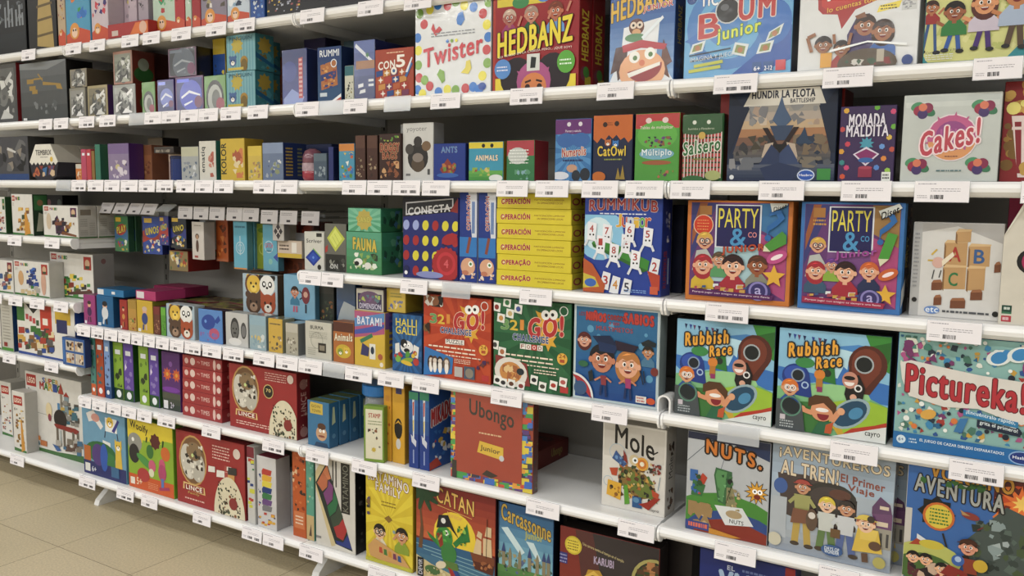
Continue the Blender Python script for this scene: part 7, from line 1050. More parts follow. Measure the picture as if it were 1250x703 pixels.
bx('card_game_box',-1.7752,2.14,0.507,0.0517,0.05,0.2578,0,'amber box with a black striped drawing, sixth shelf',F=f_zebra,c='#d0a020',cs='#b08418')
bx('card_game_box',-1.7041,2.13,0.507,0.0402,0.12,0.2502,0,'blue box with a rocket and a white stripe, left one of the two, sixth shelf',F=f_mikado,c='#1f408c',cs='#2858a0')
bx('card_game_box',-1.6609,2.13,0.507,0.0396,0.13,0.2533,0,'blue box with a rocket and a white stripe, right one of the two, sixth shelf',F=f_mikado,c='#1f408c',S=s_mikado,cs='#2858a0')
bx('board_game_box',-1.4081,2.13,0.507,0.2984,0.03,0.2818,0,'red square box with coloured block border and black hand drawn lettering',F=f_ubongo,c='#98341c',S=lambda a:(a.R(0,0,1,1,'#5c2c24'),a.B(0,0,1,1,20,.14,'#6c5c34 #3c3c4c #7c3428 #4c5c3c',3,'r')),cs='#5c3c2c',g=1)
bx('board_game_box',-1.495,2.325,0.507,0.27,0.21,0.062,0,'dark red box lying flat at the back of the sixth shelf beside the empty space',c='#6c2018',Tp=lambda a:(a.R(0,0,1,1,'#6c1c18'),a.T('Ubongo',.1,.5,.9,.9,'#3c1410',.05)),S=lambda a:(a.R(0,0,1,1,'#6c2018'),a.T('Ubongo',.45,.2,.8,.8,'#8c7c3c',.03)))
bx('board_game_box',-0.958,2.1708,0.507,0.1921,0.07,0.2464,0,'white box with black brush lettering and a brown machine creature',F=f_mole,c='#d6d3cc',S=s_mole,cs='#c6c2ba')
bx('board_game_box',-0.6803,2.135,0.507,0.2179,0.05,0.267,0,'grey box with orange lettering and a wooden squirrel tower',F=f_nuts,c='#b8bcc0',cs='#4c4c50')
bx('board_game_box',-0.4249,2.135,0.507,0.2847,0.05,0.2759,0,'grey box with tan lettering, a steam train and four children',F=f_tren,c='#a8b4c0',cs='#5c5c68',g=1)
bx('board_game_box',-0.4109,2.2,0.507,0.2988,0.04,0.2622,0,'second box with a purple tower picture, behind the steam train box',F=f_tren,c='#5c5c68')
bx('board_game_box',-0.1235,2.128,0.507,0.2654,0.06,0.2865,0,'blue box with an erupting volcano and grey block lettering',F=f_volcan,c='#c8c4bc',cs='#8c8c8c')
bx('board_game_box',-3.3948,2.135,0.153,0.3061,0.05,0.3012,0,'light blue box with a crocodile, giraffe and party banner, bottom shelf',F=f_djblue,c='#6c9cb8',cs='#5c8cac')
bx('board_game_box',-3.0773,2.135,0.153,0.2952,0.05,0.2958,0,'yellow and green box with sheep and pink piglets, bottom shelf',F=f_wooly,c='#8cae28',cs='#6c9c20')
bx('board_game_box',-2.7102,2.135,0.153,0.398,0.05,0.2936,0,'red square box with a lynx picture in a gold ring, bottom shelf',F=f_lince(0),c='#9c2c2c',S=s_lince,cs='#7c2024')
bx('board_game_box',-2.472,2.13,0.153,0.04,0.1,0.296,0,'narrow white box with coloured blocks left of the stacking blocks box, bottom shelf',F=lambda a:(a.R(0,0,1,1,'#c4c4c0'),a.B(.1,.2,.9,.9,14,.3,'#b84034 #28407c #3c7c4c #c8c83c',4,'r'),a.R(0,.86,1,1,'#7c2434')),c='#c4c4c0')
bx('board_game_box',-2.3891,2.13,0.153,0.0995,0.068,0.2701,0,'white box with a tower of rainbow coloured blocks, bottom shelf',F=f_blocks,c='#c9c8c8',cs='#a8a8a8',ct='#6c2434')
bx('card_game_box',-2.3567,2.2,0.153,0.056,0.1,0.1141,0,'small grey white carton, lower of the two beside the orange box, bottom shelf',F=lambda a:(a.R(0,0,1,1,'#9c9ca0'),a.R(.3,.4,.7,.7,'#4c4c50')),c='#9c9c9c')
bx('card_game_box',-2.354,2.2,0.2677,0.0557,0.1,0.0907,0,'small grey white carton, upper of the two beside the orange box, bottom shelf',F=lambda a:(a.R(0,0,1,1,'#9c9ca0'),a.R(.3,.4,.7,.7,'#4c4c50')),c='#94949a')
bx('card_game_box',-2.2331,2.14,0.153,0.0657,0.05,0.3127,0,'orange patterned box, bottom shelf',F=f_orange_pat,c='#b8591f')
bx('card_game_box',-2.179,2.14,0.153,0.0383,0.05,0.304,0,'narrow teal and beige box right of the orange patterned one, bottom shelf',F=f_teal_pat,c='#5c9c88')
bx('board_game_box',-2.0495,2.13,0.153,0.1848,0.06,0.3294,0,'white box with a slanted board of coloured pentomino pieces, bottom shelf',F=f_katam,c='#cdcac2',S=s_katam,cs='#141414')
bx('board_game_box',-1.8084,2.13,0.153,0.2013,0.03,0.3217,0,'yellow box with two cartoon players in glasses, bottom shelf',F=f_katafam,c='#d0b81c',cs='#a88c1c')
bx('board_game_box',-1.541,2.13,0.153,0.3063,0.04,0.3156,0,'dark red box with a pirate parrot, a setting sun and a ship',F=f_catan,c='#7c2420',cs='#2c1414')
bx('board_game_box',-1.2884,2.14,0.153,0.1939,0.06,0.3067,0,'blue box with a walled town and green fields',F=f_carca,c='#2c5c8c',cs='#101c2c')
bx('board_game_box',-1.0145,2.14,0.153,0.3097,0.06,0.2776,0,'red and dark box with a golden temple and a round maze picture',F=f_temple,c='#7c2c28',cs='#1c1414')
bx('board_game_box',-0.6252,2.15,0.153,0.2502,0.06,0.3054,0,'dark blue box with pale lettering at the bottom right of the shelves',F=f_isla,c='#1f3078',cs='#14205c')
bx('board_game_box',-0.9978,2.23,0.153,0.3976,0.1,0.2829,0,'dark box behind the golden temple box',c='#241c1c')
bx('building_set_box',-4.133,2.13,1.178,0.1134,0.1,0.1705,0,'green cornered building set box cut by the left picture edge, upper set shelf',F=brick(0,'x',3,'#3c7434','#2c5c2c',False),c='#3c6c3c',cs='#2c4c2c')
bx('building_set_box',-3.9368,2.13,1.178,0.1681,0.07,0.1836,0,'tall white building set box with an orange model, upper set shelf',F=brick(1,'orange',4,''),c='#d6d4ce',S=lambda a:(a.R(0,0,1,1,'#243c28'),a.R(.1,.62,.95,.98,'#3c7444'),a.D(.5,.8,.2,'#8c6c4c'),a.P('#a8a894',.2,.1,.6,.1,.8,.5,.4,.56)),cs='#2c5c34')
bx('building_set_box',-3.6384,2.13,1.178,0.2599,0.085,0.1374,0,'wide white building set box with a purple model, front one, upper set shelf',F=brick(1,'purple',5,'#5c2c54'),c='#d6d4ce',S=s_brick,cs='#b4b2ac')
bx('building_set_box',-3.6384,2.22,1.178,0.2599,0.085,0.1374,0,'wide white building set box standing behind the one with the purple model',F=brick(1,'purple',5,'#5c2c54'),c='#d6d4ce',S=s_brick,cs='#b4b2ac')
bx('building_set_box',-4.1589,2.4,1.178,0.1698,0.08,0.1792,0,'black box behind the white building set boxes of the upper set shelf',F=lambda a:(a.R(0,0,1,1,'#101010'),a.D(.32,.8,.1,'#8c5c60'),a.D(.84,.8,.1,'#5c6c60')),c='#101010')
bx('building_set_box',-4.15,2.13,0.905,0.2215,0.12,0.1521,0,'white building set box cut by the left picture edge, middle set shelf',F=brick(1,'x',6,'#7c2434'),c='#d6d4ce',cs='#b4b2ac')
bx('building_set_box',-3.8874,2.13,0.905,0.2831,0.068,0.1578,0,'white building set box with a blue model, middle set shelf',F=brick(1,'blue',7),c='#d6d4ce',cs='#b4b2ac')
bx('building_set_box',-3.6906,2.2,0.905,0.3277,0.1,0.1999,0,'larger white building set box with green trees model, middle set shelf',F=brick(1,'palace',8),c='#d6d4ce',S=lambda a:(a.R(0,0,1,1,'#8c8a86'),a.R(0,0,1,.04,'#3c5c38'),a.D(.5,.85,.12,'#7c5c5c')),cs='#a09e98')
bx('building_set_box',-4.2151,2.13,0.632,0.0875,0.1,0.2093,0,'white building set box barely showing at the left picture edge, lower set shelf',F=brick(0,'x',9,''),c='#d6d4ce',cs='#888')
bx('building_set_box',-4.1143,2.13,0.632,0.0995,0.05,0.2505,0,'narrow grey white building set box with a green foot, lower set shelf',F=lambda a:(a.R(0,0,1,1,'#bcbab0'),a.R(0,0,1,.06,'#4c8c34'),a.W(.15,.2,.8,.9,12,'#9c9a90',3,.3),a.R(.2,.08,.5,.16,'#8c2c28')),c='#bcbab0',cs='#24446c')
bx('building_set_box',-3.7946,2.13,0.632,0.4563,0.1,0.2505,0,'large white box full of tiny coloured figures and a red panel, lower set shelf',F=f_setbig,c='#dad8d2',cs='#2c4c94')
bx('building_set_box',-3.5331,2.1,0.632,0.1639,0.03,0.1206,0,'blue box with photo panels in front of the large white box, lower set shelf',F=f_panels,c='#2c5c9c',cs='#1c3c6c')
bx('building_set_box',-4.3912,2.25,0.153,0.0992,0.1,0.2757,0,'narrow white building set box with a red square logo, bottom shelf, leftmost',F=brick(0,'x',12,''),c='#d2d0ca',cs='#b0aea8')
bx('building_set_box',-4.0676,2.14,0.153,0.106,0.06,0.2894,0,'shorter white building set box in front of the castle box, bottom shelf',F=brick(0,'orange',13,''),c='#d2d0ca',cs='#b0aea8')
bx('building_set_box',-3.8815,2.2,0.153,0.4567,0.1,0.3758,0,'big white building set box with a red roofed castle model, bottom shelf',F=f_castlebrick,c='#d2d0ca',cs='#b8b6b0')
bx('building_set_box',-3.7901,2.3,0.42,0.1044,0.06,0.0988,0,'dark red box behind the castle box, near the orange spines',F=lambda a:(a.R(0,0,1,1,'#8c2824'),a.D(.3,.3,.1,'#c87c74'),a.D(.7,.3,.1,'#c87c74')),c='#8c2824')

XS = {'hexbox': (-3.7465, 2.13, 1.424, 0.2224, 0.1545), 'bluetin': (-2.8703, 2.13, 1.424, 0.0929, 0.0932), 'redcapsule': (-2.1692, 2.13, 1.424, 0.0694, 0.1081), 'housebox': (-0.0643, 2.13, 1.12, 0.0669, 0.2625), 'jar': (-1.8975, 2.13, 0.507, 0.1189, 0.2439)}

# ------------------------------------------------------------------ things that are not plain cartons
def hex_box(x, y, z, w, h, d, label):
    # six sided carton: white crown over a dark foot, printed on the front
    P = [(-.22 * w, 0), (.22 * w, 0), (.42 * w, .12 * h), (.5 * w, .5 * h), (.26 * w, h), (-.26 * w, h), (-.5 * w, .5 * h), (-.42 * w, .12 * h)]
    n = len(P); v = [(a, 0, b) for a, b in P] + [(a, d, b) for a, b in P]
    f = [tuple(range(n)), tuple(reversed(range(n, 2 * n)))]; cols = [lin('#2a2630'), lin('#2a2630')]
    for i in range(n):
        f.append((i, n + i, n + (i + 1) % n, (i + 1) % n)); cols.append(lin('#b8b4a8' if i in (3, 4, 5) else '#302c34'))
    a = Art(w, h); up_ = [(.0, .5), (1, .5), (.76, 1), (.24, 1)]
    a.poly('#dedbd0', [(.0, .5), (1, .5), (.76, 1), (.24, 1)]); [a.P('#dedbd0', .02 + i * .137, .5, .09 + i * .137, .42, .157 + i * .137, .5) for i in range(7)]
    a.T('TEMBRIX', .24, .7, .78, .84, '#2a2620', .03); a.W(.4, .62, .66, .66, 1, '#55504a', 2); a.B(.12, .1, .88, .4, 12, .1, '#8c3c34 #b86a40 #3c6c9c #c8b090 #5a4c70', 4); a.D(.78, .58, .05, '#d8b848')
    for px, py, pz in a.V: v.append(((px - .5) * w, -.0002 - pz * LAY, py * h))
    for q, c in zip(a.F, a.C): f.append(tuple(2 * n + i for i in q)); cols.append(c)
    o = link_mesh('card_game_box', v, f, M_CARD, fcol=cols); o.location = (x, y, z); tag(o, label, 'game box'); return o
x, y, z, w, h = XS['hexbox']
hex_box(x, y, z, w, h, .12, 'white and dark six sided box on the third shelf, front one')
hex_box(x, y + .125, z, w, h, .12, 'white and dark six sided box on the third shelf, behind the front one')

x, y, z, w, h = XS['bluetin']; r = w / 2
t = tag(empty('tin', (x, y + r, z)), 'shiny dark blue round tin, third shelf', 'tin')
link_mesh('tin_body', *lathe([(r * .97, 0), (r, .003), (r, h - .012), (r * .97, h - .01)]), nmat('blue_tin_print', .25, '#1f3470', coat=.6), parent=t, smooth=False)
link_mesh('tin_lid', *lathe([(r * 1.02, h - .012), (r * 1.02, h - .002), (r * .96, h), (r * .2, h)]), nmat('dark_blue_lid', .25, '#16244c', coat=.6), parent=t)

x, y, z, w, h = XS['redcapsule']; r = w / 2
t = tag(empty('toy_capsule', (x, y + r, z)), 'rounded red and blue toy capsule, third shelf', 'toy')
link_mesh('capsule_top', *lathe([(r, h * .45), (r * .98, h * .75), (r * .75, h * .93), (r * .3, h)]), nmat('dusky_capsule_plastic', .3, '#7c4c5c', coat=.5), parent=t, smooth=True)
link_mesh('capsule_base', *lathe([(r * .8, 0), (r, .01), (r * 1.02, h * .2), (r, h * .45)]), nmat('red_capsule_plastic', .3, '#a03444', coat=.5), parent=t, smooth=True)
v = []; f = []
for k in range(9):
    a_, b_ = math.radians(-150 + k * 14), math.radians(-150 + (k + 1) * 14); b0 = len(v)
    v += [(r * 1.015 * math.cos(q), r * 1.015 * math.sin(q), zz) for q, zz in ((a_, h * .3), (b_, h * .3), (b_, h * .55), (a_, h * .55))]; f.append((b0, b0 + 1, b0 + 2, b0 + 3))
link_mesh('capsule_label', v, f, nmat('pale_capsule_label', .5, '#b8a0a8', var=.3, vscale=60), parent=t)

x, y, z, w, h = XS['jar']; r = w / 2
t = tag(empty('jar', (x, y + r + .002, z)), 'clear plastic jar with a blue screw lid and dark pieces inside, sixth shelf', 'jar')
link_mesh('jar_body', *lathe([(r * .8, .002), (r * .88, .008), (r * .9, h * .66), (r * .84, h * .76), (r * .8, h * .84)], 28), M_CLEAR, parent=t, smooth=True)
lid = link_mesh('jar_lid', *lathe([(r * .92, h * .84), (r, h * .86), (r, h * .985), (r * .94, h), (r * .1, h)], 36), M_LID, parent=t)
v = []; f = []
g = random.Random(5)
for k in range(70):
    a_ = g.uniform(0, 6.283); q = r * .74 * math.sqrt(g.random()); s = .008; zz = .012 + g.random() * h * .64
    a1, b1 = box_vf(q * math.cos(a_) - s, q * math.sin(a_) - s, zz - s, q * math.cos(a_) + s, q * math.sin(a_) + s, zz + s * .5); f += [tuple(len(v) + i for i in p) for p in b1]; v += a1
cc = [lin(g.choice(['#1c2430', '#3c4450', '#8c9498', '#2c3c5c', '#5c5c58'])) for _ in f]
tag(link_mesh('jar_pieces', v, f, M_CARD, fcol=cc, parent=t), kind='stuff')

# white box shaped like a house with a round opening
x, y, z, w, h = XS['housebox']
t = tag(empty('toy_box', (x, y, z)), 'white house shaped toy box at the right edge of the fourth shelf', 'game box')
prof = [(-w / 2, 0), (w / 2, 0), (w / 2, h * .76), (w * .42, h * .84), (0, h), (-w * .3, h * .84), (-w / 2, h * .66)]
prof = [(-w / 2, 0), (w / 2, 0), (w / 2, h), (w * .02, h), (-w / 2, h * .72)]
n = len(prof); v = [(a, 0, b) for a, b in prof] + [(a, .08, b) for a, b in prof]
f = [tuple(range(n)), tuple(reversed(range(n, 2 * n)))] + [(i, n + i, n + (i + 1) % n, (i + 1) % n) for i in range(n)]
cols = [lin('#d4cfc2')] * (n + 2)
a = Art(w, h); a.R(.08, .1, .36, .155, '#1c4c3c'); a.R(.08, .085, .36, .1, '#3c7c5c'); a.W(.14, .115, .32, .145, 1, '#d8e0d8', 2, .7); a.R(.08, .02, .36, .07, '#b83c4c'); a.W(.12, .03, .3, .06, 1, '#e8c8cc', 2, .8)
a.E(.8, .52, .4, .4, '#1c1c1c'); a.E(.84, .52, .3, .34, '#a8285c'); a.E(.95, .5, .2, .2, '#2c1c24')
for px, py, pz in a.V: v.append(((px - .5) * w, -.0002 - pz * LAY, py * h))
for q, c in zip(a.F, a.C): f.append(tuple(2 * n + i for i in q)); cols.append(c)
link_mesh('box_body', v, f, M_CARD, fcol=cols, parent=t)
hd = [(w * .02, h), (w * .12, h), (-w * .4, h * .755), (-w / 2, h * .72)]
link_mesh('folded_flap', [(a, yy, b + .001) for yy in (-.002, .083) for a, b in hd], [(0, 1, 5, 4), (1, 2, 6, 5), (2, 3, 7, 6), (3, 0, 4, 7), (0, 3, 2, 1), (4, 5, 6, 7)], nmat('white_card', .5, '#dcd8cc'), parent=t)

# curved plastic divider clips at the bay joint
t = tag(empty('shelf_clip', (-.853, FY + .012, Z4)), 'white curved plastic clip standing on the fifth shelf at the bay joint', 'clip')
pr = []
for k in range(15):
    q = math.pi * k / 14; pr.append((.019 * math.cos(q), .03 + .016 * math.sin(q)))
outer = [(.019, 0)] + pr + [(-.019, 0)]; inner = [(a * .74, b * .9 if b > .01 else b) for a, b in outer]
n = len(outer); v = [(a, yy, b) for yy in (-.01, .045) for a, b in outer] + [(a, yy, b) for yy in (-.01, .045) for a, b in inner]
f = []
for i in range(n - 1):
    f += [(i, i + 1, n + i + 1, n + i), (2 * n + i, 3 * n + i, 3 * n + i + 1, 2 * n + i + 1), (i, 2 * n + i, 2 * n + i + 1, i + 1), (n + i, n + i + 1, 3 * n + i + 1, 3 * n + i)]
link_mesh('clip_arch', v, f, M_WHITE, parent=t)

# ------------------------------------------------------------------ hooks with hanging card packs (second bay)
HZ, HY = 1.333, 2.25
tag(block('hook_rail', (-3.49, BY - .02, HZ - .02, -2.2, BY - .004, HZ), M_POST), 'grey steel rail at the back that carries the hanging pack hooks', 'rail')
def hook(x, label, clear=False, tilt=.1, w=.088, drop=0.0):
    t = tag(empty('display_hook', (x, HY, HZ - .01 - drop)), label, 'hook', 'hooks for the hanging packs')
    m = nmat('x', .3) if False else M_WIRE
    ln = BY - .02 - HY
    v, f = prism_x([(0, 0), (ln, 0), (ln, .004), (0, .004)], -.002, .002); link_mesh('hook_wire', v, f, m, parent=t)
    v, f = prism_x([(0, -.022), (ln * .9, -.022), (ln * .9, -.018), (.004, -.018), (.004, -.008), (0, -.008)], -.002, .002); link_mesh('pack_wire', v, f, m, parent=t)
    g = random.Random(int(x * 999)); a = Art(w, .05); a.R(0, 0, 1, 1, '#d6d4d8' if not clear else '#9a9aa0')
    if not clear: a.W(.08, .62, .7, .86, 2, '#98959c', int(x * 77), .4); a.R(.4, .16, .62, .32, '#4c4a50')
    v = [((p[0] - .5) * w, -.004 - p[2] * 2e-5, (p[1] - 1) * .05 + .006) for p in a.V]
    c = link_mesh('label_paper', v, a.F, M_PAPER if not clear else M_PLASTIC, fcol=a.C, parent=t); c.rotation_euler.x = -tilt
    bk = block('label_plate', (-w / 2, -.0035, -.044, w / 2, -.0015, .006), M_PLASTIC, parent=t); bk.rotation_euler.x = -tilt
HX = [(-3.47, .5), (-3.37, .5), (-3.27, .5), (-3.175, .5), (-3.06, -1), (-2.955, .1), (-2.86, .1), (-2.765, .1), (-2.665, .1), (-2.575, .1), (-2.475, .1), (-2.375, .1), (-2.265, .1)]
hn = ['first', 'second', 'third', 'fourth', 'fifth', 'sixth', 'seventh', 'eighth', 'ninth', 'tenth', 'eleventh', 'twelfth', 'thirteenth']
for i, (x, tl) in enumerate(HX):
    hook(x, '%s wire hook from the left, with a %s card plate' % (hn[i], 'clear empty' if tl < 0 else 'white price'), clear=tl < 0, tilt=abs(tl), drop=0 if i < 5 else .012 if i > 9 else .006)
def pack(x, ztop, w, h, front, c, label, y=2.29, d=.03, rz=0, n=1, cs=None, kind='hanging_card_pack', tiltx=0):
    for k in range(n):
        lb = label if k == 0 else label + ', %s behind it' % ('next one', 'second', 'third')[k - 1]
        t = tag(empty(kind, (x, y + k * (d + .006), ztop)), lb, 'game pack', 'packs hanging on the hooks'); t.rotation_euler = (tiltx, 0, rz)
        b = carton('pack_body', (0, 0, -h), (w, d, h), 0, front, None, None, None, c, cs or lid_shade(c, .8), None, True, parent=t)
        block('hang_tab', (-w * .22, d * .5 - .0006, -.002, w * .22, d * .5 + .0006, .026), nmat('clear_tab', .3, '#c8ccd0', alpha=.5), parent=t)
ZP = HZ - .058
pack(-3.42, ZP, .095, .155, f_uno('#3c7c4c', '#3c6c94', '#a83c34', 'PLAY', 3), '#3c6c4c', 'green and red card pack at the left end of the hooks', y=2.27, n=2)
pack(-3.25, ZP, .115, .16, f_uno('#24489c', '#a83428', '#2c54b0', 'UNOS', 4), '#24489c', 'blue and red card pack with yellow lettering, on the third hook', y=2.30, n=2, rz=.1)
pack(-3.13, ZP + .005, .06, .12, f_uno('#3c3c8c', '#b83c34', '#3c74c0', 'UNO', 5), '#2c3c8c', 'small blue and red card pack left of the round logo pack', y=2.27)
pack(-3.05, ZP + .005, .10, .13, f_uno('#1c2434', '#2c3c94', '#24242c', 'UNO', 6), '#1c2030', 'dark card pack with a round yellow and blue logo', y=2.28, n=2)
carton('hanging_card_pack', (-3.08, 2.30, ZP - .222), (.12, .16, .085), 0, lambda a: (a.R(0, 0, 1, 1, '#8c7c54'), a.B(.05, .05, .95, .95, 26, .1, '#c8a84c #4c6c3c #a84c34 #d8d0b0 #3c4c7c', 5)), lambda a: (a.R(0, 0, 1, 1, '#7c1c18'), a.B(.05, .55, .95, .95, 12, .06, '#3c4c2c #4c2c1c', 3)), None, None, '#8c2018', '#7c1c18', label='yellow fronted box with a deep red side, low under the round logo packs', cat='game pack')
block_ = pack(-2.89, ZP - .012, .085, .15, lambda a: (a.R(0, 0, 1, 1, '#cfc9c2'), a.E(.45, .62, .17, .13, '#3c2818'), a.E(.45, .36, .13, .3, '#5c4030'), a.D(.45, .6, .12, '#b08c6c'), a.R(.2, .04, .5, .1, '#a84c44'), a.W(.2, .88, .8, .94, 1, '#8c8478', 3)), '#cfc9c2', 'white box with a brown doll picture hanging tilted on a hook', y=2.25, d=.05, rz=-.12, kind='hanging_card_pack')
pack(-2.82, ZP, .07, .17, lambda a: (a.R(0, 0, 1, 1, '#a8541c'), a.B(.1, .1, .9, .9, 14, .2, '#8c3c14 #c87c3c #5c2c14', 4)), '#984818', 'orange brown pack hanging behind the white doll box', y=2.31, n=2)
pack(-2.655, ZP - .004, .075, .185, lambda a: (a.R(0, 0, 1, 1, '#5ca8c0'), a.O(.5, .45, .34, .28, '#a8c8d4'), a.O(.5, .45, .2, .15, '#a8c8d4'), a.L(.5, .3, .5, .7, .08, '#a8c8d4'), a.W(.1, .84, .9, .94, 1, '#2c6c84', 3), a.R(0, .0, 1, .03, '#c8842c')), '#5ca8c0', 'light blue pack with a pale round sign, left one of two', y=2.26, n=2)
pack(-2.585, ZP - .012, .07, .175, lambda a: (a.R(0, 0, 1, 1, '#8c9c28'), a.O(.5, .45, .34, .28, '#b8c060'), a.L(.5, .3, .5, .7, .1, '#b8c060'), a.E(.5, .86, .4, .14, '#5c7c24')), '#8c9c28', 'olive green card pack with a pale round sign', y=2.31, n=2)
pack(-2.50, ZP - .012, .08, .175, lambda a: (a.R(0, 0, 1, 1, '#5ca4bc'), a.O(.4, .52, .3, .25, '#a8c8d4'), a.T('CATCH', .14, .5, .66, .6, '#b8486c', .03), a.W(.2, .4, .6, .46, 1, '#2c5c74', 3), a.D(.5, .2, .14, '#7cb8b0'), a.P('#2c4ca0', .7, .3, 1, .4, 1, .2)), '#5ca4bc', 'light blue card pack with pink lettering, right one of the two', y=2.27)
pack(-2.435, ZP, .06, .07, lambda a: (a.R(0, 0, 1, 1, '#b8b4b0'), a.P('#3c3438', .1, .5, .5, .95, .9, .5, .5, .05), a.L(.3, .3, .7, .7, .06, '#d8d0cc'), a.L(.3, .7, .7, .3, .06, '#d8d0cc')), '#a8a4a0', 'white pack with a black diamond grid, hanging', y=2.25)
pack(-2.40, ZP - .068, .13, .065, lambda a: (a.R(0, 0, 1, 1, '#c8b8a8'), a.R(0, 0, 1, .25, '#c8ac24'), a.W(.1, .4, .5, .8, 2, '#4c3c34', 3, .5), a.R(.6, .3, .8, .9, '#e0dcd4')), '#c0b098', 'white and yellow pack hanging under the diamond grid pack', y=2.27, d=.12, cs='#b8b0a4')
pack(-2.38, ZP, .09, .06, lambda a: (a.R(0, 0, 1, 1, '#5c2418'), a.B(.1, .1, .9, .9, 6, .3, '#7c3424 #3c1410', 3)), '#5c2418', 'dark red brown pack at the right end of the hooks', y=2.33, n=3)
carton('card_game_box', (-2.42, 2.33, ZP - .2), (.2, .12, .062), 0, lambda a: (a.R(0, 0, 1, 1, '#7c3c1c'), a.B(.1, .1, .9, .9, 12, .1, '#8c4c2c #5c2c14', 3)), None, None, None, '#6c3418', label='brown box hanging low at the right, below the white and yellow pack', cat='game pack')
carton('hanging_card_pack', (-2.62, 2.33, ZP - .235), (.12, .12, .035), 0, None, None, None, None, '#8c6444', label='beige brown pack hanging lowest under the light blue packs', cat='game pack')

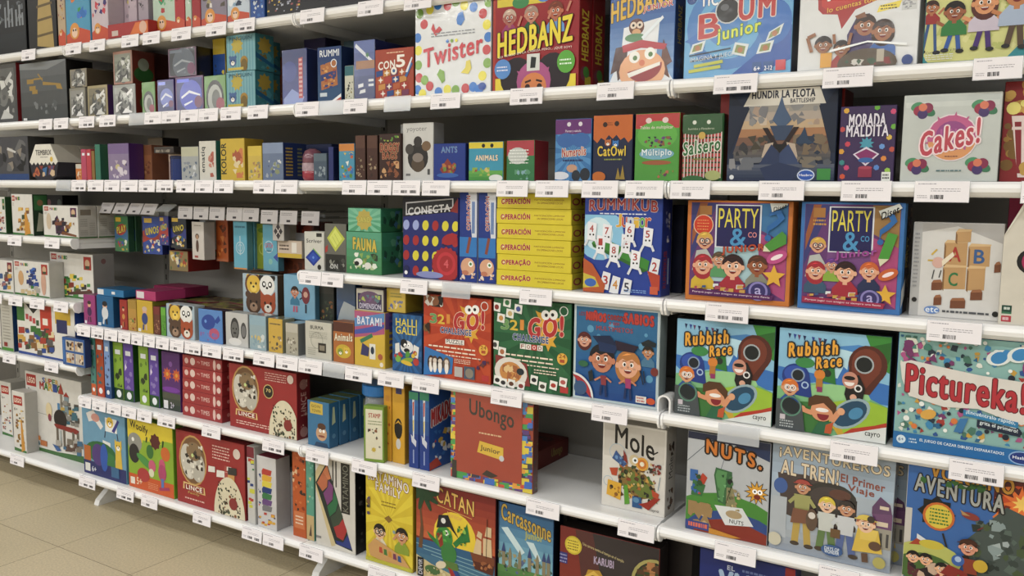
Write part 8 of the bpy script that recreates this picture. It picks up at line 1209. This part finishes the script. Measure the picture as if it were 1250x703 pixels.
# ------------------------------------------------------------------ price cards: x, z, width, empty, label
for x, z, w, e, l in (
(-3.765,1.977,0.1077,0,'price card, topmost shelf, below the tall black box with a golden tower on the front'),
(-3.4332,1.977,0.1092,0,'price card, topmost shelf, below the blue toy box with an orange fish shape'),
(-3.2705,1.977,0.1039,0,'price card, topmost shelf, below the pale box with red and dark purple patches'),
(-3.0589,1.977,0.1075,0,'price card, topmost shelf, below the narrower lilac box with a dark oval ring'),
(-2.9286,1.977,0.1031,0,'price card, topmost shelf, below the mint and white patterned box with red strokes'),
(-2.7546,1.977,0.1112,0,'price card, topmost shelf, below the thin mint box squeezed between two red boxes'),
(-2.5639,1.977,0.1086,0,'price card, topmost shelf, below the purple and white box with playing card shapes'),
(-2.4178,1.977,0.1073,0,'price card, topmost shelf, below the blue box at the left of the starry black box'),
(-2.0949,1.977,0.11,0,'leftmost of three: price card, topmost shelf, below the wide black box with yellow lettering'),
(-1.8458,1.977,0.105,0,'second from left of three: price card, topmost shelf, below the wide black box with yellow'),
(-1.6604,1.977,0.1052,0,'rightmost of three: price card, topmost shelf, below the wide black box with yellow'),
(-3.6603,1.681,0.1019,0,'price card, second shelf, below the large dark grey box with golden line drawings'),
(-3.5449,1.681,0.1046,0,'price card, second shelf, below the small silver windowed box at the bottom of the beige'),
(-3.3632,1.681,0.1076,0,'price card, second shelf, below the silver and gold windowed box with a purple side'),
(-3.222,1.681,0.1084,0,'white price card on the second shelf edge below the bright silver windowed box'),
(-3.0349,1.681,0.0972,1,'clear empty card sleeve on the second shelf, below the green framed box with a dark'),
(-2.9343,1.681,0.104,0,'white price card on the second shelf edge below the purple windowed box'),
(-2.8297,1.681,0.1053,0,'leftmost of two: price card, second shelf, below the wide purple windowed box at the bottom'),
(-2.7215,1.681,0.1016,0,'rightmost of two: price card, second shelf, below the wide purple windowed box'),
(-2.6171,1.681,0.1071,0,'price card, second shelf, below the green framed box with a dark arch window'),
(-2.497,1.681,0.107,0,'leftmost of two: price card, second shelf, below the teal box with a yellow sun'),
(-2.359,1.681,0.102,0,'rightmost of two: price card, second shelf, below the teal box with a yellow'),
(-2.1236,1.681,0.1068,0,'price card, second shelf, below the blue number tile game box left of the glossy night'),
(-2.0163,1.681,0.108,1,'clear empty card sleeve on the second shelf, below the blue number tile game box'),
(-1.9121,1.681,0.1003,0,'price card, second shelf, below the glossy night blue box with a ship picture'),
(-1.7408,1.681,0.1051,1,'clear empty card sleeve on the second shelf, below the orange red box with white number'),
(-1.5571,1.681,0.1096,0,'price card, second shelf, below the white box with coloured dots around the edge'),
(-1.2778,1.681,0.1066,0,'price card, second shelf, below the red box with big yellow lettering and a girl'),
(-1.0054,1.681,0.1072,0,'price card, second shelf, below the blue and white box with a laughing red haired child'),
(-0.6856,1.681,0.109,0,'price card, second shelf, below the light blue box with a black bomb and red letters'),
(-0.4272,1.681,0.1093,0,'price card, second shelf, below the white box with a red speech bubble and a family'),
(-0.1297,1.681,0.0915,0,'price card, second shelf, below the teal and pale green box with cartoon children running'),
(-3.5482,1.425,0.1081,1,'clear empty card sleeve on the third shelf, below the tiny orange and white box between'),
(-3.4374,1.425,0.1018,0,'white price card on the third shelf edge below the pink upright box'),
(-3.3189,1.425,0.1067,0,'price card, third shelf, below the green and yellow box behind the shiny purple one'),
(-3.2084,1.425,0.1032,0,'leftmost of two: price card, third shelf, below the shiny purple patterned box with a dark'),
(-3.0964,1.425,0.1101,0,'rightmost of two: price card, third shelf, below the shiny purple patterned box'),
(-2.9855,1.425,0.1013,0,'leftmost of two: white price card on the third shelf edge below the blue tin'),
(-2.8772,1.425,0.1003,0,'rightmost of two: price card, third shelf, below the blue tin'),
(-2.7561,1.425,0.1035,0,'white price card on the third shelf edge below the white and blue grey speckled box'),
(-2.6498,1.425,0.0999,0,'price card, third shelf, below the white box with vertical dark lettering and reddish drops'),
(-2.5439,1.425,0.103,0,'price card, third shelf, below the yellow box with dark vertical lettering on its left edge'),
(-2.3377,1.425,0.102,0,'price card, third shelf, below the blue silver box with a dark blue side'),
(-2.2278,1.425,0.1099,0,'white price card on the third shelf edge below the red capsule box'),
(-1.9193,1.425,0.1033,0,'white price card on the third shelf edge below the brown chocolate patterned box'),
(-1.8138,1.425,0.1008,0,'price card, third shelf, below the dark brown box with red hand drawn lettering'),
(-1.7053,1.425,0.1095,0,'price card, third shelf, below the tall white box with a dark family photo cluster'),
(-1.5919,1.425,0.1046,0,'price card, third shelf, below the dark blue box with a pile of fruit'),
(-1.3208,1.425,0.1058,0,'white price card on the third shelf edge below the shiny red and green box'),
(-1.1912,1.425,0.1052,0,'price card, third shelf, below the light blue box with a purple top band'),
(-1.0442,1.425,0.1084,0,'price card, third shelf, below the navy box with an orange top band and yellow lettering'),
(-0.9163,1.425,0.1077,0,'price card, third shelf, below the light green box with a red top band'),
(-0.7917,1.425,0.1058,0,'price card, third shelf, below the green box with red and white gingham pattern'),
(-0.5644,1.425,0.1079,0,'price card, third shelf, below the dark blue box with a warship bow and a pale'),
(-0.3747,1.425,0.1085,0,'price card, third shelf, below the purple box with scattered gems and pale jagged lettering'),
(-0.2201,1.425,0.1089,0,'price card, third shelf, below the pale grey box with a pink round emblem and berries'),
(-0.0338,1.425,0.0763,0,'price card, third shelf, below the red box with a striped tub of popcorn'),
(-2.12,1.121,0.1029,0,'price card, fourth shelf, below the white box with a blue diamond shaped puzzle'),
(-2.019,1.121,0.0992,0,'price card, fourth shelf, below the grey box with a yellow green cube puzzle'),
(-1.6764,1.121,0.107,0,'price card, fourth shelf, below the dark blue box with rows of red and yellow discs'),
(-1.516,1.121,0.1058,1,'clear empty card sleeve on the fourth shelf, below the blue and white box on edge'),
(-1.2381,1.121,0.1076,0,'price card, fourth shelf, below the yellow box with red lettering lying flat'),
(-0.6851,1.121,0.1106,0,'price card, fourth shelf, below the orange framed party game box with a dark blue title'),
(-0.1782,1.121,0.1088,0,'price card, fourth shelf, below the white box with drawn wooden letter blocks A B C'),
(-3.4443,0.817,0.0943,0,'white price card on the fifth shelf edge below the pink box with a small figure'),
(-3.3483,0.817,0.086,0,'price card, fifth shelf, below the blue box with a child in a white shirt'),
(-3.2551,0.817,0.0892,0,'white price card on the fifth shelf edge below the narrow red box'),
(-3.1642,0.817,0.0814,0,'white price card on the fifth shelf edge below the gold patterned narrow box'),
(-3.0811,0.817,0.0741,0,'price card, fifth shelf, below the yellow box with a small blue figure'),
(-3.0027,0.817,0.0723,0,'white price card on the fifth shelf edge below the dark red narrow box'),
(-2.9211,0.817,0.0806,0,'leftmost of two: white price card on the fifth shelf edge below the box with lion'),
(-2.8342,0.817,0.0833,0,'rightmost of two: price card, fifth shelf, below the box with lion'),
(-2.7402,0.817,0.0951,0,'leftmost of two: price card, fifth shelf, below the blue box with a dark blue whale'),
(-2.6305,0.817,0.1055,0,'rightmost of two: price card, fifth shelf, below the blue box with a dark'),
(-2.5136,0.817,0.1103,0,'price card, fifth shelf, below the grey box with black and white portraits'),
(-2.3526,0.817,0.1086,0,'white price card on the fifth shelf edge below the yellow small box with dark animals'),
(-2.2369,0.817,0.1064,0,'white price card on the fifth shelf edge below the grey white small box'),
(-2.1258,0.817,0.1119,0,'price card, fifth shelf, below the cream box with thin drawn text and a small dark'),
(-2.0178,0.817,0.0965,1,'clear empty card sleeve on the fifth shelf, below the orange brown box with a yellow'),
(-1.9072,0.817,0.1176,0,'price card, fifth shelf, below the yellow box with a pink and blue top picture'),
(-1.77,0.817,0.1082,0,'price card, fifth shelf, below the dark blue box with yellow capitals and a cartoon cow'),
(-1.6301,0.817,0.1057,0,'price card, fifth shelf, below the orange square box with a googly eyed GO'),
(-1.3331,0.817,0.1079,0,'price card, fifth shelf, below the green square box with a googly eyed GO'),
(-1.0001,0.817,0.1082,0,'price card, fifth shelf, below the blue square box with two cartoon children in graduation caps'),
(-0.6438,0.817,0.1062,1,'clear empty card sleeve on the fifth shelf, below the square box with yellow lettering'),
(-0.37,0.817,0.107,0,'price card, fifth shelf, below the square box with yellow lettering and cartoon children with recycling'),
(-0.117,0.817,0.1075,0,'price card, fifth shelf, below the wide box crowded with tiny drawings and curly red lettering'),
(-3.4573,0.508,0.0893,0,'price card, sixth shelf, below the teal spined box at the left end of the sixth'),
(-3.3576,0.508,0.0983,0,'price card, sixth shelf, below the pale blue spined box with a navy foot'),
(-3.2536,0.508,0.0982,0,'price card, sixth shelf, below the left purple spined box with a green foot'),
(-3.1514,0.508,0.0952,0,'white price card on the sixth shelf edge below the right green spined box'),
(-3.0509,0.508,0.095,0,'price card, sixth shelf, below the right purple spined box with a green foot'),
(-2.9127,0.508,0.1088,0,'white price card on the sixth shelf edge below the purple box with orange flowers'),
(-2.6472,0.508,0.107,0,'price card, sixth shelf, below the flat red box with white round icons'),
(-2.313,0.508,0.1123,0,'price card, sixth shelf, below the red square box with a lynx and zebra picture'),
(-2.0986,0.508,0.1081,0,'price card, sixth shelf, below the small blue box with a cartoon face'),
(-1.8851,0.508,0.1107,0,'white price card on the sixth shelf edge below the jar with the blue lid'),
(-1.629,0.508,0.1086,0,'price card, sixth shelf, below the blue box with a rocket and a white stripe'),
(-1.2045,0.508,0.1119,0,'price card, sixth shelf, below the red square box with coloured block border and black hand'),
(-0.9127,0.508,0.1081,0,'price card, sixth shelf, below the white box with black brush lettering and a brown machine'),
(-0.6399,0.508,0.1079,0,'price card, sixth shelf, below the grey box with orange lettering and a wooden squirrel tower'),
(-0.3883,0.508,0.0934,0,'white price card on the sixth shelf edge below the grey box with tan lettering'),
(-4.0216,0.154,0.1188,0,'price card, bottom shelf, below the shorter white building set box in front of the castle'),
(-3.4675,0.154,0.1202,0,'white price card on the bottom shelf edge below the light blue box with a crocodile'),
(-3.1986,0.154,0.1168,0,'leftmost of two: price card, bottom shelf, below the yellow and green box with sheep'),
(-3.0384,0.154,0.106,0,'rightmost of two: price card, bottom shelf, below the yellow and green box'),
(-2.7156,0.154,0.1056,0,'price card, bottom shelf, below the red square box with a lynx picture in a gold'),
(-2.4349,0.154,0.1073,0,'leftmost of two: price card, bottom shelf, below the white box with a tower of rainbow'),
(-2.3231,0.154,0.1076,0,'rightmost of two: price card, bottom shelf, below the white box with a tower'),
(-2.1343,0.154,0.1147,0,'price card, bottom shelf, below the white box with a slanted board of coloured pentomino pieces'),
(-1.8133,0.154,0.1163,0,'price card, bottom shelf, below the yellow box with two cartoon players in glasses'),
(-1.4411,0.154,0.1222,0,'price card, bottom shelf, below the dark red box with a pirate parrot'),
(-3.948,1.179,0.1148,0,'price card, upper set shelf, below the tall white building set box with an orange model'),
(-3.6517,1.179,0.115,0,'price card, upper set shelf, below the wide white building set box with a purple model'),
(-4.112,0.906,0.0638,0,'price card, middle set shelf, below the white building set box cut by the left picture'),
(-3.9664,0.906,0.1158,0,'leftmost of three: price card, middle set shelf, below the white building set box'),
(-3.7902,0.906,0.1169,0,'second from left of three: price card, middle set shelf, below the white building set box'),
(-3.6067,0.906,0.111,0,'rightmost of three: price card, middle set shelf, below the white building set box'),
(-4.0435,0.633,0.1117,0,'price card, lower set shelf, below the narrow grey white building set box with a green'),
(-3.7003,0.633,0.1081,0,'price card, lower set shelf, below the large white box full of tiny coloured figures')):
    price_card(x, z, w, l, "price cards along the shelf edges", tilt=0.10, clear=bool(e))
